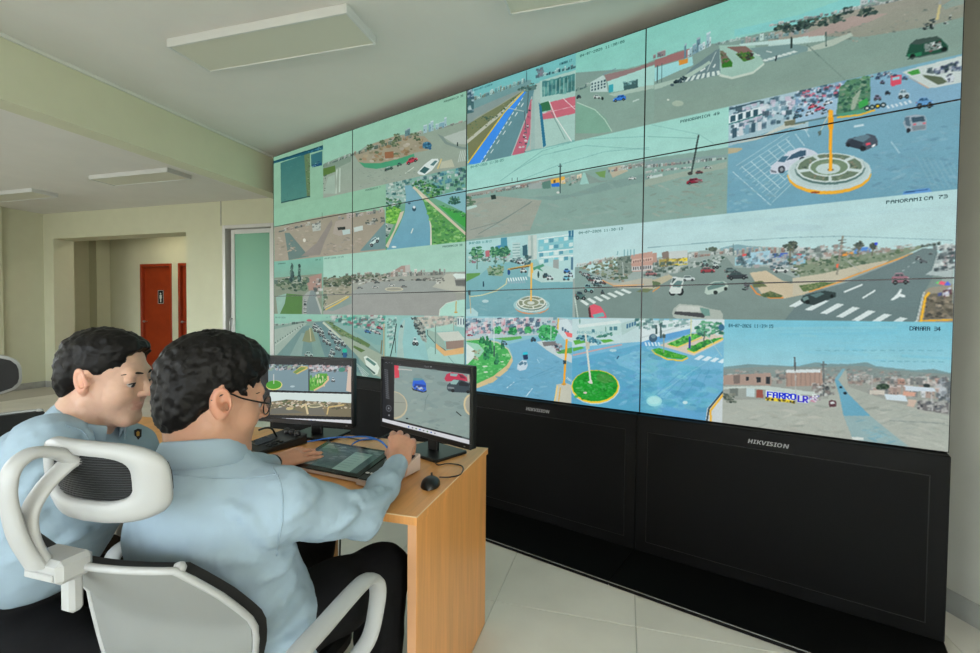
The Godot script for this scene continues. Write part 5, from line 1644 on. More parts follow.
func feeds_row3() -> void:
	# ring road full of traffic
	feed(0, 2.25, 1.3333, 3)
	base_fill(c8(140, 190, 170), c8(120, 160, 148))
	fr(270, 300, 7.683)
	pg([36, 180, 260, 150, 330, 150, 860, 110, 860, 620, 36, 560], c8(126, 154, 142), c8(112, 148, 140))
	houses(40, 185, 260, 165, 14, 8, 18, [c8(110, 130, 120), c8(150, 166, 156), c8(80, 100, 94)])
	pg([40, 430, 40, 210, 250, 160, 280, 165, 60, 420], c8(150, 170, 158))
	ln([50, 330, 250, 175], 5, c8(176, 190, 180))
	pg([40, 430, 250, 190, 300, 180, 330, 440], c8(108, 140, 136))
	pg([150, 420, 240, 240, 262, 240, 240, 420], c8(130, 158, 150))
	pg([245, 300, 270, 225, 315, 200, 345, 300, 300, 312], c8(126, 136, 104))
	ln([310, 300, 300, 200], 6, c8(190, 186, 150))
	pg([330, 160, 400, 150, 640, 380, 700, 560, 420, 440], c8(100, 134, 134))
	ln([400, 160, 520, 270, 660, 400, 780, 560], 15, c8(186, 196, 176))
	pg([410, 150, 440, 150, 750, 340, 720, 360], c8(100, 130, 84))
	pg([450, 190, 470, 190, 720, 370, 690, 388], c8(110, 128, 88))
	strew([420, 150, 450, 150, 750, 335, 715, 375, 560, 280], 80, 4, 12, [c8(86, 120, 76), c8(120, 140, 100), c8(70, 100, 76)])
	pg([470, 170, 620, 130, 860, 110, 860, 420, 760, 340], c8(130, 168, 160))
	strew([410, 115, 860, 105, 860, 200, 700, 200, 560, 180], 170, 5, 16, [c8(176, 206, 196), c8(80, 130, 120), c8(120, 160, 150), c8(60, 100, 96), c8(200, 200, 196), c8(150, 90, 100), c8(70, 160, 140)], 0.8, true)
	pg([620, 220, 860, 200, 860, 340, 780, 330], c8(120, 164, 160))
	for cc in [[730, 228, c8(60, 110, 160)], [770, 220, c8(190, 206, 200)], [805, 236, c8(176, 170, 170)], [820, 200, c8(170, 90, 100)]]:
		car(cc[0], cc[1], 50, 26, 0.25, cc[2])
	pg([520, 270, 560, 265, 860, 420, 860, 600, 780, 560], c8(150, 166, 148))
	pg([625, 335, 712, 375, 680, 390, 620, 350], c8(86, 116, 66))
	pg([650, 270, 750, 330, 735, 350, 640, 290], c8(92, 120, 76))
	ln([830, 400, 838, 300], 9, c8(110, 110, 84))
	ln([852, 420, 852, 170], 6, c8(186, 164, 110))
	for cc in [[390, 245], [415, 290], [455, 235], [480, 265], [510, 350], [550, 320], [470, 380], [440, 310], [500, 300], [360, 200], [385, 220], [340, 185], [350, 210], [530, 300], [460, 410], [560, 390]]:
		car(cc[0], cc[1], 36, 42, 0.35, [c8(170, 186, 180), c8(70, 92, 92), c8(110, 130, 128), c8(196, 206, 200), c8(84, 110, 110)][int(cc[0] + cc[1]) % 5])
	ell(560, 378, 18, 20, c8(40, 180, 150))
	pg([545, 390, 578, 390, 575, 430, 548, 430], c8(40, 90, 130))
	car(295, 400, 58, 44, 0, c8(150, 176, 168), c8(70, 100, 96))
	pg([700, 425, 720, 415, 800, 470, 820, 510, 805, 560, 780, 565, 720, 490], c8(206, 220, 208))
	pg([712, 440, 730, 430, 795, 480, 780, 495], c8(90, 130, 120))
	pg([710, 490, 720, 490, 790, 550, 780, 560], c8(60, 90, 84))
	for k in 7:
		ln([640 + k * 12, 470 + k * 22, 740 - k * 8, 560 + k * 10], 6, c8(190, 206, 196), 0.7)
	for k in 12:
		ell(50 + k * 18, 310 - k * 12, 3, 6, c8(60, 84, 80))
	ell(296, 143, 20, 8, c8(180, 90, 100))
	text(50, 114, "04-07-2026", 125, 10, c8(60, 100, 90))
	# side street with a corner house
	feed(1.3333, 2.25, 2, 3)
	base_fill(c8(140, 188, 180), c8(150, 190, 182))
	fr(370, 300, 8.164)
	pg([98, 130, 180, 120, 190, 250, 140, 480, 98, 470], c8(150, 196, 186))
	strew([120, 130, 190, 120, 185, 260, 140, 400, 120, 300], 50, 5, 14, [c8(80, 120, 116), c8(190, 206, 200), c8(110, 150, 144)], 0.8, true)
	ln([140, 460, 175, 300, 190, 180], 8, c8(40, 60, 60))
	ln([185, 420, 180, 300], 5, c8(60, 80, 80))
	pg([185, 480, 200, 230, 240, 140, 340, 120, 400, 250, 440, 420, 470, 560, 180, 560], c8(142, 190, 188))
	pg([190, 520, 210, 240, 250, 150, 262, 150, 240, 330, 260, 520], c8(160, 190, 182))
	pg([330, 150, 350, 125, 420, 200, 440, 340, 400, 320, 370, 250], c8(150, 160, 150))
	strew([300, 130, 360, 125, 430, 230, 440, 330, 410, 330, 360, 240], 60, 5, 14, [c8(130, 140, 132), c8(80, 100, 98), c8(176, 186, 176), c8(60, 76, 76)], 0.9)
	pg([360, 125, 660, 115, 660, 210, 440, 225], c8(186, 184, 170))
	strew([380, 125, 750, 115, 750, 190, 440, 215], 90, 5, 16, [c8(196, 180, 170), c8(150, 160, 150), c8(206, 206, 196), c8(110, 130, 126), c8(150, 180, 170)], 0.8, true)
	pg([440, 225, 660, 180, 660, 240, 500, 250], c8(160, 200, 186))
	pg([520, 255, 700, 245, 750, 305, 745, 330, 580, 325], c8(196, 204, 192))
	pg([440, 230, 520, 255, 580, 325, 600, 400, 500, 335, 445, 275], c8(150, 176, 162))
	ln([445, 235, 445, 275, 505, 340, 595, 405], 5, c8(60, 84, 80))
	pg([595, 330, 745, 318, 745, 385, 600, 395], c8(146, 128, 116))
	pg([510, 340, 590, 405, 745, 378, 745, 430, 590, 455, 515, 385], c8(214, 174, 120))
	pg([440, 400, 470, 370, 510, 385, 580, 450, 745, 430, 745, 560, 460, 500], c8(160, 200, 190))
	ln([615, 450, 670, 520], 4, c8(110, 150, 144))
	ln([510, 430, 510, 200], 8, c8(110, 140, 130))
	ln([660, 240, 660, 150], 6, c8(150, 160, 146))
	car(346, 325, 42, 62, 0.1, c8(206, 220, 216), c8(90, 120, 124))
	car(232, 200, 22, 22, 0, c8(70, 92, 94))
	car(345, 190, 24, 28, 0.2, c8(90, 110, 112))
	pg([690, 130, 748, 128, 748, 215, 690, 205], c8(190, 214, 208))
	for k in 5:
		pg([695 + k * 11, 140, 702 + k * 11, 140, 702 + k * 11, 190, 695 + k * 11, 190], [c8(40, 60, 90), c8(206, 220, 216)][k % 2])
	# bend with a lawn and cypresses
	feed(2, 2.25, 2.6667, 3)
	base_fill(c8(150, 200, 206), c8(108, 166, 190))
	fr(460, 310, 6.533)
	pg([10, 45, 640, 40, 740, 60, 740, 150, 480, 160, 10, 190], c8(176, 196, 200))
	houses(15, 150, 480, 140, 16, 40, 100, [c8(200, 180, 184), c8(186, 206, 210), c8(150, 170, 180), c8(206, 196, 196)])
	strew([15, 50, 640, 45, 640, 140, 480, 150, 15, 160], 260, 4, 15, [c8(206, 216, 218), c8(70, 100, 120), c8(200, 150, 160), c8(120, 160, 176), c8(50, 70, 90), c8(170, 190, 196), c8(90, 140, 150)], 0.8, true)
	pg([640, 60, 700, 50, 740, 110, 740, 210, 680, 190, 640, 140], c8(196, 214, 216))
	for k in 3:
		pg([662 + k * 18, 105 + k * 12, 676 + k * 18, 108 + k * 12, 676 + k * 18, 132 + k * 12, 662 + k * 18, 128 + k * 12], c8(80, 110, 130))
	pg([680, 135, 735, 150, 738, 178, 700, 170], c8(230, 110, 110))
	pg([200, 180, 385, 165, 395, 180, 300, 196], c8(96, 170, 90))
	for t in [[330, 132, 26, 20], [230, 125, 22, 20], [435, 122, 20, 18], [565, 145, 68, 52]]:
		strew([t[0] - t[2], t[1], t[0] - t[2] * 0.6, t[1] - t[3] * 0.8, t[0], t[1] - t[3], t[0] + t[2] * 0.6, t[1] - t[3] * 0.8, t[0] + t[2], t[1], t[0] + t[2] * 0.6, t[1] + t[3] * 0.9, t[0] - t[2] * 0.6, t[1] + t[3] * 0.9], int(30 + t[2] * 2), 5, 13, [c8(50, 150, 84), c8(70, 176, 100), c8(36, 120, 76), c8(90, 190, 120)], 0.8)
	pg([300, 220, 500, 170, 600, 260, 700, 330, 740, 360, 740, 660, 80, 560, 200, 480, 320, 340, 325, 280], c8(116, 174, 198), c8(104, 164, 192))
	pg([490, 205, 540, 195, 740, 300, 740, 350, 660, 320, 560, 260], c8(190, 206, 206))
	pg([620, 270, 740, 240, 740, 280, 640, 285], c8(84, 160, 90))
	pg([735, 190, 784, 180, 784, 270, 735, 285], c8(90, 170, 90))
	strew([580, 215, 650, 210, 660, 270, 600, 265], 26, 5, 13, [c8(140, 110, 110), c8(80, 70, 84), c8(190, 196, 200), c8(50, 70, 80)], 0.7, true)
	pg([530, 205, 620, 200, 620, 225, 540, 235], c8(120, 120, 120))
	pg([20, 190, 120, 180, 230, 205, 300, 250, 325, 300, 300, 370, 200, 450, 20, 520], c8(74, 170, 90))
	strew([25, 200, 120, 190, 230, 215, 300, 260, 305, 330, 200, 430, 40, 480], 200, 4, 14, [c8(84, 184, 96), c8(110, 200, 120), c8(64, 156, 84), c8(150, 210, 150)], 0.5, false, 0.7)
	pg([20, 200, 100, 215, 140, 260, 110, 300, 20, 330], c8(150, 200, 176))
	pg([20, 210, 70, 250, 76, 300, 30, 350, 20, 350], c8(206, 222, 214))
	ln([20, 190, 120, 182, 230, 206, 300, 252, 325, 305, 300, 370, 200, 450, 90, 500], 9, c8(190, 200, 170))
	pg([325, 300, 332, 330, 300, 390, 200, 470, 90, 510, 90, 480, 200, 430, 290, 360], c8(206, 186, 140))
	for t in [[152, 270, 20, 45], [180, 235, 12, 40], [160, 190, 11, 30], [225, 315, 15, 34], [262, 220, 9, 24], [132, 185, 10, 20], [118, 188, 8, 16]]:
		strew([t[0] - t[2], t[1] + t[3], t[0], t[1] - t[3], t[0] + t[2], t[1] + t[3]], 34, 4, 9, [c8(40, 120, 76), c8(56, 146, 90), c8(30, 96, 66)], 1.2)
	ln([205, 300, 205, 40], 5, c8(200, 220, 214))
	ln([206, 300, 206, 230], 9, c8(60, 90, 84))
	strew([60, 260, 110, 255, 110, 330, 60, 330], 20, 4, 10, [c8(130, 120, 96), c8(170, 180, 150)])
	for e in [[145, 365, 18, 5], [150, 403, 16, 5], [260, 335, 12, 4], [270, 290, 12, 3]]:
		ell(e[0], e[1], e[2], e[3], c8(200, 220, 196))
	pg([358, 385, 365, 350, 395, 325, 425, 330, 432, 360, 420, 388, 380, 398], c8(190, 210, 220))
	pg([368, 350, 395, 332, 405, 350, 380, 362], c8(80, 120, 140))
	pg([405, 338, 426, 338, 422, 356, 410, 360], c8(90, 130, 150))
	pg([398, 290, 410, 272, 430, 275, 434, 320, 405, 325], c8(40, 60, 90))
	pg([400, 275, 430, 270, 432, 288, 400, 292], c8(50, 190, 210))
	car(277, 208, 36, 26, 0.1, c8(110, 160, 180))
	car(470, 185, 36, 30, -0.1, c8(50, 90, 110))
	car(45, 156, 40, 14, 0, c8(190, 90, 100))
	ln([290, 510, 340, 472], 6, c8(186, 214, 224))
	ln([418, 570, 462, 515], 6, c8(200, 222, 230))
	ln([495, 320, 510, 345], 5, c8(170, 206, 220))
	ln([300, 490, 430, 450, 620, 370], 4, c8(80, 140, 170), 0.6)
	ln([390, 470, 640, 390], 3, c8(90, 150, 176), 0.6)
	strew([120, 520, 330, 350, 500, 250, 720, 390, 700, 600, 300, 560], 110, 5, 30, [c8(112, 170, 196), c8(126, 182, 204), c8(100, 158, 186)], 0.25, false, 0.5)
	pg([610, 600, 625, 490, 690, 480, 740, 500, 740, 640], c8(190, 192, 176))
	ln([612, 600, 632, 500], 9, c8(226, 200, 130))
	ln([640, 600, 652, 510], 6, c8(206, 160, 70))
	ln([676, 490, 696, 190], 14, c8(238, 168, 50))
	pg([670, 330, 690, 328, 692, 352, 672, 355], c8(50, 70, 76))
	ell(675, 488, 16, 8, c8(206, 150, 60))
	zebra(700, 440, 740, 470, -8, 12, 5, 0.5, c8(200, 220, 226))
	ln([640, 50, 636, 120], 9, c8(226, 186, 80))
	ln([588, 190, 590, 60], 5, c8(180, 206, 206))
	# lawn disc with a mast, and a crossing
	feed(2.6667, 2.25, 3.3333, 3)
	base_fill(c8(130, 190, 210), c8(96, 162, 202))
	fr(565, 310, 5.933)
	pg([42, 45, 480, 40, 560, 60, 560, 180, 42, 220], c8(186, 212, 212))
	pg([80, 95, 350, 70, 340, 145, 90, 150], c8(180, 210, 206))
	pg([75, 85, 330, 55, 350, 72, 85, 102], c8(206, 222, 218))
	for r in [[275, 96, 292, 118], [300, 94, 322, 116], [165, 110, 182, 130]]:
		pg([r[0], r[1], r[2], r[1] - 1, r[2], r[3], r[0], r[3] + 1], c8(80, 130, 140))
	pg([345, 75, 440, 50, 440, 100, 350, 148], c8(170, 200, 196))
	for k in 4:
		pg([380 + k * 16, 80 - k * 5, 390 + k * 16, 77 - k * 5, 390 + k * 16, 104 - k * 6, 380 + k * 16, 107 - k * 6], c8(60, 110, 140))
	strew([440, 45, 480, 42, 560, 60, 560, 130, 440, 100], 50, 4, 12, [c8(110, 160, 160), c8(196, 214, 210), c8(60, 110, 110), c8(90, 140, 110)], 0.8, true)
	for t in [[250, 110, 20, 18], [90, 60, 20, 18]]:
		ell(t[0], t[1], t[2] * 0.2, t[3], c8(120, 160, 150))
	pg([50, 180, 100, 168, 130, 190, 60, 205], c8(90, 170, 70))
	pg([210, 175, 280, 172, 300, 182, 240, 195], c8(90, 170, 70))
	pg([45, 225, 100, 215, 120, 225, 50, 245], c8(90, 170, 70))
	strew([60, 140, 130, 150, 230, 190, 230, 210, 150, 195, 70, 165], 60, 4, 12, [c8(70, 130, 150), c8(40, 90, 110), c8(120, 180, 190)], 0.7)
	strew([180, 155, 300, 130, 300, 145, 190, 165], 34, 4, 10, [c8(60, 120, 110), c8(90, 150, 130)])
	ln([48, 268, 200, 235, 350, 205], 9, c8(190, 160, 160))
	pg([42, 290, 300, 240, 480, 200, 560, 175, 560, 640, 42, 640], c8(98, 168, 198), c8(84, 160, 190))
	pg([300, 290, 460, 240, 560, 260, 560, 420, 330, 330], c8(130, 190, 210), null, 0.6)
	strew([60, 300, 300, 260, 540, 200, 540, 600, 320, 560, 300, 400], 150, 6, 34, [c8(120, 180, 212), c8(104, 166, 202), c8(136, 194, 214), c8(90, 152, 196)], 0.35, false, 0.45)
	ln([320, 290, 330, 275], 8, c8(50, 90, 120))
	ell(295, 240, 22, 9, c8(170, 206, 214))
	ell(185, 464, 152, 104, c8(190, 214, 216))
	ell(184, 460, 148, 102, c8(230, 196, 60))
	ell(183, 456, 140, 94, c8(34, 150, 50))
	strew([60, 420, 120, 385, 190, 370, 270, 390, 310, 440, 300, 500, 220, 540, 120, 545, 60, 520], 240, 4, 13, [c8(30, 156, 46), c8(54, 176, 70), c8(24, 130, 40), c8(70, 166, 84)], 0.5, false, 0.8)
	pg([200, 378, 260, 385, 300, 430, 240, 440, 190, 420], c8(96, 140, 76), null, 0.5)
	ln([125, 140, 135, 240, 156, 435], 12, c8(206, 212, 200))
	pg([125, 185, 150, 190, 150, 230, 130, 235], c8(190, 190, 170))
	pg([134, 430, 165, 420, 168, 445, 150, 442], c8(206, 206, 196))
	ell(122, 497, 12, 6, c8(214, 196, 190))
	ell(75, 468, 14, 5, c8(90, 180, 96))
	ell(525, 165, 14, 26, c8(50, 90, 120))
	ell(528, 540, 40, 36, c8(130, 206, 212), 0.7)
	text(72, 120, "04-07-2026 11:39:15", 262, 16, c8(120, 170, 176))
	fr(640, 310, 4.665)
	pg([15, 45, 420, 40, 420, 90, 200, 110, 15, 150], c8(206, 222, 222))
	strew([15, 40, 260, 40, 260, 70, 15, 90], 60, 4, 12, [c8(196, 214, 214), c8(110, 150, 150), c8(150, 190, 180), c8(70, 110, 110)], 0.7, true)
	pg([15, 150, 140, 110, 255, 85, 255, 108, 60, 165, 15, 170], c8(96, 160, 206))
	ln([15, 128, 250, 62], 6, c8(190, 206, 206))
	pg([100, 165, 255, 110, 411, 90, 411, 145, 270, 215], c8(206, 196, 180))
	pg([140, 160, 250, 112, 315, 112, 300, 125, 190, 172], c8(64, 164, 60))
	pg([235, 185, 300, 150, 390, 130, 411, 130, 345, 160, 270, 198], c8(64, 164, 60))
	strew([145, 158, 250, 115, 310, 114, 190, 168], 60, 4, 12, [c8(50, 140, 60), c8(84, 180, 76), c8(110, 196, 96)])
	strew([240, 183, 300, 152, 400, 130, 345, 158, 272, 194], 60, 4, 12, [c8(50, 140, 60), c8(84, 180, 76), c8(36, 110, 56)])
	ln([150, 165, 190, 175, 310, 128], 5, c8(226, 200, 90))
	ln([240, 192, 272, 202, 411, 135], 6, c8(232, 200, 80))
	pg([66, 185, 100, 178, 190, 205, 240, 218, 215, 232, 140, 226, 80, 200], c8(60, 160, 50))
	strew([75, 186, 100, 182, 190, 208, 235, 220, 150, 222], 50, 4, 11, [c8(50, 146, 50), c8(90, 180, 70)])
	ln([66, 188, 85, 208, 140, 232, 210, 240, 240, 226], 7, c8(232, 200, 70))
	strew([280, 80, 320, 50, 400, 60, 411, 110, 340, 125, 290, 110], 120, 5, 14, [c8(70, 140, 110), c8(100, 170, 130), c8(50, 110, 96), c8(190, 214, 206)])
	ln([318, 150, 322, 100], 5, c8(80, 100, 90))
	for k in 5:
		pg([270 + k * 38, 232 + k * 5, 292 + k * 38, 238 + k * 5, 322 + k * 36, 218 + k * 6, 302 + k * 36, 212 + k * 6], c8(206, 226, 232))
	ln([330, 110, 405, 220], 3, c8(170, 200, 200))
	ln([255, 130, 257, 20], 5, c8(206, 206, 150))
	ln([250, 180, 250, 125], 9, c8(50, 70, 150))
	ln([88, 110, 88, 70], 8, c8(60, 84, 84))
	ln([110, 130, 110, 60], 8, c8(60, 84, 84))
	ln([124, 200, 124, 110], 6, c8(140, 160, 150))
	pg([116, 112, 132, 112, 132, 130, 116, 130], c8(70, 90, 90))
	ell(72, 130, 20, 20, c8(60, 90, 110))
	ell(74, 122, 12, 10, c8(110, 140, 150))
	zebra(30, 150, 110, 150, 6, 18, 5, 0.5, c8(200, 222, 230))
	ell(404, 80, 14, 16, c8(60, 110, 140))
	strew([20, 200, 200, 250, 411, 300, 400, 380, 320, 480, 30, 480], 170, 6, 44, [c8(110, 188, 206), c8(80, 160, 190), c8(130, 202, 212), c8(70, 150, 180), c8(90, 174, 198)], 0.35, false, 0.4)
	for k in 5:
		ln([60 + k * 60, 420 - k * 10, 200 + k * 36, 300 - k * 5], 3, c8(70, 140, 180), 0.5)
	ell(75, 432, 38, 26, c8(150, 214, 218))
	ell(75, 430, 30, 18, c8(170, 222, 222))
	ell(225, 440, 12, 8, c8(190, 222, 226))
	ln([95, 400, 260, 290, 400, 200], 3, c8(150, 206, 216), 0.6)
	pg([320, 540, 330, 470, 411, 380, 411, 560], c8(196, 206, 206))
	ln([411, 385, 340, 468, 328, 530], 7, c8(40, 60, 70))
	ln([348, 530, 346, 480, 411, 400], 10, c8(230, 180, 70))
	# desert road, town and hills
	feed(3.3333, 2.25, 4, 3)
	base_fill(c8(118, 190, 208), c8(190, 214, 214))
	fr(800, 310, 4.353)
	for k in 22:
		ln([-320 + rnd.randf() * 800, 60 + k * 8.5, -200 + rnd.randf() * 900, 62 + k * 9], rnd.randf_range(5, 14), [c8(140, 202, 214), c8(112, 188, 210), c8(150, 204, 210), c8(124, 194, 212)][k % 4], 0.35)
	dash(100, 180, 655, 180, 14, 0.6, 2.5, c8(96, 160, 176))
	dash(380, 228, 655, 230, 8, 0.6, 2.5, c8(96, 160, 176))
	pg([-330, 255, -200, 240, -100, 245, 20, 250, 100, 232, 150, 240, 250, 240, 320, 232, 360, 250, 450, 260, 520, 268, 600, 262, 672, 280, 672, 640, -330, 640], c8(120, 150, 152))
	pg([-330, 262, -150, 252, 150, 252, 300, 248, 400, 265, 672, 285, 672, 640, -330, 640], c8(130, 146, 142))
	strew([-330, 270, 250, 258, 660, 290, 660, 330, 300, 310, -330, 300], 260, 3, 10, [c8(150, 146, 140), c8(120, 130, 130), c8(170, 170, 164), c8(110, 120, 120), c8(160, 140, 132)], 0.5, true)
	pg([-330, 300, 672, 315, 672, 650, -330, 650], c8(150, 156, 148))
	strew([-330, 285, 660, 300, 660, 350, 250, 330, -330, 330], 260, 4, 13, [c8(150, 132, 124), c8(176, 172, 164), c8(126, 120, 116), c8(160, 146, 136), c8(190, 192, 186), c8(96, 100, 100)], 0.6, true)
	pg([-330, 400, 150, 395, 185, 300, 215, 270, 232, 270, 240, 340, 400, 400, 672, 470, 672, 660, -330, 640], c8(164, 172, 162), c8(172, 178, 168))
	strew([-330, 420, 150, 420, 220, 560, -300, 560], 120, 5, 40, [c8(170, 176, 164), c8(154, 164, 154), c8(182, 184, 172)], 0.15, false, 0.5)
	strew([260, 380, 640, 470, 640, 600, 420, 560], 120, 5, 40, [c8(166, 174, 164), c8(152, 162, 154), c8(180, 184, 174)], 0.15, false, 0.5)
	pg([180, 310, 192, 305, 240, 375, 330, 470, 480, 600, 260, 590, 215, 470, 200, 380], c8(104, 164, 186))
	pg([215, 470, 330, 470, 500, 610, 300, 600, 250, 560], c8(156, 176, 172), null, 0.8)
	pg([180, 308, 215, 262, 228, 262, 196, 312], c8(120, 168, 182))
	strew([250, 480, 320, 480, 440, 590, 320, 590], 50, 4, 30, [c8(120, 170, 184), c8(150, 180, 180)], 0.15, false, 0.6)
	ell(206, 344, 7, 5, c8(30, 46, 54))
	ell(224, 370, 8, 6, c8(30, 46, 54))
	pg([152, 405, 165, 400, 184, 405, 184, 430, 155, 432], c8(90, 60, 66))
	pg([158, 408, 178, 408, 178, 418, 160, 418], c8(200, 206, 206))
	ell(170, 370, 5, 5, c8(30, 40, 44))
	# left quarter
	fr(640, 310, 4.665)
	pg([412, 310, 640, 300, 640, 360, 412, 355], c8(166, 146, 134))
	pg([460, 312, 490, 308, 490, 350, 460, 352], c8(120, 110, 104))
	for r in [[570, 320, 590, 345], [615, 318, 635, 352], [520, 318, 534, 336]]:
		pg([r[0], r[1], r[2], r[1], r[2], r[3], r[0], r[3]], c8(50, 56, 60))
	pg([710, 295, 880, 290, 885, 360, 712, 365], c8(166, 142, 128))
	for k in 8:
		ln([715 + k * 22, 292, 715 + k * 22, 362], 3, c8(130, 116, 108))
	pg([712, 285, 875, 282, 876, 298, 712, 300], c8(206, 216, 216))
	pg([412, 365, 620, 362, 790, 385, 900, 395, 900, 410, 612, 395, 412, 385], c8(186, 200, 192))
	pg([412, 378, 520, 372, 615, 380, 615, 425, 520, 418, 412, 415], c8(150, 158, 150))
	pg([520, 372, 560, 374, 560, 415, 520, 412], c8(186, 206, 206))
	pg([568, 380, 600, 382, 600, 420, 568, 418], c8(150, 84, 72))
	pg([440, 375, 480, 372, 480, 410, 442, 410], c8(110, 120, 114))
	strew([412, 390, 460, 400, 465, 440, 412, 440], 34, 4, 12, [c8(96, 110, 96), c8(130, 136, 124), c8(70, 84, 76)])
	pg([612, 382, 750, 402, 752, 446, 612, 430], c8(226, 232, 232))
	pg([612, 412, 752, 432, 752, 446, 612, 430], c8(232, 206, 60))
	strew([615, 418, 748, 436, 748, 442, 615, 426], 26, 2, 6, [c8(40, 40, 40), c8(70, 60, 30)], 1.0, true)
	ln([755, 290, 753, 225], 7, c8(84, 84, 84))
	ln([756, 400, 756, 290], 4, c8(180, 184, 180))
	fr(760, 380, 10.889)
	text(138, 142, "FARRO", 466, 66, c8(20, 44, 206), 1.6)
	pg([470, 180, 600, 200, 595, 275, 470, 268], c8(206, 216, 226))
	text(474, 188, "LR", 596, 70, c8(60, 50, 190), 1.6)
	strew([545, 220, 720, 180, 720, 245, 560, 275], 26, 6, 18, [c8(200, 120, 150), c8(90, 80, 190), c8(210, 220, 226), c8(130, 90, 140)], 0.8, true)
	text(640, 178, "R", 700, 58, c8(226, 232, 236), 1.4)
	strew([640, 60, 880, 40, 880, 180, 760, 200, 640, 150], 60, 8, 26, [c8(120, 116, 112), c8(176, 180, 174), c8(140, 130, 124), c8(60, 66, 70), c8(196, 200, 196)], 0.7, true)
	ln([745, 240, 745, 60], 8, c8(170, 176, 170))
	fr(800, 310, 4.353)
	ln([133, 370, 132, 228], 5, c8(96, 104, 104))
	ln([120, 245, 145, 243], 4, c8(96, 104, 104))
	ln([8, 250, 7, 212], 6, c8(84, 90, 92))
	# right town
	houses(235, 318, 330, 308, 7, 10, 24, [c8(176, 180, 176), c8(120, 126, 124), c8(150, 150, 144)])
	houses(320, 375, 672, 395, 16, 20, 52, [c8(176, 172, 164), c8(150, 134, 126), c8(190, 196, 196), c8(126, 130, 128), c8(166, 150, 140)])
	houses(420, 330, 660, 335, 14, 14, 34, [c8(170, 136, 122), c8(190, 186, 180), c8(150, 140, 134), c8(120, 124, 122)])
	pg([330, 355, 395, 358, 395, 378, 330, 374], c8(196, 192, 180))
	ell(388, 340, 28, 13, c8(56, 76, 62))
	strew([362, 335, 412, 335, 412, 350, 362, 350], 26, 4, 9, [c8(46, 66, 54), c8(76, 96, 76)])
	pg([392, 372, 480, 378, 490, 405, 400, 398], c8(200, 216, 222))
	pg([470, 362, 525, 364, 522, 382, 470, 378], c8(206, 160, 140))
	pg([490, 395, 528, 400, 515, 432, 488, 425], c8(196, 176, 160))
	pg([536, 400, 660, 410, 655, 458, 530, 440], c8(110, 110, 110))
	strew([532, 398, 655, 410, 652, 450, 535, 435], 34, 4, 13, [c8(90, 96, 100), c8(160, 164, 160), c8(60, 64, 70), c8(190, 190, 186)], 0.7, true)
	pg([480, 335, 600, 345, 610, 362, 480, 358], c8(200, 214, 222))
	ell(570, 335, 14, 9, c8(50, 60, 60))
	strew([620, 300, 672, 310, 672, 400, 620, 400], 40, 5, 14, [c8(196, 206, 210), c8(130, 140, 146), c8(90, 100, 104)], 0.8, true)
	ln([590, 445, 590, 360], 5, c8(180, 184, 182))
	ln([342, 350, 342, 290], 4, c8(180, 184, 182))
	ln([410, 490, 640, 500], 4, c8(140, 150, 144))
	pg([247, 562, 300, 565, 298, 578, 250, 575], c8(206, 216, 210))
	text(503, 74, "CAMARA 34", 635, 17, c8(30, 54, 70))
	fr(640, 310, 4.665)
	text(438, 62, "04-07-2026 11:39:15", 655, 16, c8(40, 90, 104))

# ---------------------------------------------------------------- the desk
const DESK_Y := 0.73
func build_desk() -> void:
	var o := thing("desk", "light beech laminate office desk in front of the video wall", "desk", Vector3(1.85, 0, 2.37))
	var x0 := -1.15
	var x1 := 0.952
	var st := mb()
	span(st, Vector3(x0, DESK_Y - 0.025, -0.335), Vector3(x1, DESK_Y, 0.352), 0.001)
	obj("desktop", st, M.wood, o)
	st = mb()
	span(st, Vector3(x0, DESK_Y - 0.025, 0.352), Vector3(x1 + 0.002, DESK_Y - 0.001, 0.354), 0.0006)
	span(st, Vector3(x1, DESK_Y - 0.025, -0.335), Vector3(x1 + 0.002, DESK_Y - 0.001, 0.352), 0.0006)
	obj("edge_band", st, M.wood, o)
	st = mb()
	span(st, Vector3(x0, DESK_Y - 0.003, 0.3522), Vector3(x1 + 0.0026, DESK_Y + 0.0002, 0.3546), 0.0006)
	span(st, Vector3(x1, DESK_Y - 0.003, -0.335), Vector3(x1 + 0.0026, DESK_Y + 0.0002, 0.3522), 0.0006)
	obj("worn_edge", st, M.wood_worn, o)
	for x in [x0, 0.228, x1 - 0.03]:
		st = mb()
		span(st, Vector3(x, 0, -0.325), Vector3(x + 0.028, DESK_Y - 0.0255, 0.345), 0.0015)
		var s := obj("side_panel", st, M.wood, o)
		st = mb()
		span(st, Vector3(x + 0.001, 0.001, 0.345), Vector3(x + 0.027, DESK_Y - 0.026, 0.3465), 0.0005)
		obj("edge_band", st, M.wood_edge, s)


# ---------------------------------------------------------------- things on the desk
var quad_px := PackedVector2Array()
var quad_h := PackedFloat64Array()

func square_map(px: Array) -> void:
	# projective map that carries four photo pixels onto the corners of the canvas
	var rows := []
	var uv := [Vector2(0, 0), Vector2(cw, 0), Vector2(cw, ch), Vector2(0, ch)]
	for i in 4:
		var x: float = px[i][0]
		var y: float = px[i][1]
		var u: float = uv[i].x
		var v: float = uv[i].y
		rows.append([x, y, 1.0, 0.0, 0.0, 0.0, -u * x, -u * y, u])
		rows.append([0.0, 0.0, 0.0, x, y, 1.0, -v * x, -v * y, v])
	for c in 8:
		var best := c
		for r in range(c, 8):
			if absf(rows[r][c]) > absf(rows[best][c]):
				best = r
		var t = rows[c]
		rows[c] = rows[best]
		rows[best] = t
		for r in 8:
			if r != c:
				var f: float = rows[r][c] / rows[c][c]
				for k in range(c, 9):
					rows[r][k] -= f * rows[c][k]
	quad_h.resize(8)
	for c in 8:
		quad_h[c] = rows[c][8] / rows[c][c]

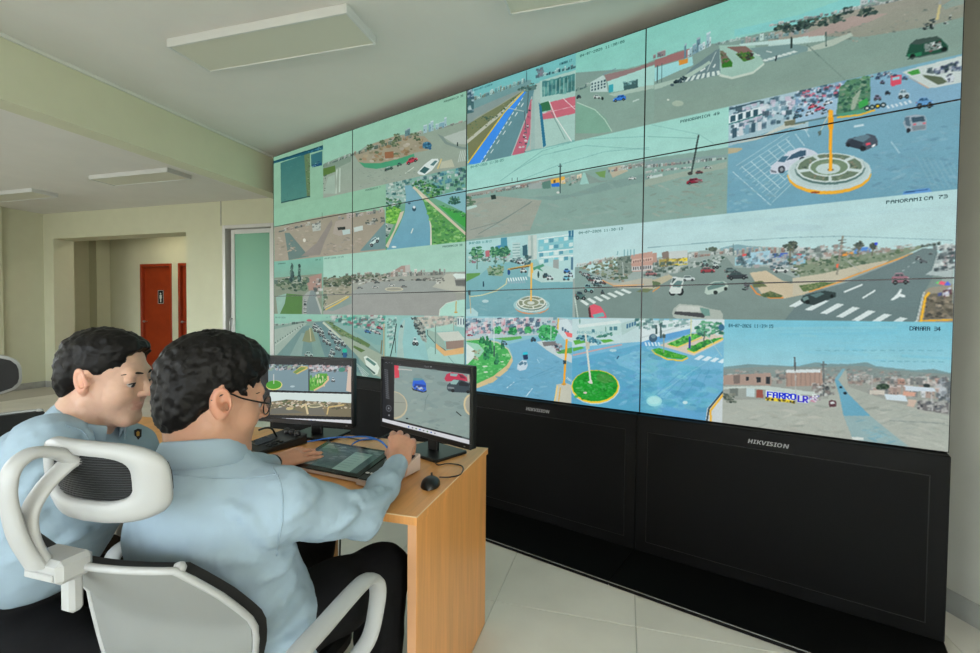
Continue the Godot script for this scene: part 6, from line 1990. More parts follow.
func quad_map(p: Vector2) -> Vector2:
	var w := quad_h[6] * p.x + quad_h[7] * p.y + 1.0
	return Vector2((quad_h[0] * p.x + quad_h[1] * p.y + quad_h[2]) / w, (quad_h[3] * p.x + quad_h[4] * p.y + quad_h[5]) / w)

func new_canvas(w: int, h: int, px: Array) -> void:
	cw = w
	ch = h
	cv = Image.create(w, h, false, Image.FORMAT_RGB8)
	clip = Rect2(0, 0, w, h)
	square_map(px)
	to_cv = quad_map

func screen_mat(tex: Texture2D, gain := 1.0, rough := 0.3) -> StandardMaterial3D:
	var m := mat(Color(0.012, 0.012, 0.013), rough, 0.0, 0.4)
	m.emission_enabled = true
	m.emission = Color.BLACK
	m.emission_texture = tex
	m.emission_energy_multiplier = gain / EXPO
	m.texture_repeat = false
	return m

func monitor_picture_a() -> ImageTexture:
	new_canvas(512, 288, [[262 - 6.0, 350 + 30 / 7.255], [262 + 655 / 7.255, 350 + 85 / 7.255], [262 + 655 / 7.255, 350 + 537 / 7.255], [262 - 6.0, 350 + 440 / 7.255]])
	fr(262, 350, 7.255)
	base_fill(c8(26, 28, 30))
	strew([20, 60, 650, 100, 650, 112, 20, 80], 16, 2, 6, [c8(120, 124, 126), c8(70, 74, 78)], 0.4, true)
	clip = Rect2(0, 0, 512, 288)
	# two pictures side by side
	pg([75, 88, 350, 105, 350, 290, 75, 265], c8(112, 140, 150), c8(120, 146, 154))
	strew([78, 90, 350, 106, 350, 130, 78, 130], 90, 4, 10, [c8(200, 206, 210), c8(90, 100, 104), c8(170, 150, 150), c8(60, 66, 70), c8(130, 160, 130)], 0.8, true)
	pg([235, 155, 300, 110, 345, 115, 345, 130, 260, 172], c8(206, 180, 100))
	pg([245, 150, 300, 116, 340, 122, 262, 162], c8(110, 140, 70))
	pg([78, 160, 200, 130, 300, 180, 350, 170, 350, 280, 90, 262], c8(116, 142, 150))
	ell(115, 235, 56, 34, c8(214, 206, 120))
	ell(112, 232, 52, 30, c8(66, 150, 40))
	ln([112, 225, 112, 160], 5, c8(206, 206, 200))
	ell(240, 250, 16, 7, c8(170, 190, 196))
	pg([358, 106, 652, 125, 650, 312, 358, 290], c8(120, 146, 156))
	strew([360, 108, 650, 126, 650, 170, 540, 160, 360, 150], 130, 4, 12, [c8(206, 196, 200), c8(90, 100, 106), c8(170, 120, 120), c8(60, 66, 70), c8(190, 200, 204)], 0.8, true)
	ell(585, 148, 24, 16, c8(60, 130, 110))
	pg([358, 210, 420, 165, 480, 170, 490, 200, 470, 240, 400, 290, 358, 285], c8(90, 160, 60))
	for k in 40:
		ell(365 + rnd.randf() * 110, 180 + rnd.randf() * 70, 6, 14, [c8(60, 140, 50), c8(110, 180, 80), c8(190, 200, 150)][k % 3])
	ln([485, 190, 488, 215, 450, 255, 390, 285], 12, c8(214, 180, 140))
	car(524, 216, 22, 30, 0.1, c8(206, 214, 214))
	pg([630, 130, 650, 130, 650, 312, 615, 300], c8(206, 186, 170))
	# panorama below
	pg([85, 282, 652, 325, 650, 480, 85, 430], c8(206, 220, 216), c8(200, 214, 210))
	pg([85, 350, 200, 340, 400, 365, 650, 390, 650, 490, 85, 440], c8(120, 112, 90))
	strew([88, 352, 200, 342, 400, 365, 648, 390, 648, 430, 300, 410, 88, 395], 190, 4, 14, [c8(150, 132, 100), c8(190, 176, 150), c8(96, 90, 74), c8(80, 96, 60), c8(206, 200, 186)], 0.5)
	pg([95, 400, 180, 390, 320, 440, 85, 436], c8(104, 104, 96))
	pg([360, 400, 440, 400, 470, 470, 340, 455], c8(110, 108, 98))
	ln([300, 400, 330, 380, 345, 450], 14, c8(206, 190, 150))
	ell(395, 395, 50, 14, c8(206, 196, 160))
	ell(395, 393, 40, 9, c8(120, 120, 96))
	ln([480, 460, 490, 410, 600, 400], 10, c8(200, 176, 120))
	ell(220, 405, 26, 10, c8(190, 176, 130))
	pg([75, 268, 655, 318, 655, 324, 75, 274], c8(20, 22, 24))
	# task bar
	pg([-40, 450, 657, 512, 657, 537, -40, 478], c8(206, 208, 212))
	for k in 8:
		ell(200 + k * 28, 484 + k * 2.6, 6, 5, [c8(60, 100, 180), c8(120, 124, 130), c8(200, 120, 60)][k % 3])
	soften(0.8)
	return ImageTexture.create_from_image(cv)

func monitor_picture_b() -> ImageTexture:
	new_canvas(512, 288, [[378 + 42 / 6.53, 350 + 60 / 6.53], [378 + 612 / 6.53, 350 + 128 / 6.53], [378 + 580 / 6.53, 350 + 618 / 6.53], [378 + 20 / 6.53, 350 + 470 / 6.53]])
	fr(378, 350, 6.53)
	base_fill(c8(34, 36, 40))
	pg([40, 55, 612, 125, 612, 150, 40, 90], c8(26, 28, 32))
	strew([60, 85, 180, 100, 180, 104, 60, 92], 10, 2, 6, [c8(120, 124, 130)], 0.4, true)
	strew([310, 110, 370, 116, 370, 122, 310, 116], 6, 3, 6, [c8(150, 154, 158)], 0.4, true)
	clip = Rect2(0, 0, 512, 288)
	# picture: wet-looking asphalt from above
	var pic := [118, 105, 604, 165, 582, 580, 98, 455]
	pg(pic, c8(128, 150, 148), c8(140, 158, 152))
	strew(pic, 160, 6, 34, [c8(134, 152, 148), c8(120, 142, 140), c8(146, 162, 156)], 0.4, false, 0.5)
	ell(98, 365, 92, 92, c8(190, 180, 150))
	ell(98, 362, 84, 82, c8(150, 156, 144))
	ln([100, 345, 175, 350], 3, c8(120, 124, 116))
	pg([36, 92, 117, 105, 97, 458, 18, 452], c8(34, 36, 40))
	for k in 15:
		ln([52, 135 + k * 13, 72, 137 + k * 13], 5, c8(110, 114, 120))
	ell(66, 385, 18, 22, c8(96, 100, 106))
	ell(66, 385, 14, 17, c8(40, 42, 46))
	ell(66, 385, 5, 6, c8(130, 134, 138))
	ell(66, 430, 5, 6, c8(130, 134, 138))
	ell(610, 365, 56, 72, c8(206, 190, 150))
	ell(614, 365, 48, 62, c8(160, 160, 146))
	pg([606, 165, 650, 165, 650, 600, 583, 600], c8(26, 28, 32))
	pg([117, 105, 145, 108, 146, 185, 116, 190], c8(206, 60, 80))
	ln([140, 130, 230, 138], 6, c8(190, 190, 186))
	pg([228, 235, 236, 205, 260, 195, 300, 200, 318, 225, 318, 270, 300, 278, 240, 262], c8(40, 96, 206))
	pg([238, 188, 290, 190, 310, 202, 260, 206, 234, 205], c8(90, 140, 150))
	pg([245, 225, 315, 235, 315, 250, 242, 242], c8(24, 60, 150))
	strew([240, 240, 310, 248, 308, 268, 240, 258], 12, 4, 8, [c8(206, 206, 200), c8(30, 40, 60)], 0.8, true)
	pg([222, 250, 240, 262, 300, 278, 320, 268, 318, 280, 290, 284, 230, 268], c8(40, 44, 50))
	pg([440, 195, 455, 165, 490, 152, 560, 165, 585, 185, 590, 210, 500, 210, 450, 212], c8(190, 50, 80))
	pg([480, 160, 530, 162, 520, 180, 478, 176], c8(130, 170, 170))
	pg([535, 165, 560, 172, 580, 195, 545, 190], c8(110, 40, 60))
	pg([590, 170, 604, 172, 602, 215, 590, 212], c8(190, 176, 160))
	pg([452, 262, 455, 235, 480, 215, 500, 198, 560, 205, 600, 225, 598, 285, 560, 285, 500, 282, 462, 275], c8(56, 70, 78))
	pg([476, 218, 500, 200, 535, 205, 515, 232, 480, 230], c8(140, 176, 172))
	pg([530, 225, 548, 210, 596, 228, 596, 245, 535, 240], c8(30, 38, 44))
	pg([458, 245, 500, 250, 500, 262, 456, 258], c8(120, 130, 134))
	ell(490, 272, 11, 11, c8(20, 24, 26))
	ell(588, 280, 11, 10, c8(20, 24, 26))
	ln([505, 408, 535, 435], 7, c8(40, 48, 50))
	ell(182, 452, 8, 5, c8(50, 60, 60))
	ln([330, 295, 310, 330, 300, 400], 4, c8(110, 132, 130))
	pg([20, 448, 580, 590, 580, 620, 20, 474], c8(206, 208, 212))
	for k in 8:
		ell(190 + k * 24, 505 + k * 6, 5, 5, [c8(60, 100, 180), c8(120, 124, 130), c8(90, 130, 90)][k % 3])
	soften(0.8)
	return ImageTexture.create_from_image(cv)

func monitor(at: Vector3, yaw: float, w: float, h: float, base: Vector3, tex: ImageTexture, label: String) -> void:
	var o := thing("monitor", label, "monitor", base, yaw, "desk monitors")
	var up := at.y - base.y
	var z := (Basis(Vector3.UP, -yaw) * (at - base)).z
	var x := (Basis(Vector3.UP, -yaw) * (at - base)).x
	var st := mb()
	prism(st, rounded(x - w / 2, up - h / 2, x + w / 2, up + h / 2, 0.006, 3), z - 0.028, z - 0.001, Transform3D(), 0.003)
	obj("housing", st, M.plastic_black, o)
	st = mb()
	var side := 0.008
	var chin := 0.020
	box(st, Vector3(x, up - h / 2 + chin / 2, z + 0.001), Vector3(w, chin, 0.006), 0.0015)
	box(st, Vector3(x, up + h / 2 - side / 2, z + 0.001), Vector3(w, side, 0.006), 0.0015)
	for s in [-1, 1]:
		box(st, Vector3(x + s * (w / 2 - side / 2), up + (chin - side) / 2, z + 0.001), Vector3(side, h - chin - side, 0.006), 0.0015)
	obj("bezel", st, M.plastic_black, o)
	st = mb()
	var x0 := x - w / 2 + side
	var x1 := x + w / 2 - side
	var y0 := up - h / 2 + chin
	var y1 := up + h / 2 - side
	var cs := [Vector3(x0, y1, z), Vector3(x1, y1, z), Vector3(x1, y0, z), Vector3(x0, y0, z)]
	var uv := [Vector2(0, 0), Vector2(1, 0), Vector2(1, 1), Vector2(0, 1)]
	for k in [0, 1, 2, 0, 2, 3]:
		st.set_uv(uv[k])
		st.add_vertex(cs[k])
	obj("screen", st, screen_mat(tex), o)
	var al := AreaLight3D.new()
	al.name = "screen_glow"
	al.area_size = Vector2(x1 - x0, y1 - y0)
	al.area_normalize_energy = false
	al.light_color = Color(0.8, 0.92, 0.95)
	al.light_energy = GLOW
	al.area_range = 6.0
	al.area_attenuation = 2.0
	al.shadow_enabled = true
	al.transform = Transform3D(Basis(Vector3.UP, PI), Vector3(x, (y0 + y1) / 2, z + 0.006))
	o.add_child(al, true)
	st = mb()
	span(st, Vector3(-0.0275, 0.01, z - 0.045), Vector3(0.0275, up - h / 2 + 0.07, z - 0.028), 0.004)
	obj("neck", st, M.plastic_black, o)
	st = mb()
	prism(st, rounded(-0.11, -0.085, 0.11, 0.085, 0.012, 3), 0.0, 0.012, Transform3D(Basis(Vector3.RIGHT, -PI / 2), Vector3.ZERO), 0.003)
	obj("stand_base", st, M.plastic_black, o)
	st = mb()
	box(st, Vector3(x + w / 2 - 0.03, up - h / 2 + 0.009, z + 0.0045), Vector3(0.008, 0.003, 0.002), 0.0005)
	obj("power_button", st, M.silver, o)

func on_desk(px: float, py: float, lift := 0.0) -> Vector3:
	return on_y(px, py, DESK_Y + lift)

func build_desk_things() -> void:
	rnd.seed = 21
	monitor(Vector3(1.968, 0.937, 2.131), 0.02, 0.53, 0.297, Vector3(2.03, DESK_Y, 2.075), monitor_picture_a(), "black monitor showing two street pictures above a wide panorama")
	monitor(Vector3(2.576, 0.944, 2.184), -0.44, 0.535, 0.30, Vector3(2.615, DESK_Y, 2.165), monitor_picture_b(), "black monitor showing a blue three-wheeler and parked cars on asphalt")
	console()
	hand_unit()
	# mouse
	var mp := on_desk(430.5, 485)
	var o := thing("computer_mouse", "black computer mouse near the corner of the desk", "mouse", mp, 0.25)
	var st := mb()
	var rings := []
	for k in 9:
		var a := PI * k / 8.0
		var ring := []
		var z := -cos(a) * 0.053
		var w := sin(a) * 0.030 + 0.0008
		var hgt := sin(a) * (0.027 - 0.006 * cos(a)) + 0.0008
		for j in 13:
			var q := PI * j / 12.0
			ring.append(Vector3(cos(q) * w, 0.001 + sin(q) * hgt, z))
		rings.append(ring)
	loft(st, rings, 1, true)
	obj("shell", st, M.plastic_black, o)
	st = mb()
	tube(st, [Vector3(-0.003, 0.026, -0.026), Vector3(0.003, 0.026, -0.026)], [0.006], 12)
	obj("wheel", st, M.black_edge, o)
	st = mb()
	box(st, Vector3(0, 0.0225, -0.036), Vector3(0.0012, 0.006, 0.02), 0.0)
	obj("button_gap", st, M.black_edge, o)
	cable("mouse_cable", "thin black mouse cable looping beside the monitor stand", [mp + Vector3(0.008, 0.008, -0.055), on_desk(450, 477, 0.003), on_desk(461, 474, 0.003), on_desk(462, 466, 0.003), on_desk(448, 463.5, 0.003), on_desk(437, 464.5, 0.004), on_desk(433, 455, 0.003), on_desk(431, 446, 0.003)], 0.0022, M.plastic_black)
	var blue := mat(Color(0.10, 0.42, 0.80), 0.4)
	cable("network_cable", "blue network cable arching from the dark keypad to the back of the console", [on_desk(294, 443, 0.004), on_desk(312, 441, 0.012), on_desk(330, 438, 0.03), on_desk(350, 437, 0.05), on_desk(368, 437, 0.055), on_desk(380, 441, 0.045), on_desk(387, 447, 0.03)], 0.0032, blue)
	cable("network_cable", "blue network cable coming out from behind the console screen", [on_desk(351, 446, 0.01), on_desk(354, 443, 0.025), on_desk(361, 440, 0.04), on_desk(371, 439, 0.05), on_desk(381, 441, 0.045), on_desk(388, 449, 0.03)], 0.0032, blue)
	cable("power_cable", "thin black cable lying behind the console", [on_desk(318, 434, 0.003), on_desk(340, 436, 0.003), on_desk(362, 440, 0.003), on_desk(380, 438, 0.003), on_desk(392, 432, 0.003)], 0.0022, M.plastic_black)
	cable("keypad_cable", "black coiled lead rising from the dark keypad towards the first monitor", [on_desk(277, 437, 0.03), on_desk(275, 434, 0.05), on_desk(273, 430, 0.07), on_desk(270, 428, 0.085), on_desk(265, 428, 0.09), on_desk(259, 430, 0.09)], 0.004, M.plastic_black)
	cable("floor_cable", "black cable hanging under the desk beside the middle panel", [Vector3(2.13, 0.70, 2.06), Vector3(2.125, 0.6, 2.05), Vector3(2.14, 0.45, 2.045), Vector3(2.12, 0.3, 2.05), Vector3(2.12, 0.01, 2.06)], 0.004, M.plastic_black)
	cable("keypad_lead", "thin dark lead lying to the left of the dark keypad", [on_desk(254, 453, 0.002), on_desk(262, 459, 0.002), on_desk(272, 460, 0.002)], 0.002, M.plastic_black)

func cable(called: String, label: String, pts: Array, r: float, m: Material) -> void:
	var st := mb()
	tube(st, curve(pts, 6), [r], 7)
	tag(obj(called, st, m), label, "cable")

func console() -> void:
	# operator's keyboard: a wedge with a touch screen, a joystick bay on its right
	var o := thing("control_console", "wedge-shaped control console with a dark touch screen and a joystick", "console", Vector3(2.385, DESK_Y, 2.43), -0.16)
	var pale := mat(Color(0.80, 0.72, 0.68), 0.4)
	var side := func(x0: float, x1: float, z0: float, z1: float, y0: float, y1: float, m: Material, called: String) -> Node:
		# wedge between x0 and x1, y1 high at the back
		var st := mb()
		prism(st, [Vector2(z0, 0.004), Vector2(z1, 0.004), Vector2(z1, y0), Vector2(z0, y1)], x0, x1, Transform3D(Basis(Vector3(0, 0, 1), Vector3(0, 1, 0), Vector3(1, 0, 0)), Vector3.ZERO), 0.003)
		return obj(called, st, m, o)
	side.call(-0.155, 0.152, -0.075, 0.098, 0.014, 0.050, pale, "housing")
	side.call(0.154, 0.262, -0.095, 0.115, 0.018, 0.060, pale, "joystick_bay")
	var tilt := Transform3D(Basis(Vector3.RIGHT, 0.208), Vector3(0, 0.036, 0.010))
	var st := mb()
	box(st, Vector3.ZERO, Vector3(0.306, 0.006, 0.184), 0.002, tilt)
	obj("screen_bezel", st, mat(Color(0.015, 0.015, 0.016), 0.12), o)
	# touch screen picture
	cw = 256
	ch = 160
	cv = Image.create(cw, ch, false, Image.FORMAT_RGB8)
	clip = Rect2(0, 0, cw, ch)
	to_cv = func(p: Vector2) -> Vector2: return p
	fr(0, 0, 1)
	base_fill(c8(52, 70, 68), c8(60, 80, 76))
	strew([0, 0, 256, 0, 256, 40, 0, 40], 60, 5, 20, [c8(70, 88, 86), c8(44, 58, 60), c8(84, 96, 92)], 0.4)
	strew([0, 50, 150, 50, 150, 160, 0, 160], 50, 8, 30, [c8(56, 74, 72), c8(64, 82, 78)], 0.4)
	pg([150, 30, 225, 30, 225, 160, 150, 160], c8(112, 140, 128))
	pg([150, 30, 225, 30, 225, 46, 150, 46], c8(96, 124, 114))
	for k in 6:
		ln([158, 60 + k * 16, 200, 60 + k * 16], 3, c8(96, 122, 112))
	st = mb()
	var cs := [Vector3(-0.13, 0.0032, -0.078), Vector3(0.13, 0.0032, -0.078), Vector3(0.13, 0.0032, 0.072), Vector3(-0.13, 0.0032, 0.072)]
	var uv := [Vector2(0, 0), Vector2(1, 0), Vector2(1, 1), Vector2(0, 1)]
	for k in [0, 1, 2, 0, 2, 3]:
		st.set_uv(uv[k])
		st.add_vertex(tilt * cs[k])
	obj("screen", st, screen_mat(ImageTexture.create_from_image(cv), 0.8, 0.12), o)
	st = mb()
	box(st, Vector3(0.208, 0.0425, 0.010), Vector3(0.094, 0.005, 0.19), 0.002, Transform3D(Basis(Vector3.RIGHT, 0.195), Vector3(0, 0.0, 0.0)).translated(Vector3(0, 0.0, 0)))
	obj("bay_plate", st, M.plastic_black, o)
	st = mb()
	lathe(st, [[0.034, 0.0], [0.033, 0.006], [0.024, 0.016], [0.012, 0.024], [0.008, 0.030], [0.008, 0.040], [0.015, 0.045], [0.018, 0.054], [0.017, 0.066], [0.011, 0.072], [0.0, 0.074]], 20, Transform3D(Basis(Vector3.RIGHT, 0.1), Vector3(0.205, 0.045, -0.02)))
	obj("joystick", st, M.plastic_black, o)
	for k in 5:
		st = mb()
		box(st, Vector3(0.172 + k * 0.018, 0.0325, 0.078), Vector3(0.013, 0.004, 0.009), 0.0015, Transform3D())
		obj("button", st, M.plastic_white, o)

func hand_unit() -> void:
	var c := (on_desk(255, 451) + on_desk(272, 436) + on_desk(298, 440) + on_desk(284, 458)) / 4.0 + Vector3(-0.005, 0, 0.018)
	var o := thing("keypad", "small dark keypad unit with three knobs, left of the console", "keypad", c, -0.33)
	var st := mb()
	prism(st, [Vector2(-0.105, 0.003), Vector2(0.105, 0.003), Vector2(0.105, 0.016), Vector2(-0.105, 0.044)], -0.078, 0.078, Transform3D(Basis(Vector3(0, 0, 1), Vector3(0, 1, 0), Vector3(1, 0, 0)), Vector3.ZERO), 0.004)
	obj("housing", st, M.plastic_black, o)
	var tilt := Transform3D(Basis(Vector3.RIGHT, 0.133), Vector3(0, 0.0305, 0))
	st = mb()
	box(st, Vector3(-0.03, 0.0005, 0.035), Vector3(0.075, 0.003, 0.075), 0.001, tilt)
	obj("display", st, mat(Color(0.03, 0.035, 0.04), 0.12), o)
	for k in 3:
		st = mb()
		lathe(st, [[0.013, 0.0], [0.013, 0.012], [0.010, 0.018], [0.0, 0.0185]], 14, tilt * Transform3D(Basis(), Vector3(-0.02 + k * 0.037, 0.0, -0.075)))
		obj("knob", st, M.black_edge, o)
	for r in 3:
		for k in 2:
			st = mb()
			box(st, Vector3(0.035 + k * 0.022, 0.002, 0.0 + r * 0.024), Vector3(0.015, 0.005, 0.014), 0.0015, tilt)
			obj("key", st, M.plastic_black, o)

# ---------------------------------------------------------------- office chairs
func shell(st: SurfaceTool, rows: Array, nrm: Callable, thick: float) -> void:
	# a curved sheet with thickness, rows of points
	st.set_smooth_group(1)
	var nv := rows.size()
	var nu: int = rows[0].size()
	var at := func(i: int, k: int, s: float) -> Vector3:
		var p: Vector3 = rows[i][k]
		return p + nrm.call(p) * thick * 0.5 * s
	for i in nv - 1:
		for k in nu - 1:
			var m: Vector3 = (rows[i][k] + rows[i + 1][k + 1]) / 2.0
			for s in [-1.0, 1.0]:
				quad(st, at.call(i, k, s), at.call(i, k + 1, s), at.call(i + 1, k + 1, s), at.call(i + 1, k, s), m)
	st.set_smooth_group(2)
	var mid: Vector3 = rows[nv / 2][nu / 2]
	for i in nv - 1:
		for k in [0, nu - 1]:
			quad(st, at.call(i, k, -1.0), at.call(i, k, 1.0), at.call(i + 1, k, 1.0), at.call(i + 1, k, -1.0), mid)
	for k in nu - 1:
		for i in [0, nv - 1]:
			quad(st, at.call(i, k, -1.0), at.call(i, k, 1.0), at.call(i, k + 1, 1.0), at.call(i, k + 1, -1.0), mid)

func back_w(y: float) -> float:
	# half width of the backrest at height y
	var ys := [0.50, 0.56, 0.64, 0.72, 0.78, 0.825, 0.862]
	var ws := [0.17, 0.20, 0.222, 0.225, 0.218, 0.204, 0.187]
	for i in 6:
		if y <= ys[i + 1]:
			return lerpf(ws[i], ws[i + 1], clampf((y - ys[i]) / (ys[i + 1] - ys[i]), 0, 1))
	return ws[6]

func back_p(u: float, y: float, off := 0.0) -> Vector3:
	var x := u * back_w(y)
	return Vector3(x, y, 0.30 + off - x * x * 0.95 - 0.72 * (0.862 - maxf(y, 0.69)) - 0.15 * maxf(0.0, 0.69 - y))

func office_chair(at: Vector3, turn: float, lift: float, label: String) -> Node3D:
	var o := thing("office_chair", label, "chair", at, turn, "white-framed office chairs")
	var up := Vector3(0, lift, 0)
	# star base with castors
	var st := mb()
	for k in 5:
		var d := Vector3(cos(TAU * k / 5.0 + 0.3), 0, sin(TAU * k / 5.0 + 0.3))
		st = mb()
		tube(st, [Vector3(0, 0.115, 0), d * 0.12 + Vector3(0, 0.11, 0), d * 0.29 + Vector3(0, 0.075, 0)], [0.026, 0.024, 0.018], 8, 0.8)
		obj("leg", st, M.plastic_white, o)
		st = mb()
		for s in [-1, 1]:
			var side: Vector3 = d.cross(Vector3.UP) * s * 0.014
			tube(st, [d * 0.29 + side + Vector3(0, 0.028, 0), d * 0.29 + side * 1.9 + Vector3(0, 0.028, 0)], [0.027], 14)
		tube(st, [d * 0.29 + Vector3(0, 0.028, 0), d * 0.29 + Vector3(0, 0.075, 0)], [0.008], 8)
		obj("castor", st, M.plastic_black, o)
	st = mb()
	tube(st, [Vector3(0, 0.08, 0), Vector3(0, 0.30, 0)], [0.028], 14)
	tube(st, [Vector3(0, 0.28, 0), Vector3(0, 0.40 + lift, 0)], [0.018], 14)
	obj("gas_column", st, M.black, o)
	st = mb()
	box(st, Vector3(0, 0.40, 0.03) + up, Vector3(0.16, 0.04, 0.24), 0.01)
	obj("mechanism", st, M.black, o)
	st = mb()
	prism(st, rounded(-0.24, -0.24, 0.24, 0.24, 0.08, 6), 0.425 + lift, 0.475 + lift, Transform3D(Basis(Vector3.RIGHT, -PI / 2), Vector3.ZERO), 0.014)
	obj("seat", st, M.trousers if M.has("trousers") else M.black, o)
	# backrest: white rear shell, black upholstery in front, white rim
	var nz := func(_p: Vector3) -> Vector3: return Vector3(0, 0, 1)
	var rows := []
	var pad := []
	for i in 15:
		var y := lerpf(0.50, 0.862, i / 14.0)
		var r := []
		var r2 := []
		for k in 13:
			var u := lerpf(-1, 1, k / 12.0)
			r.append(back_p(u * 0.97, y) + up)
			r2.append(back_p(u * 1.0, y, -0.016) + up)
		rows.append(r)
		pad.append(r2)
	st = mb()
	shell(st, rows, nz, 0.010)
	obj("back_shell", st, M.chair_shell, o)
	st = mb()
	shell(st, pad, nz, 0.020)
	obj("back_pad", st, M.chair_mesh, o)
	var rim := []
	for i in 15:
		rim.append(back_p(-1, lerpf(0.50, 0.862, i / 14.0), 0.004) + up)
	for k in range(1, 13):
		rim.append(back_p(lerpf(-1, 1, k / 12.0), 0.862, 0.004) + up)
	for i in range(1, 15):
		rim.append(back_p(1, lerpf(0.862, 0.50, i / 14.0), 0.004) + up)
	for k in range(1, 13):
		rim.append(back_p(lerpf(1, -1, k / 12.0), 0.50, 0.004) + up)
	st = mb()
	tube(st, rim, [0.0065], 8)
	obj("back_rim", st, M.chair_white, o)
	for s in [-1, 1]:
		st = mb()
		lathe(st, [[0.0, -0.011], [0.008, -0.008], [0.011, 0.0], [0.008, 0.008], [0.0, 0.011]], 12, Transform3D(Basis(), back_p(s * 0.98, 0.86, -0.008) + up))
		obj("corner_cap", st, M.chair_white, o)
	st = mb()
	tube(st, curve([Vector3(0, 0.40, 0.10) + up, Vector3(0, 0.40, 0.20) + up, Vector3(0, 0.46, 0.22) + up, Vector3(0, 0.58, 0.185) + up], 6), [0.022, 0.022, 0.03], 10, 1.6, Vector3.RIGHT)
	obj("back_spine", st, M.chair_white, o)
	# head support
	st = mb()
	box(st, Vector3(-0.01, 0.868, 0.318) + up, Vector3(0.088, 0.040, 0.056), 0.008)
	box(st, Vector3(-0.01, 0.862, 0.347) + up, Vector3(0.066, 0.012, 0.004), 0.002)
	box(st, Vector3(0.006, 0.822, 0.309) + up, Vector3(0.030, 0.075, 0.022), 0.006)
	obj("support_block", st, M.chair_white, o)
	st = mb()
	var rear := [Vector3(-0.02, 0.878, 0.345), Vector3(-0.02, 0.93, 0.366), Vector3(-0.02, 0.976, 0.376), Vector3(-0.02, 1.016, 0.380), Vector3(-0.02, 1.050, 0.372), Vector3(-0.018, 1.066, 0.348), Vector3(-0.012, 1.058, 0.318), Vector3(-0.01, 1.040, 0.298)]
	var front := [Vector3(-0.02, 0.868, 0.330), Vector3(-0.02, 0.92, 0.350), Vector3(-0.02, 0.968, 0.352), Vector3(-0.018, 1.004, 0.333), Vector3(-0.012, 1.032, 0.306), Vector3(-0.01, 1.040, 0.292)]
	for q in [rear, front]:
		var pts := []
		for p in q:
			pts.append(p + up)
		tube(st, curve(pts, 5), [0.011, 0.009, 0.009, 0.011], 10, 2.2, Vector3.RIGHT)
	obj("support_bracket", st, M.chair_white, o)
	# headrest ring on a curved face, with ribbed mesh inside
	var hx := 0.012
	var face := func(u: float, v: float, off: float) -> Vector3:
		return Vector3(hx + u, 1.003 + v, 0.296 - u * u * 2.1 - v * v * 1.5 + v * 0.10 + off) + up
	var rings := []
	var n := 48
	for k in n + 1:
		var a := TAU * k / n
		var ca := cos(a)
		var sa := sin(a)
		var f := func(w: float, h: float, e: float) -> Vector2:
			return Vector2(signf(ca) * pow(absf(ca), e) * w, signf(sa) * pow(absf(sa), e) * h)
		var po: Vector2 = f.call(0.146, 0.073, 0.62)
		var pi: Vector2 = f.call(0.096, 0.040, 0.55) + Vector2(0.0, 0.008)
		var ring := []
		for q in [[0.0, 0.004], [0.12, 0.012], [0.5, 0.014], [0.88, 0.011], [1.0, 0.003], [1.0, -0.004], [0.85, -0.009], [0.5, -0.010], [0.15, -0.009], [0.0, -0.003]]:
			var m := po.lerp(pi, q[0])
			ring.append(face.call(m.x, m.y, q[1]))
		rings.append(ring)
	st = mb()
	loft(st, rings, 1, false)
	obj("headrest_frame", st, M.chair_white, o)
	rows = []
	for i in 9:
		var r := []
		for k in 13:
			r.append(face.call(lerpf(-0.106, 0.106, k / 12.0), lerpf(-0.042, 0.056, i / 8.0), -0.004))
		rows.append(r)
	st = mb()
	shell(st, rows, nz, 0.003)
	var hm := obj("headrest_mesh", st, M.chair_mesh, o)
	hm.set_meta("label", "black ribbed mesh of the headrest")
	st = mb()
	for i in 22:
		var v := lerpf(-0.038, 0.052, i / 21.0)
		var pts := []
		for k in 9:
			pts.append(face.call(lerpf(-0.104, 0.104, k / 8.0), v, 0.0))
		tube(st, pts, [0.0012], 5)
	var rb := obj("rib", st, M.chair_rib, hm)
	rb.set_meta("kind", "stuff")
	rows = []
	for i in 9:
		var r := []
		var v := lerpf(-1.0, 1.0, i / 8.0)
		var w := 0.134 * pow(1.0 - pow(absf(v) * 0.93, 3.0), 0.34)
		for k in 13:
			r.append(face.call(lerpf(-w, w, k / 12.0), v * 0.062, -0.016))
		rows.append(r)
	st = mb()
	shell(st, rows, nz, 0.010)
	obj("headrest_pad", st, M.chair_mesh, o)
	# armrests: loops from the back to the front of the seat
	for s in [-1, 1]:
		st = mb()
		var pts := []
		for p in [Vector3(0.24, 0.452, 0.10), Vector3(0.30, 0.50, 0.20), Vector3(0.335, 0.60, 0.235), Vector3(0.345, 0.668, 0.19), Vector3(0.350, 0.684, 0.08), Vector3(0.350, 0.690, -0.03), Vector3(0.350, 0.682, -0.085), Vector3(0.350, 0.65, -0.118), Vector3(0.348, 0.60, -0.120), Vector3(0.335, 0.52, -0.10), Vector3(0.28, 0.455, -0.075), Vector3(0.22, 0.445, -0.06)]:
			# the arm on the sitter's left is slid forward
			pts.append(Vector3(s * p.x, p.y + minf(lift, 0.0) - (0.03 if lift > 0.0 else 0.0), p.z if s > 0 else p.z * 0.45 - 0.09))
		tube(st, curve(pts, 6), [0.011, 0.011, 0.012, 0.012, 0.012, 0.012, 0.012, 0.011, 0.010, 0.010], 12, 1.9, Vector3.RIGHT)
		obj("armrest", st, M.chair_white, o)
	return o

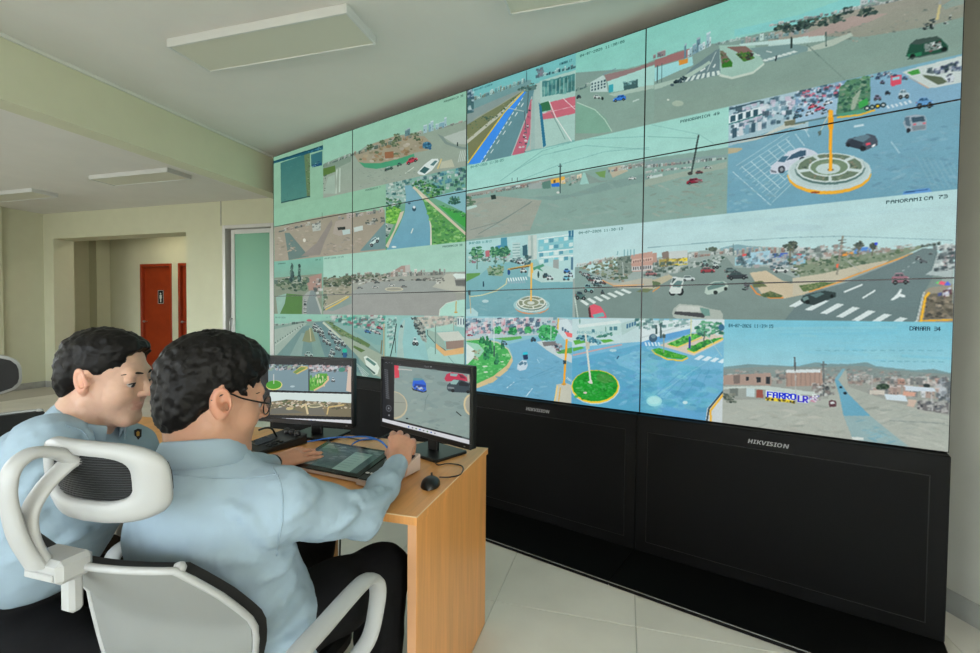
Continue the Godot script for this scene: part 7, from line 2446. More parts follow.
func build_chairs() -> void:
	M.chair_white = mat(Color(0.665, 0.67, 0.665), 0.4)
	M.chair_shell = tex_mat(noise_tex(128, 0.3, Color(0.50, 0.51, 0.495), Color(0.54, 0.55, 0.535), 91), 20.0, 0.55)
	M.chair_mesh = mat(Color(0.035, 0.037, 0.04), 0.75)
	M.chair_rib = mat(Color(0.16, 0.17, 0.18), 0.5)
	office_chair(Vector3(2.424, 0, 3.0), 0.0, -0.02, "white-framed office chair with ribbed headrest, behind the operator with glasses")
	office_chair(Vector3(1.57, 0, 2.94), -PI / 2 - 0.15, 0.06, "white-framed office chair with black back, behind the leaning operator")

# ---------------------------------------------------------------- soft bodies: tapered bones joined smoothly, meshed as surface nets
class Blob:
	var kind: PackedInt32Array = []      # 0 bone, 1 ellipsoid, 2 ellipsoid cut away
	var a: PackedVector3Array = []
	var ab: PackedVector3Array = []
	var ra: PackedFloat32Array = []
	var rb: PackedFloat32Array = []
	var inv: Array[Basis] = []
	var rad: PackedVector3Array = []
	var kk: PackedFloat32Array = []
	var reach: PackedFloat32Array = []
	var noise: FastNoiseLite = null
	var amp := 0.0
	var noise2: FastNoiseLite = null
	var amp2 := 0.0
	var squash := Vector3.ONE
	var cuts: Array = []                 # planes kept on the side n.p < d
	var verts: PackedVector3Array = []
	var norms: PackedVector3Array = []
	var cols: PackedColorArray = []
	var idx: PackedInt32Array = []
	var paint: Callable

	func bone(p: Vector3, q: Vector3, r0: float, r1: float, k := 0.03) -> void:
		kind.append(0)
		a.append(p)
		ab.append(q - p)
		ra.append(r0)
		rb.append(r1)
		inv.append(Basis())
		rad.append(Vector3.ONE)
		kk.append(k)
		reach.append((q - p).length() / 2.0 + maxf(r0, r1))

	func chain(pts: Array, rs: Array, k := 0.03) -> void:
		for i in pts.size() - 1:
			bone(pts[i], pts[i + 1], rs[i], rs[i + 1], k)

	func ball(c: Vector3, r: Vector3, b := Basis(), k := 0.03, cut := false) -> void:
		kind.append(2 if cut else 1)
		a.append(c)
		ab.append(Vector3.ZERO)
		ra.append(0.0)
		rb.append(0.0)
		inv.append(b.transposed())
		rad.append(r)
		kk.append(k)
		reach.append(maxf(r.x, maxf(r.y, r.z)))

	func one(i: int, p: Vector3) -> float:
		if kind[i] == 0:
			var v := ab[i]
			var w := p - a[i]
			var t := clampf(w.dot(v) / maxf(v.length_squared(), 1e-9), 0.0, 1.0)
			return (w - v * t).length() - lerpf(ra[i], rb[i], t)
		var q := (inv[i] * (p - a[i])) / rad[i]
		var l := q.length()
		return (l - 1.0) * minf(rad[i].x, minf(rad[i].y, rad[i].z)) if l < 0.3 else l * (l - 1.0) / (q / rad[i]).length()

	func at(p: Vector3, use: PackedInt32Array) -> float:
		var d := 10.0
		for i in use:
			var e := one(i, p)
			var k := kk[i]
			if kind[i] == 2:
				var h := maxf(k - absf(d + e), 0.0) / k
				d = maxf(d, -e) + h * h * k * 0.25
			else:
				var h := maxf(k - absf(d - e), 0.0) / k
				d = minf(d, e) - h * h * k * 0.25
		for c in cuts:
			var e: float = c[0].dot(p) - c[1]
			var k: float = c[2]
			var h := maxf(k - absf(d - e), 0.0) / k
			d = maxf(d, e) + h * h * k * 0.25
		if amp > 0.0 and absf(d) < 0.08:
			var s := p * squash
			d += noise.get_noise_3d(s.x, s.y, s.z) * amp
			if amp2 > 0.0:
				d += noise2.get_noise_3d(p.x, p.y, p.z) * amp2
		return d

	func bare(p: Vector3, use: PackedInt32Array) -> float:
		var keep := amp
		amp = 0.0
		var d := at(p, use)
		amp = keep
		return d

	# the bones that can shape the surface within r of c
	func prune(c: Vector3, from: PackedInt32Array, r: float) -> PackedInt32Array:
		var es := PackedFloat32Array()
		var least := 10.0
		for i in from:
			var e := one(i, c)
			es.append(e)
			if kind[i] != 2:
				least = minf(least, e)
		var use: PackedInt32Array = []
		for j in from.size():
			var i := from[j]
			if kind[i] == 2:
				if es[j] < r * 1.4 + kk[i]:
					use.append(i)
			elif es[j] < least + r * 2.3 + kk[i]:
				use.append(i)
		return use

	func all() -> PackedInt32Array:
		var u: PackedInt32Array = []
		for i in kind.size():
			u.append(i)
		return u

	# first surface met from p along dir
	func hit(p: Vector3, dir: Vector3) -> Vector3:
		var u := all()
		var t := 0.0
		for k in 90:
			var d := at(p + dir * t, u)
			if d < 0.0008:
				return p + dir * t
			t += d * 0.8
			if t > 1.5:
				break
		return Vector3.INF

	func mesh(lo: Vector3, hi: Vector3, cell: float) -> void:
		const N := 4
		const G := 4                      # fine blocks to a side of a coarse block
		var ng := Vector3i(((hi - lo) / (cell * N * G)).ceil())
		var nx := ng.x * G * N + 2
		var ny := ng.y * G * N + 2
		var where := {}
		var edges: PackedInt32Array = []
		var half := cell * N / 2.0
		var diag := half * 1.7321
		var first := verts.size()
		var slack := amp + amp2 + 0.003
		var everything := all()
		var fine := []
		for gz in ng.z:
			for gy in ng.y:
				for gx in ng.x:
					var gc := lo + (Vector3(gx, gy, gz) + Vector3.ONE * 0.5) * (cell * N * G)
					var near := prune(gc, everything, diag * G)
					if near.is_empty() or absf(bare(gc, near)) > diag * G * 1.2 + slack:
						continue
					for iz in G:
						for iy in G:
							for ix in G:
								fine.append([gx * G + ix, gy * G + iy, gz * G + iz, near])
		for q in fine:
					var bx: int = q[0]
					var by: int = q[1]
					var bz: int = q[2]
					var o := lo + Vector3(bx, by, bz) * (cell * N)
					var c := o + Vector3.ONE * half
					var use := prune(c, q[3], diag)
					if use.is_empty() or absf(bare(c, use)) > diag * 1.2 + slack:
						continue
					var f := PackedFloat32Array()
					f.resize((N + 1) * (N + 1) * (N + 1))
					var n := 0
					var neg := 0
					for z in N + 1:
						for y in N + 1:
							for x in N + 1:
								var v := at(o + Vector3(x, y, z) * cell, use)
								f[n] = v
								if v < 0.0:
									neg += 1
								n += 1
					if neg == 0 or neg == n:
						continue
					for z in N:
						for y in N:
							for x in N:
								var i0 := x + y * (N + 1) + z * (N + 1) * (N + 1)
								var m := 0
								var s := Vector3.ZERO
								for e in 12:
									var p0: int = EDGE_A[e]
									var p1: int = EDGE_B[e]
									var v0 := f[i0 + (p0 & 1) + ((p0 >> 1) & 1) * (N + 1) + (p0 >> 2) * (N + 1) * (N + 1)]
									var v1 := f[i0 + (p1 & 1) + ((p1 >> 1) & 1) * (N + 1) + (p1 >> 2) * (N + 1) * (N + 1)]
									if (v0 < 0.0) != (v1 < 0.0):
										var t := v0 / (v0 - v1)
										var q0 := Vector3(p0 & 1, (p0 >> 1) & 1, p0 >> 2)
										var q1 := Vector3(p1 & 1, (p1 >> 1) & 1, p1 >> 2)
										s += q0.lerp(q1, t)
										m += 1
								var key := (bx * N + x) + (by * N + y) * nx + (bz * N + z) * nx * ny
								if m > 0:
									where[key] = verts.size()
									verts.append(o + (Vector3(x, y, z) + s / m) * cell)
								var w0 := f[i0] < 0.0
								var stp := [1, N + 1, (N + 1) * (N + 1)]
								for ax in 3:
									var w1 := f[i0 + stp[ax]] < 0.0
									if w0 != w1:
										edges.append(key)
										edges.append(ax)
										edges.append(1 if w0 else 0)
		var step := [1, nx, nx * ny]
		for e in range(0, edges.size(), 3):
			var key := edges[e]
			var u: int = step[(edges[e + 1] + 1) % 3]
			var v: int = step[(edges[e + 1] + 2) % 3]
			if not (where.has(key) and where.has(key - u) and where.has(key - v) and where.has(key - u - v)):
				continue
			var p0: int = where[key]
			var p1: int = where[key - u]
			var p2: int = where[key - u - v]
			var p3: int = where[key - v]
			if edges[e + 2] == 1:
				idx.append_array(PackedInt32Array([p0, p2, p1, p0, p3, p2]))
			else:
				idx.append_array(PackedInt32Array([p0, p1, p2, p0, p2, p3]))
		norms.resize(verts.size())
		for i in range(first, verts.size()):
			norms[i] = Vector3.ZERO
		for t in range(0, idx.size(), 3):
			if idx[t] < first:
				continue
			var nn := (verts[idx[t + 2]] - verts[idx[t]]).cross(verts[idx[t + 1]] - verts[idx[t]])
			for k in 3:
				norms[idx[t + k]] += nn
		for i in range(first, verts.size()):
			norms[i] = norms[i].normalized()
			cols.append(paint.call(verts[i]) if paint.is_valid() else Color.WHITE)

	func done() -> ArrayMesh:
		var arr := []
		arr.resize(Mesh.ARRAY_MAX)
		arr[Mesh.ARRAY_VERTEX] = verts
		arr[Mesh.ARRAY_NORMAL] = norms
		arr[Mesh.ARRAY_COLOR] = cols
		arr[Mesh.ARRAY_INDEX] = idx
		var m := ArrayMesh.new()
		m.add_surface_from_arrays(Mesh.PRIMITIVE_TRIANGLES, arr)
		return m

	const EDGE_A := [0, 2, 4, 6, 0, 1, 4, 5, 0, 1, 2, 3]
	const EDGE_B := [1, 3, 5, 7, 2, 3, 6, 7, 4, 5, 6, 7]

# ---------------------------------------------------------------- the two operators
func noise3(freq: float, sd: int, oct := 3, kind := FastNoiseLite.TYPE_SIMPLEX_SMOOTH) -> FastNoiseLite:
	var n := FastNoiseLite.new()
	n.noise_type = kind
	n.frequency = freq
	n.seed = sd
	n.fractal_octaves = oct
	return n

# head in its own frame: x to its right, y up, z forward; origin between the ears
func head_bones(b: Blob, h: Transform3D, wide := 1.0) -> void:
	var q := h.basis
	b.ball(h * Vector3(0, 0.042, -0.012), Vector3(0.076 * wide, 0.080, 0.096), q, 0.02)
	b.ball(h * Vector3(0, -0.028, 0.032), Vector3(0.061 * wide, 0.082, 0.058), q, 0.03)
	for s in [-1, 1]:
		b.bone(h * Vector3(s * 0.052 * wide, -0.05, 0.0), h * Vector3(s * 0.018, -0.1, 0.066), 0.024, 0.020, 0.025)
		b.ball(h * Vector3(s * 0.036 * wide, -0.032, 0.058), Vector3(0.023, 0.024, 0.024), q, 0.035)
	b.bone(h * Vector3(-0.012, -0.104, 0.072), h * Vector3(0.012, -0.104, 0.072), 0.017, 0.017, 0.02)
	b.bone(h * Vector3(-0.032, 0.026, 0.078), h * Vector3(0.032, 0.026, 0.078), 0.013, 0.013, 0.02)
	# mouth
	b.ball(h * Vector3(0, -0.066, 0.078), Vector3(0.026, 0.022, 0.016), q, 0.015)
	for s in [-1, 1]:
		b.ball(h * Vector3(s * 0.033, 0.004, 0.1), Vector3(0.017, 0.012, 0.016), q, 0.014, true)
	# nose
	b.bone(h * Vector3(0, 0.018, 0.088), h * Vector3(0, -0.024, 0.114), 0.0075, 0.0120, 0.012)
	for s in [-1, 1]:
		b.ball(h * Vector3(s * 0.0115, -0.031, 0.099), Vector3(0.0075, 0.0075, 0.010), q, 0.008)
	# lids
	for s in [-1, 1]:
		b.ball(h * Vector3(s * 0.033, 0.0088, 0.0778), Vector3(0.0165, 0.0116, 0.0136), q, 0.004)
		b.ball(h * Vector3(s * 0.033, -0.0130, 0.0772), Vector3(0.0155, 0.0075, 0.0125), q, 0.004)
	# lips
	b.bone(h * Vector3(-0.019, -0.0605, 0.088), h * Vector3(0, -0.058, 0.0945), 0.003, 0.0045, 0.005)
	b.bone(h * Vector3(0.019, -0.0605, 0.088), h * Vector3(0, -0.058, 0.0945), 0.003, 0.0045, 0.005)
	b.bone(h * Vector3(-0.016, -0.068, 0.087), h * Vector3(0.016, -0.068, 0.087), 0.003, 0.003, 0.006)
	b.bone(h * Vector3(-0.008, -0.069, 0.0905), h * Vector3(0.008, -0.069, 0.0905), 0.0048, 0.0048, 0.006)
	b.ball(h * Vector3(0, -0.0635, 0.098), Vector3(0.02, 0.0016, 0.008), q, 0.003, true)
	# ears: a tilted rim with a hollow
	for s in [-1, 1]:
		var e := q * Basis(Vector3.RIGHT, -0.25) * Basis(Vector3.UP, s * 0.42)
		b.ball(h * Vector3(s * 0.079 * wide, 0.0, -0.012), Vector3(0.0095, 0.033, 0.021), e, 0.006)
		b.ball(h * Vector3(s * 0.076 * wide, -0.024, -0.005), Vector3(0.010, 0.013, 0.011), e, 0.008)
		b.ball(h * Vector3(s * 0.0875 * wide, 0.004, -0.010), Vector3(0.0072, 0.021, 0.0115), e, 0.004, true)
		b.ball(h * Vector3(s * 0.083 * wide, -0.008, -0.002), Vector3(0.009, 0.010, 0.0075), e, 0.004, true)
		b.ball(h * Vector3(s * 0.081 * wide, -0.004, 0.0085), Vector3(0.006, 0.008, 0.004), e, 0.004)

func face_paint(h: Transform3D, skin: Color, lip: Color, stubble: float) -> Callable:
	var inv := h.affine_inverse()
	var n := noise3(60.0, 3)
	return func(p: Vector3) -> Color:
		var l := inv * p
		var c := skin
		var m := n.get_noise_3d(p.x, p.y, p.z)
		c = c * (1.0 + 0.06 * m)
		# flush of the cheeks and ears, lips, the bluish beard area
		if l.length() < 0.2:
			if absf(l.x) > 0.07 and l.z < 0.02 and absf(l.y) < 0.04:
				c = c.lerp(Color(skin.r * 1.02, skin.g * 0.82, skin.b * 0.80), 0.35)
			if l.z > 0.08 and l.y > -0.0755 and l.y < -0.0525 and absf(l.x) < 0.024:
				c = c.lerp(lip, 0.6)
			elif stubble > 0.0 and l.y < -0.035 and l.y > -0.13 and l.z > -0.01:
				c = c.lerp(Color(skin.r * 0.55, skin.g * 0.58, skin.b * 0.66), stubble * (0.5 + 0.5 * n.get_noise_3d(p.x * 9.0, p.y * 9.0, p.z * 9.0)))
		return Color(c.r, c.g, c.b, 1.0)

# side +1: right hand. f: towards the fingers, u: out of the back of the hand; curl per finger in radians
func hand_bones(b: Blob, w: Vector3, f: Vector3, u: Vector3, side: float, curl: Array, thumb: Array, size := 1.0, fan := 0.03) -> void:
	f = f.normalized()
	u = (u - f * u.dot(f)).normalized()
	var r := f.cross(u).normalized() * side      # towards the thumb is -r
	var lens := [[0.040, 0.024, 0.020], [0.045, 0.028, 0.021], [0.041, 0.026, 0.020], [0.032, 0.020, 0.018]]
	b.bone(w - f * 0.03, w + f * 0.01, 0.027 * size, 0.026 * size, 0.02)
	for i in 4:
		var k: Vector3 = w + (f * [0.082, 0.085, 0.080, 0.071][i] + r * (-0.030 + i * 0.0195) - u * [0.002, 0.0, 0.002, 0.006][i]) * size
		b.bone(w + (f * 0.012 + r * (-0.016 + i * 0.011)) * size, k, 0.0155 * size, 0.0112 * size, 0.016)
		var d := f.rotated(r * side, 0.0)
		var p := k
		var ang := 0.0
		for j in 3:
			ang += curl[i] * [0.75, 1.0, 0.7][j]
			var dd := (f * cos(ang) - u * sin(ang) + r * (i - 1.5) * fan).normalized()
			var e: Vector3 = p + dd * lens[i][j] * size
			b.bone(p, e, [0.0100, 0.0092, 0.0085][j] * size, [0.0092, 0.0085, 0.0072][j] * size, 0.005)
			p = e
	# thumb leaves the side of the palm near its base
	var t0 := w + (f * 0.018 - r * 0.020 - u * 0.006) * size
	var t1: Vector3 = t0 + (f * thumb[0] - r * thumb[1] - u * thumb[2]).normalized() * 0.040 * size
	var t2: Vector3 = t1 + (f * thumb[3] - r * thumb[4] - u * thumb[5]).normalized() * 0.032 * size
	var t3: Vector3 = t2 + (f * thumb[6] - r * thumb[7] - u * thumb[8]).normalized() * 0.024 * size
	b.chain([t0, t1, t2, t3], [0.0150 * size, 0.0115 * size, 0.0105 * size, 0.0085 * size], 0.010)

func skin_mat(rough := 0.5) -> StandardMaterial3D:
	var m := mat(Color.WHITE, rough, 0.0, 0.4)
	m.vertex_color_use_as_albedo = true
	m.subsurf_scatter_enabled = true
	m.subsurf_scatter_strength = 0.15
	return m

func cloth_mat(c: Color, d: float, sd: int, rough := 0.85) -> StandardMaterial3D:
	var m := tex_mat(noise_tex(256, 0.25, c.darkened(d), c.lightened(d), sd), 14.0, rough, 0.25)
	return m

# wavy locks lying over a cap of hair
func hair(h: Transform3D, cap: Blob, spec: Dictionary) -> ArrayMesh:
	var lo := h.origin - Vector3.ONE * 0.16
	var hi := h.origin + Vector3.ONE * 0.18
	cap.mesh(lo, hi, 0.004)
	var st := SurfaceTool.new()
	st.begin(Mesh.PRIMITIVE_TRIANGLES)
	st.append_from(cap.done(), 0, Transform3D())
	var rg := RandomNumberGenerator.new()
	rg.seed = spec.seed
	var use := cap.all()
	var made := mb()
	var n := 0
	for k in 4000:
		if n >= spec.count:
			break
		var v := Vector3(rg.randfn(), rg.randfn(), rg.randfn()).normalized()
		var l := Vector3(v.x * 0.08, 0.042 + v.y * 0.092, -0.012 + v.z * 0.105)
		if not spec.where.call(l):
			continue
		n += 1
		var p := h * l
		var g := func(x: Vector3) -> Vector3:
			var e := 0.003
			return Vector3(cap.at(x + Vector3(e, 0, 0), use) - cap.at(x - Vector3(e, 0, 0), use), cap.at(x + Vector3(0, e, 0), use) - cap.at(x - Vector3(0, e, 0), use), cap.at(x + Vector3(0, 0, e), use) - cap.at(x - Vector3(0, 0, e), use)).normalized()
		p -= g.call(p) * cap.at(p, use)
		var dir: Vector3 = h.basis * spec.flow.call(l)
		dir = dir.rotated(h.basis * v, rg.randfn() * spec.stray)
		var path := []
		var lenk: float = spec.length * rg.randf_range(0.6, 1.3)
		var ph := rg.randf() * TAU
		var steps := 7
		for s in steps:
			var nn: Vector3 = g.call(p)
			var side := nn.cross(dir).normalized()
			path.append(p + nn * (spec.lift * sin(PI * s / (steps - 1.0)) + 0.001) + side * sin(ph + s * spec.wave) * spec.curl)
			dir = (dir - nn * dir.dot(nn)).normalized()
			p += dir * lenk / steps
			p -= nn * cap.at(p, use) * 0.8
		var rr: float = spec.thick * rg.randf_range(0.6, 1.2)
		tube(made, path, [rr * 0.5, rr, rr, rr * 0.8, rr * 0.15], 5, 0.6, g.call(p))
	st.append_from(commit(made), 0, Transform3D())
	return st.commit()

func look_frame(at: Vector3, f: Vector3, up: Vector3) -> Transform3D:
	# x to the right, y up, z forward of a head
	f = f.normalized()
	var r := f.cross(up).normalized()
	return Transform3D(Basis(-r, r.cross(f).normalized(), f), at)

func collar(path: Array, up: Vector3, height: float, fold: float, m: Material, parent: Node) -> void:
	# a stand with the leaf folded over it: path runs round the neck
	var rings := []
	var mid := Vector3.ZERO
	for p in path:
		mid += p
	mid /= path.size()
	for i in path.size():
		var p: Vector3 = path[i]
		var outw := (p - mid)
		outw = (outw - up * outw.dot(up)).normalized()
		var lean := 0.35
		var prof := [Vector2(0.0, -0.01), Vector2(-0.002, height * 0.6), Vector2(-0.004, height), Vector2(0.001, height + 0.003), Vector2(0.006, height), Vector2(0.012, height * 0.5), Vector2(0.018, height - fold), Vector2(0.014, height - fold), Vector2(0.008, height * 0.4), Vector2(0.003, height * 0.8), Vector2(0.003, -0.01)]
		var ring := []
		for q in prof:
			ring.append(p + outw * (q.x - q.y * lean * 0.3) + up * q.y)
		rings.append(ring)
	var st := mb()
	loft(st, rings, 1, true)
	obj("collar", st, m, parent)

func build_people() -> void:
	M.shirt = cloth_mat(Color(0.595, 0.675, 0.73), 0.03, 31)
	M.trousers = cloth_mat(Color(0.035, 0.037, 0.045), 0.08, 32, 0.8)
	M.hair = mat(Color(0.045, 0.039, 0.037), 0.5, 0.0, 0.32)
	M.hair.vertex_color_use_as_albedo = false
	M.shoe = mat(Color(0.03, 0.03, 0.03), 0.4)
	operator_with_glasses()
	operator_leaning()

func shirt_noise(b: Blob, sd: int) -> void:
	b.noise = noise3(7.0, sd, 3)
	b.amp = 0.007
	b.squash = Vector3(1.0, 1.5, 1.0)
	b.noise2 = noise3(26.0, sd + 1, 2)
	b.amp2 = 0.003

# raised folds of cloth along lines seen in the photograph
func folds(b: Blob, r: float, lines: Array) -> void:
	var new := []
	for l in lines:
		var pts := []
		for q in l:
			var d := (P(q[0], q[1], 1.0) - CAM.origin).normalized()
			var p := b.hit(CAM.origin + d * 0.6, d)
			if p.is_finite() and (pts.is_empty() or p.distance_to(pts[-1]) < 0.15):
				pts.append(p + d * 0.0042 * r)
		if pts.size() > 1:
			new.append(curve(pts, 3))
	for pts in new:
		for i in pts.size() - 1:
			var f := sin(PI * i / (pts.size() - 1.0)) * 0.5 + 0.5
			b.bone(pts[i], pts[i + 1], 0.011 * r * f, 0.011 * r * f, 0.007)

func seam(b: Blob, l: Array, o: Node) -> void:
	var pts := []
	for q in curve(l.map(func(v): return Vector3(v[0], v[1], 0)), 5):
		var d := (P(q.x, q.y, 1.0) - CAM.origin).normalized()
		var p := b.hit(CAM.origin + d * 0.6, d)
		if p.is_finite() and (pts.is_empty() or p.distance_to(pts[-1]) < 0.08):
			pts.append(p - d * 0.0004)
	if pts.size() < 2:
		return
	var st := mb()
	tube(st, pts, [0.0016], 5)
	obj("seam", st, M.shirt, o)

func limits(b: Blob, grow: float) -> AABB:
	var box := AABB(b.a[0], Vector3.ZERO)
	for i in b.kind.size():
		for p in [b.a[i], b.a[i] + b.ab[i]]:
			var r: float = maxf(b.ra[i], b.rb[i]) + (b.reach[i] if b.kind[i] != 0 else 0.0)
			box = box.merge(AABB(p - Vector3.ONE * r, Vector3.ONE * 2 * r))
	return box.grow(grow)

func mesh_all(b: Blob, cell: float) -> ArrayMesh:
	var l := limits(b, 0.03)
	b.mesh(l.position, l.end, cell)
	return b.done()

func legs(b: Blob, hips: Array, knees: Array, ankles: Array, pelvis: Vector3) -> void:
	for i in 2:
		b.bone(pelvis + (hips[i] - pelvis) * 0.6, hips[i], 0.10, 0.095, 0.05)
		b.chain([hips[i], hips[i].lerp(knees[i], 0.5), knees[i], knees[i].lerp(ankles[i], 0.4), ankles[i]], [0.095, 0.090, 0.074, 0.066, 0.056], 0.03)

func shoes(ankles: Array, dirs: Array, parent: Node) -> void:
	for i in 2:
		var b := Blob.new()
		var f: Vector3 = Vector3(dirs[i].x, 0, dirs[i].z).normalized()
		var g := Vector3(ankles[i].x, 0, ankles[i].z)
		b.bone(g + Vector3(0, 0.09, 0), g + Vector3(0, 0.05, 0), 0.045, 0.042, 0.03)
		b.bone(g - f * 0.03 + Vector3(0, 0.042, 0), g + f * 0.15 + Vector3(0, 0.036, 0), 0.038, 0.034, 0.03)
		b.cuts.append([Vector3.DOWN, -0.002, 0.004])
		inst("shoe", mesh_all(b, 0.009), M.shoe, parent)

func operator_with_glasses() -> void:
	var o := thing("person", "seated operator with glasses in a light blue shirt, right hand on the control console", "person")
	var fw := -CAM.basis.z
	fw = Vector3(fw.x, 0, fw.z).normalized()
	var rt := Vector3(-fw.z, 0, fw.x)
	var hc := P(214, 398, 1.04)
	var face := (fw * cos(deg_to_rad(43)) + rt * sin(deg_to_rad(43)) + Vector3(0, -0.22, 0)).normalized()
	var h := look_frame(hc, face, Vector3.UP)
	var neck := Vector3(2.452, 0.975, 3.062)
	var chest := Vector3(2.462, 0.80, 3.045)
	var pelvis := Vector3(2.47, 0.565, 3.06)
	var rs := Vector3(2.612, 0.858, 3.02)
	var ls := Vector3(2.305, 0.875, 2.985)
	var re := P(363, 519, 1.19)
	var rw := P(397, 465, 1.49)
	var le := Vector3(2.20, 0.79, 2.74)
	var lw := P(272, 464, 1.60)
	# body: one skin from head to hands
	var b := Blob.new()
	var skin := Color(0.50, 0.255, 0.165)
	b.paint = face_paint(h, skin, Color(0.42, 0.15, 0.12), 0.14)
	head_bones(b, h, 1.03)
	b.bone(h * Vector3(0, -0.04, -0.035), neck, 0.058, 0.062, 0.03)
	b.bone(neck, chest, 0.06, 0.10, 0.05)
	b.bone(neck.lerp(chest, 0.4), rs, 0.035, 0.04, 0.05)
	b.bone(neck.lerp(chest, 0.4), ls, 0.035, 0.04, 0.05)
	b.chain([rs, re, rw], [0.05, 0.038, 0.026], 0.03)
	b.chain([ls, le, lw], [0.05, 0.038, 0.026], 0.03)
	b.bone(chest, pelvis, 0.11, 0.11, 0.05)
	b.mesh(Vector3(2.1, 0.45, 2.6), Vector3(2.85, 0.985, 3.25), 0.016)
	var hb := Blob.new()
	hb.paint = b.paint
	head_bones(hb, h, 1.03)
	hb.bone(h * Vector3(0, -0.04, -0.035), neck, 0.058, 0.062, 0.03)
	hb.bone(neck, chest, 0.06, 0.10, 0.05)
	hb.mesh(hc - Vector3(0.15, 0.17, 0.15), hc + Vector3(0.16, 0.16, 0.16), 0.0036)
	var rh := Blob.new()
	rh.paint = b.paint
	hand_bones(rh, rw + (rw - re).normalized() * 0.02, P(402, 430, 1.60) - rw, P(399, 430, 1.42) - P(401, 452, 1.52), 1.0, [0.75, 0.85, 0.95, 1.0], [0.8, 0.35, 0.5, 0.9, -0.1, 0.5, 0.9, -0.5, 0.5], 1.15)
	var lr := limits(rh, 0.02)
	rh.mesh(lr.position, lr.end, 0.003)
	var lh := Blob.new()
	lh.paint = b.paint
	hand_bones(lh, lw + (lw - le).normalized() * 0.01, P(303, 452, 1.66) - lw, P(280, 440, 1.55) - P(285, 456, 1.6), -1.0, [0.16, 0.3, 0.42, 0.55], [0.7, 0.7, 0.3, 0.9, 0.25, 0.3, 1.0, 0.0, 0.3], 1.0, 0.13)
	lr = limits(lh, 0.02)
	lh.mesh(lr.position, lr.end, 0.003)
	var st := SurfaceTool.new()
	st.begin(Mesh.PRIMITIVE_TRIANGLES)
	for q in [b, hb, rh, lh]:
		st.append_from(q.done(), 0, Transform3D())
	inst("body", st.commit(), skin_mat(0.45), o)
	# shirt
	var s := Blob.new()
	shirt_noise(s, 41)
	s.bone(neck + Vector3(0.0, -0.022, 0.004), chest + Vector3(0, 0.03, 0.02), 0.078, 0.125, 0.04)
	s.bone(neck + Vector3(0, -0.045, 0.0), rs, 0.055, 0.062, 0.05)
	s.bone(neck + Vector3(0, -0.045, 0.0), ls, 0.055, 0.062, 0.05)
	s.ball(chest + Vector3(-0.005, 0.0, 0.02), Vector3(0.17, 0.15, 0.125), Basis(Vector3.UP, 0.1), 0.04)
	s.ball(Vector3(2.460, 0.68, 3.015), Vector3(0.162, 0.16, 0.135), Basis(Vector3.UP, 0.1), 0.05)
	s.ball(Vector3(2.475, 0.53, 2.985), Vector3(0.185, 0.19, 0.150), Basis(Vector3.UP, 0.1), 0.05)
	s.chain([rs, rs.lerp(re, 0.5), re], [0.080, 0.060, 0.047], 0.03)
	s.chain([re, re.lerp(rw, 0.55), rw + (re - rw).normalized() * 0.004], [0.047, 0.043, 0.035], 0.02)
	s.chain([ls, ls.lerp(le, 0.5), le], [0.078, 0.070, 0.058], 0.035)
	s.chain([le, le.lerp(lw, 0.5), lw + (le - lw).normalized() * 0.012], [0.058, 0.048, 0.036], 0.025)
	folds(s, 1.6, [[[190, 556], [235, 558], [277, 553]], [[296, 572], [280, 600], [250, 628]], [[302, 592], [282, 618], [262, 636]], [[284, 520], [300, 505], [318, 492]], [[300, 548], [330, 530], [352, 512]], [[345, 494], [362, 498], [378, 490]], [[356, 506], [374, 505], [388, 494]], [[222, 500], [252, 520], [272, 545]], [[292, 548], [280, 566], [258, 580]], [[306, 625], [290, 640], [270, 650]]])
	inst("shirt", mesh_all(s, 0.008), M.shirt, o)
	seam(s, [[164, 474], [200, 477], [240, 478], [279, 474]], o)
	seam(s, [[272, 466], [281, 485], [283, 515], [279, 540], [277, 556]], o)

	var ring := []
	for k in 21:
		var an := lerpf(-2.75, 2.75, k / 20.0)
		ring.append(neck + Vector3(0, -0.012 + 0.016 * cos(an), 0.004) + (-fw.rotated(Vector3.UP, 0.35) * cos(an) * 0.078 + rt.rotated(Vector3.UP, 0.35) * sin(an) * 0.076))
	collar(ring, Vector3(0, 1, 0), 0.036, 0.050, M.shirt, o)
	# trousers, shoes
	var t := Blob.new()
	t.noise = noise3(9.0, 51, 3)
	t.amp = 0.008
	var hips := [Vector3(2.555, 0.525, 2.94), Vector3(2.38, 0.525, 2.94)]
	var knees := [Vector3(2.668, 0.53, 2.665), Vector3(2.37, 0.54, 2.60)]
	var ankles := [Vector3(2.68, 0.1, 2.72), Vector3(2.36, 0.1, 2.66)]
	legs(t, hips, knees, ankles, pelvis + Vector3(0, -0.05, -0.08))
	inst("trousers", mesh_all(t, 0.012), M.trousers, o)
	shoes(ankles, [Vector3(0.1, 0, -1), Vector3(0, 0, -1)], o)
	# hair: thick on top, short at the sides and nape
	var c := Blob.new()
	c.ball(h * Vector3(0, 0.052, -0.018), Vector3(0.085, 0.092, 0.104), h.basis, 0.02)
	c.ball(h * Vector3(0, 0.092, 0.012), Vector3(0.074, 0.052, 0.085), h.basis, 0.03)
	c.ball(h * Vector3(0, -0.01, -0.06), Vector3(0.071, 0.075, 0.052), h.basis, 0.03)
	c.ball(h * Vector3(0, 0.02, 0.115), Vector3(0.085, 0.062, 0.062), h.basis, 0.012, true)
	for sx in [-1, 1]:
		c.ball(h * Vector3(sx * 0.085, -0.03, 0.02), Vector3(0.03, 0.05, 0.046), h.basis, 0.012, true)
	c.noise = noise3(38.0, 61, 3, FastNoiseLite.TYPE_SIMPLEX)
	c.amp = 0.006
	c.noise2 = noise3(110.0, 62, 2)
	c.amp2 = 0.0015
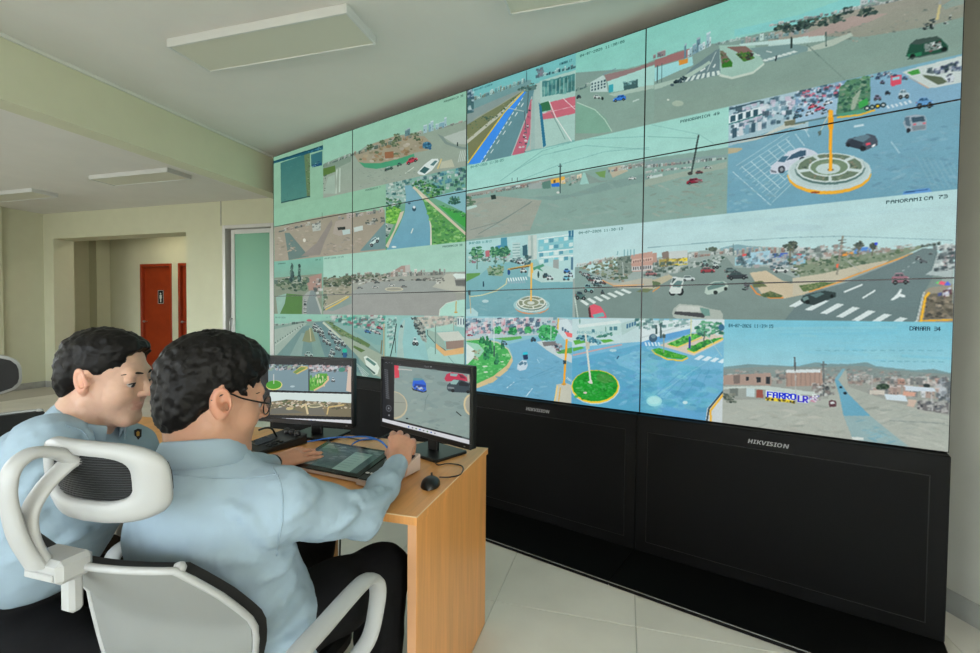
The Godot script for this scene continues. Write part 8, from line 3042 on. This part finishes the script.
	var hm := hair(h, c, {"seed": 7, "count": 1300, "length": 0.075, "lift": 0.009, "wave": 1.2, "curl": 0.007, "thick": 0.0030, "stray": 0.5,
		"where": func(l: Vector3) -> bool: return l.y > 0.015 and not (l.z > 0.06 and l.y < 0.085) and not (absf(l.x) > 0.05 and l.z > 0.03 and l.y < 0.05),
		"flow": func(l: Vector3) -> Vector3: return Vector3(l.x * 4.0 + 0.3, -0.2 - l.z, 0.5 if l.z > -0.02 else -0.6)})
	inst("hair", hm, M.hair, o)
	# eyes, brows
	eyes(h, o, 0.1)
	# glasses
	var g := Node3D.new()
	g.name = "glasses"
	g.set_meta("label", "thin black-rimmed glasses")
	o.add_child(g, true)
	var fm := mat(Color(0.03, 0.03, 0.035), 0.3, 0.3)
	for sx in [-1, 1]:
		var rim := []
		for k in 21:
			var a := TAU * k / 20.0
			rim.append(h * Vector3(sx * 0.034 + cos(a) * 0.026, -0.002 + sin(a) * 0.0215, 0.108 - absf(sx * 0.034 + cos(a) * 0.026) * 0.14))
		st = mb()
		tube(st, rim, [0.0016], 6)
		obj("rim", st, fm, g)
		st = mb()
		var mid: Vector3 = h * Vector3(sx * 0.034, -0.002, 0.103)
		for k in 20:
			tri(st, rim[k], rim[k + 1], mid, hc)
		obj("lens", st, M.pane, g)
		st = mb()
		tube(st, curve([h * Vector3(sx * 0.061, 0.004, 0.1), h * Vector3(sx * 0.078, 0.006, 0.08), h * Vector3(sx * 0.083, 0.012, 0.03), h * Vector3(sx * 0.084, 0.02, -0.005), h * Vector3(sx * 0.08, 0.002, -0.03)], 5), [0.0022, 0.002, 0.0018], 6)
		obj("temple", st, fm, g)
	st = mb()
	tube(st, [h * Vector3(-0.009, 0.004, 0.107), h * Vector3(0, 0.007, 0.112), h * Vector3(0.009, 0.004, 0.107)], [0.0015], 6)
	obj("bridge", st, fm, g)
	# watch on the left wrist
	st = mb()
	var wc := lw + (lw - le).normalized() * 0.004
	var wd := (lw - le).normalized()
	var s1 := wd.cross(Vector3.UP).normalized()
	var s2 := s1.cross(wd)
	var loop := []
	for k in 17:
		loop.append(wc + (s1 * cos(TAU * k / 16.0) * 0.031 + s2 * sin(TAU * k / 16.0) * 0.027))
	tube(st, loop, [0.006], 8)
	var wt := obj("watch", st, M.plastic_black, o)
	wt.set_meta("label", "black watch strap on the left wrist")

func eyes(h: Transform3D, o: Node, down: float) -> void:
	var white := mat(Color(0.66, 0.62, 0.60), 0.25)
	var dark := mat(Color(0.03, 0.02, 0.02), 0.3)
	for sx in [-1, 1]:
		var st := mb()
		lathe(st, [[0.0, -0.0125], [0.0062, -0.0108], [0.0108, -0.0062], [0.0125, 0.0], [0.0108, 0.0062], [0.0062, 0.0108], [0.0, 0.0125]], 16, h * Transform3D(Basis(Vector3.RIGHT, PI / 2 + down), Vector3(sx * 0.033, -0.0015, 0.0788)))
		var e := obj("eye", st, white, o)
		st = mb()
		lathe(st, [[0.0, 0.0129], [0.0045, 0.0123], [0.0074, 0.0104], [0.0070, 0.0096]], 14, h * Transform3D(Basis(Vector3.RIGHT, PI / 2 + down), Vector3(sx * 0.033, -0.0015, 0.0788)))
		obj("iris", st, dark, e)
		st = mb()
		var lash := []
		for k in 9:
			var a := lerpf(0.25, PI - 0.25, k / 8.0)
			lash.append(h * Vector3(sx * 0.033 + cos(a) * 0.0155, -0.0015 + sin(a) * 0.003, 0.0922 - absf(cos(a)) * 0.007))
		tube(st, lash, [0.0009, 0.0016, 0.0010], 5)
		obj("lashes", st, M.hair, o)
		st = mb()
		var brow := []
		for k in 9:
			var f := k / 8.0
			brow.append(h * Vector3(sx * lerpf(0.013, 0.053, f), 0.0265 + sin(f * PI) * 0.005 - f * 0.004, 0.0965 - f * f * 0.030))
		tube(st, brow, [0.002, 0.0040, 0.0036, 0.001], 6, 0.8)
		obj("eyebrow", st, M.hair, o)

func operator_leaning() -> void:
	var o := thing("person", "operator in a light blue shirt leaning in beside his seated colleague, facing the monitors", "person")
	var fw := -CAM.basis.z
	fw = Vector3(fw.x, 0, fw.z).normalized()
	var rt := Vector3(-fw.z, 0, fw.x)
	var hc := P(107, 377, 1.28)
	var an := deg_to_rad(84)
	var face := (fw * cos(an) + rt * sin(an) + Vector3(0, -0.16, 0)).normalized()
	var h := look_frame(hc, face, (Vector3.UP + rt * 0.10).normalized())
	var neck := P(82, 422, 1.26)
	var chest := P(70, 490, 1.27)
	var pelvis := P(0, 608, 1.29)
	var rs := P(50, 446, 1.15)
	var ls := P(128, 450, 1.42)
	var re := P(-40, 506, 1.18)
	var rw := P(-120, 570, 1.18)
	var le := P(150, 500, 1.50)
	var lw := P(190, 460, 1.62)
	var b := Blob.new()
	var skin := Color(0.62, 0.36, 0.26)
	b.paint = face_paint(h, skin, Color(0.55, 0.22, 0.19), 0.08)
	head_bones(b, h, 1.0)
	b.bone(h * Vector3(0, -0.04, -0.035), neck, 0.052, 0.058, 0.015)
	b.bone(neck, chest, 0.06, 0.09, 0.05)
	b.bone(neck.lerp(chest, 0.4), rs, 0.035, 0.04, 0.05)
	b.bone(neck.lerp(chest, 0.4), ls, 0.035, 0.04, 0.05)
	b.chain([rs, re, rw], [0.05, 0.038, 0.026], 0.03)
	b.chain([ls, le, lw], [0.05, 0.038, 0.026], 0.03)
	b.bone(chest, pelvis, 0.1, 0.1, 0.05)
	b.mesh(Vector3(1.55, 0.4, 2.55), Vector3(2.35, hc.y - 0.12, 3.35), 0.016)
	var hb := Blob.new()
	hb.paint = b.paint
	head_bones(hb, h, 1.0)
	hb.bone(h * Vector3(0, -0.04, -0.035), neck, 0.052, 0.058, 0.015)
	hb.bone(neck, chest, 0.06, 0.09, 0.05)
	hb.mesh(hc - Vector3(0.17, 0.17, 0.16), hc + Vector3(0.17, 0.16, 0.16), 0.0036)
	var hands := []
	for w in [[rw, re, 1.0], [lw, le, -1.0]]:
		var q := Blob.new()
		q.paint = b.paint
		hand_bones(q, w[0], w[0] - w[1], Vector3.UP, w[2], [0.3, 0.35, 0.4, 0.45], [0.8, 0.5, 0.3, 0.95, 0.1, 0.3, 1.0, -0.1, 0.2])
		var l := limits(q, 0.02)
		q.mesh(l.position, l.end, 0.006)
		hands.append(q)
	var st := SurfaceTool.new()
	st.begin(Mesh.PRIMITIVE_TRIANGLES)
	for q in [b, hb] + hands:
		st.append_from(q.done(), 0, Transform3D())
	inst("body", st.commit(), skin_mat(0.45), o)
	var s := Blob.new()
	shirt_noise(s, 71)
	var ax := look_frame(chest, rt, (neck - pelvis).normalized()).basis
	s.bone(neck + (chest - neck) * 0.3, chest, 0.065, 0.13, 0.05)
	s.bone(neck + (chest - neck) * 0.25, rs, 0.058, 0.072, 0.05)
	s.bone(neck + (chest - neck) * 0.25, ls, 0.055, 0.062, 0.05)
	s.ball(P(40, 468, 1.27), Vector3(0.12, 0.12, 0.12), ax, 0.05)
	s.ball(chest, Vector3(0.175, 0.16, 0.13), ax, 0.05)
	s.ball(chest.lerp(pelvis, 0.42), Vector3(0.18, 0.15, 0.145), ax, 0.05)
	s.chain([rs, rs.lerp(re, 0.5), re], [0.072, 0.066, 0.058], 0.03)
	s.chain([re, re.lerp(rw, 0.5), rw], [0.06, 0.05, 0.037], 0.025)
	s.chain([ls, ls.lerp(le, 0.5), le], [0.078, 0.070, 0.058], 0.035)
	s.chain([le, le.lerp(lw, 0.5), lw], [0.058, 0.048, 0.036], 0.025)
	folds(s, 1.3, [[[12, 452], [48, 428], [84, 424]], [[4, 480], [30, 455], [62, 445]], [[8, 512], [30, 490], [44, 470]], [[82, 424], [88, 440], [86, 455]], [[2, 540], [20, 520], [40, 512]], [[52, 548], [70, 535], [84, 530]]])
	inst("shirt", mesh_all(s, 0.009), M.shirt, o)
	seam(s, [[66, 425], [84, 432], [92, 448]], o)
	var ring := []
	for k in 21:
		var q := lerpf(-2.7, 2.7, k / 20.0)
		ring.append(neck + Vector3(0, -0.006 + 0.034 * cos(q), 0) + rt * (0.012 - cos(q) * 0.072) - fw * sin(q) * 0.070)
	collar(ring, (Vector3.UP + rt * 0.45).normalized(), 0.034, 0.046, M.shirt, o)
	var t := Blob.new()
	t.noise = noise3(9.0, 52, 3)
	t.amp = 0.008
	var hips := [pelvis + fw * -0.09, pelvis + fw * 0.09]
	var knees := [P(125, 655, 1.27), P(150, 612, 1.55)]
	var ankles := [Vector3(knees[0].x - 0.02, 0.1, knees[0].z - 0.02), Vector3(knees[1].x, 0.1, knees[1].z)]
	t.bone(pelvis, pelvis.lerp(chest, 0.42), 0.13, 0.12, 0.05)
	legs(t, hips, knees, ankles, pelvis)
	inst("trousers", mesh_all(t, 0.012), M.trousers, o)
	shoes(ankles, [rt, rt], o)
	var c := Blob.new()
	c.ball(h * Vector3(0, 0.046, -0.018), Vector3(0.082, 0.084, 0.102), h.basis, 0.02)
	c.ball(h * Vector3(0, 0.088, 0.012), Vector3(0.066, 0.038, 0.080), h.basis, 0.03)
	c.ball(h * Vector3(0, -0.012, -0.066), Vector3(0.068, 0.07, 0.046), h.basis, 0.03)
	c.ball(h * Vector3(0, 0.022, 0.112), Vector3(0.09, 0.078, 0.064), h.basis, 0.012, true)
	for sx in [-1, 1]:
		c.ball(h * Vector3(sx * 0.085, -0.035, 0.02), Vector3(0.03, 0.05, 0.05), h.basis, 0.012, true)
	c.noise = noise3(34.0, 63, 3, FastNoiseLite.TYPE_SIMPLEX)
	c.amp = 0.005
	c.noise2 = noise3(110.0, 64, 2)
	c.amp2 = 0.001
	var hm := hair(h, c, {"seed": 9, "count": 1200, "length": 0.10, "lift": 0.007, "wave": 0.9, "curl": 0.006, "thick": 0.0030, "stray": 0.25,
		"where": func(l: Vector3) -> bool: return l.y > -0.03 and not (l.z > 0.05 and l.y < 0.09) and not (absf(l.x) > 0.05 and l.z > 0.02 and l.y < 0.05),
		"flow": func(l: Vector3) -> Vector3: return Vector3(0, -0.25 - maxf(0.0, -l.z) * 8.0, -1.0)})
	inst("hair", hm, M.hair, o)
	eyes(h, o, 0.35)
	# embroidered emblem on the chest
	var d := (P(138, 434, 1.0) - CAM.origin).normalized()
	var at := s.hit(CAM.origin + d * 0.6, d)
	if at.is_finite():
		var xf := Transform3D(Basis.looking_at(d, Vector3.UP), at - d * 0.004)
		st = mb()
		prism(st, [Vector2(-0.009, 0.012), Vector2(0.0, 0.016), Vector2(0.009, 0.012), Vector2(0.008, -0.008), Vector2(0.0, -0.017), Vector2(-0.008, -0.008)], 0, 0.006, xf)
		var em := obj("emblem", st, mat(Color(0.10, 0.09, 0.12), 0.7), o)
		em.set_meta("label", "small dark embroidered shield emblem with gold centre")
		st = mb()
		prism(st, [Vector2(-0.004, 0.005), Vector2(0.0, 0.009), Vector2(0.004, 0.005), Vector2(0.003, -0.006), Vector2(-0.003, -0.006)], 0.005, 0.0075, xf)
		obj("emblem_centre", st, mat(Color(0.70, 0.52, 0.20), 0.6), em)
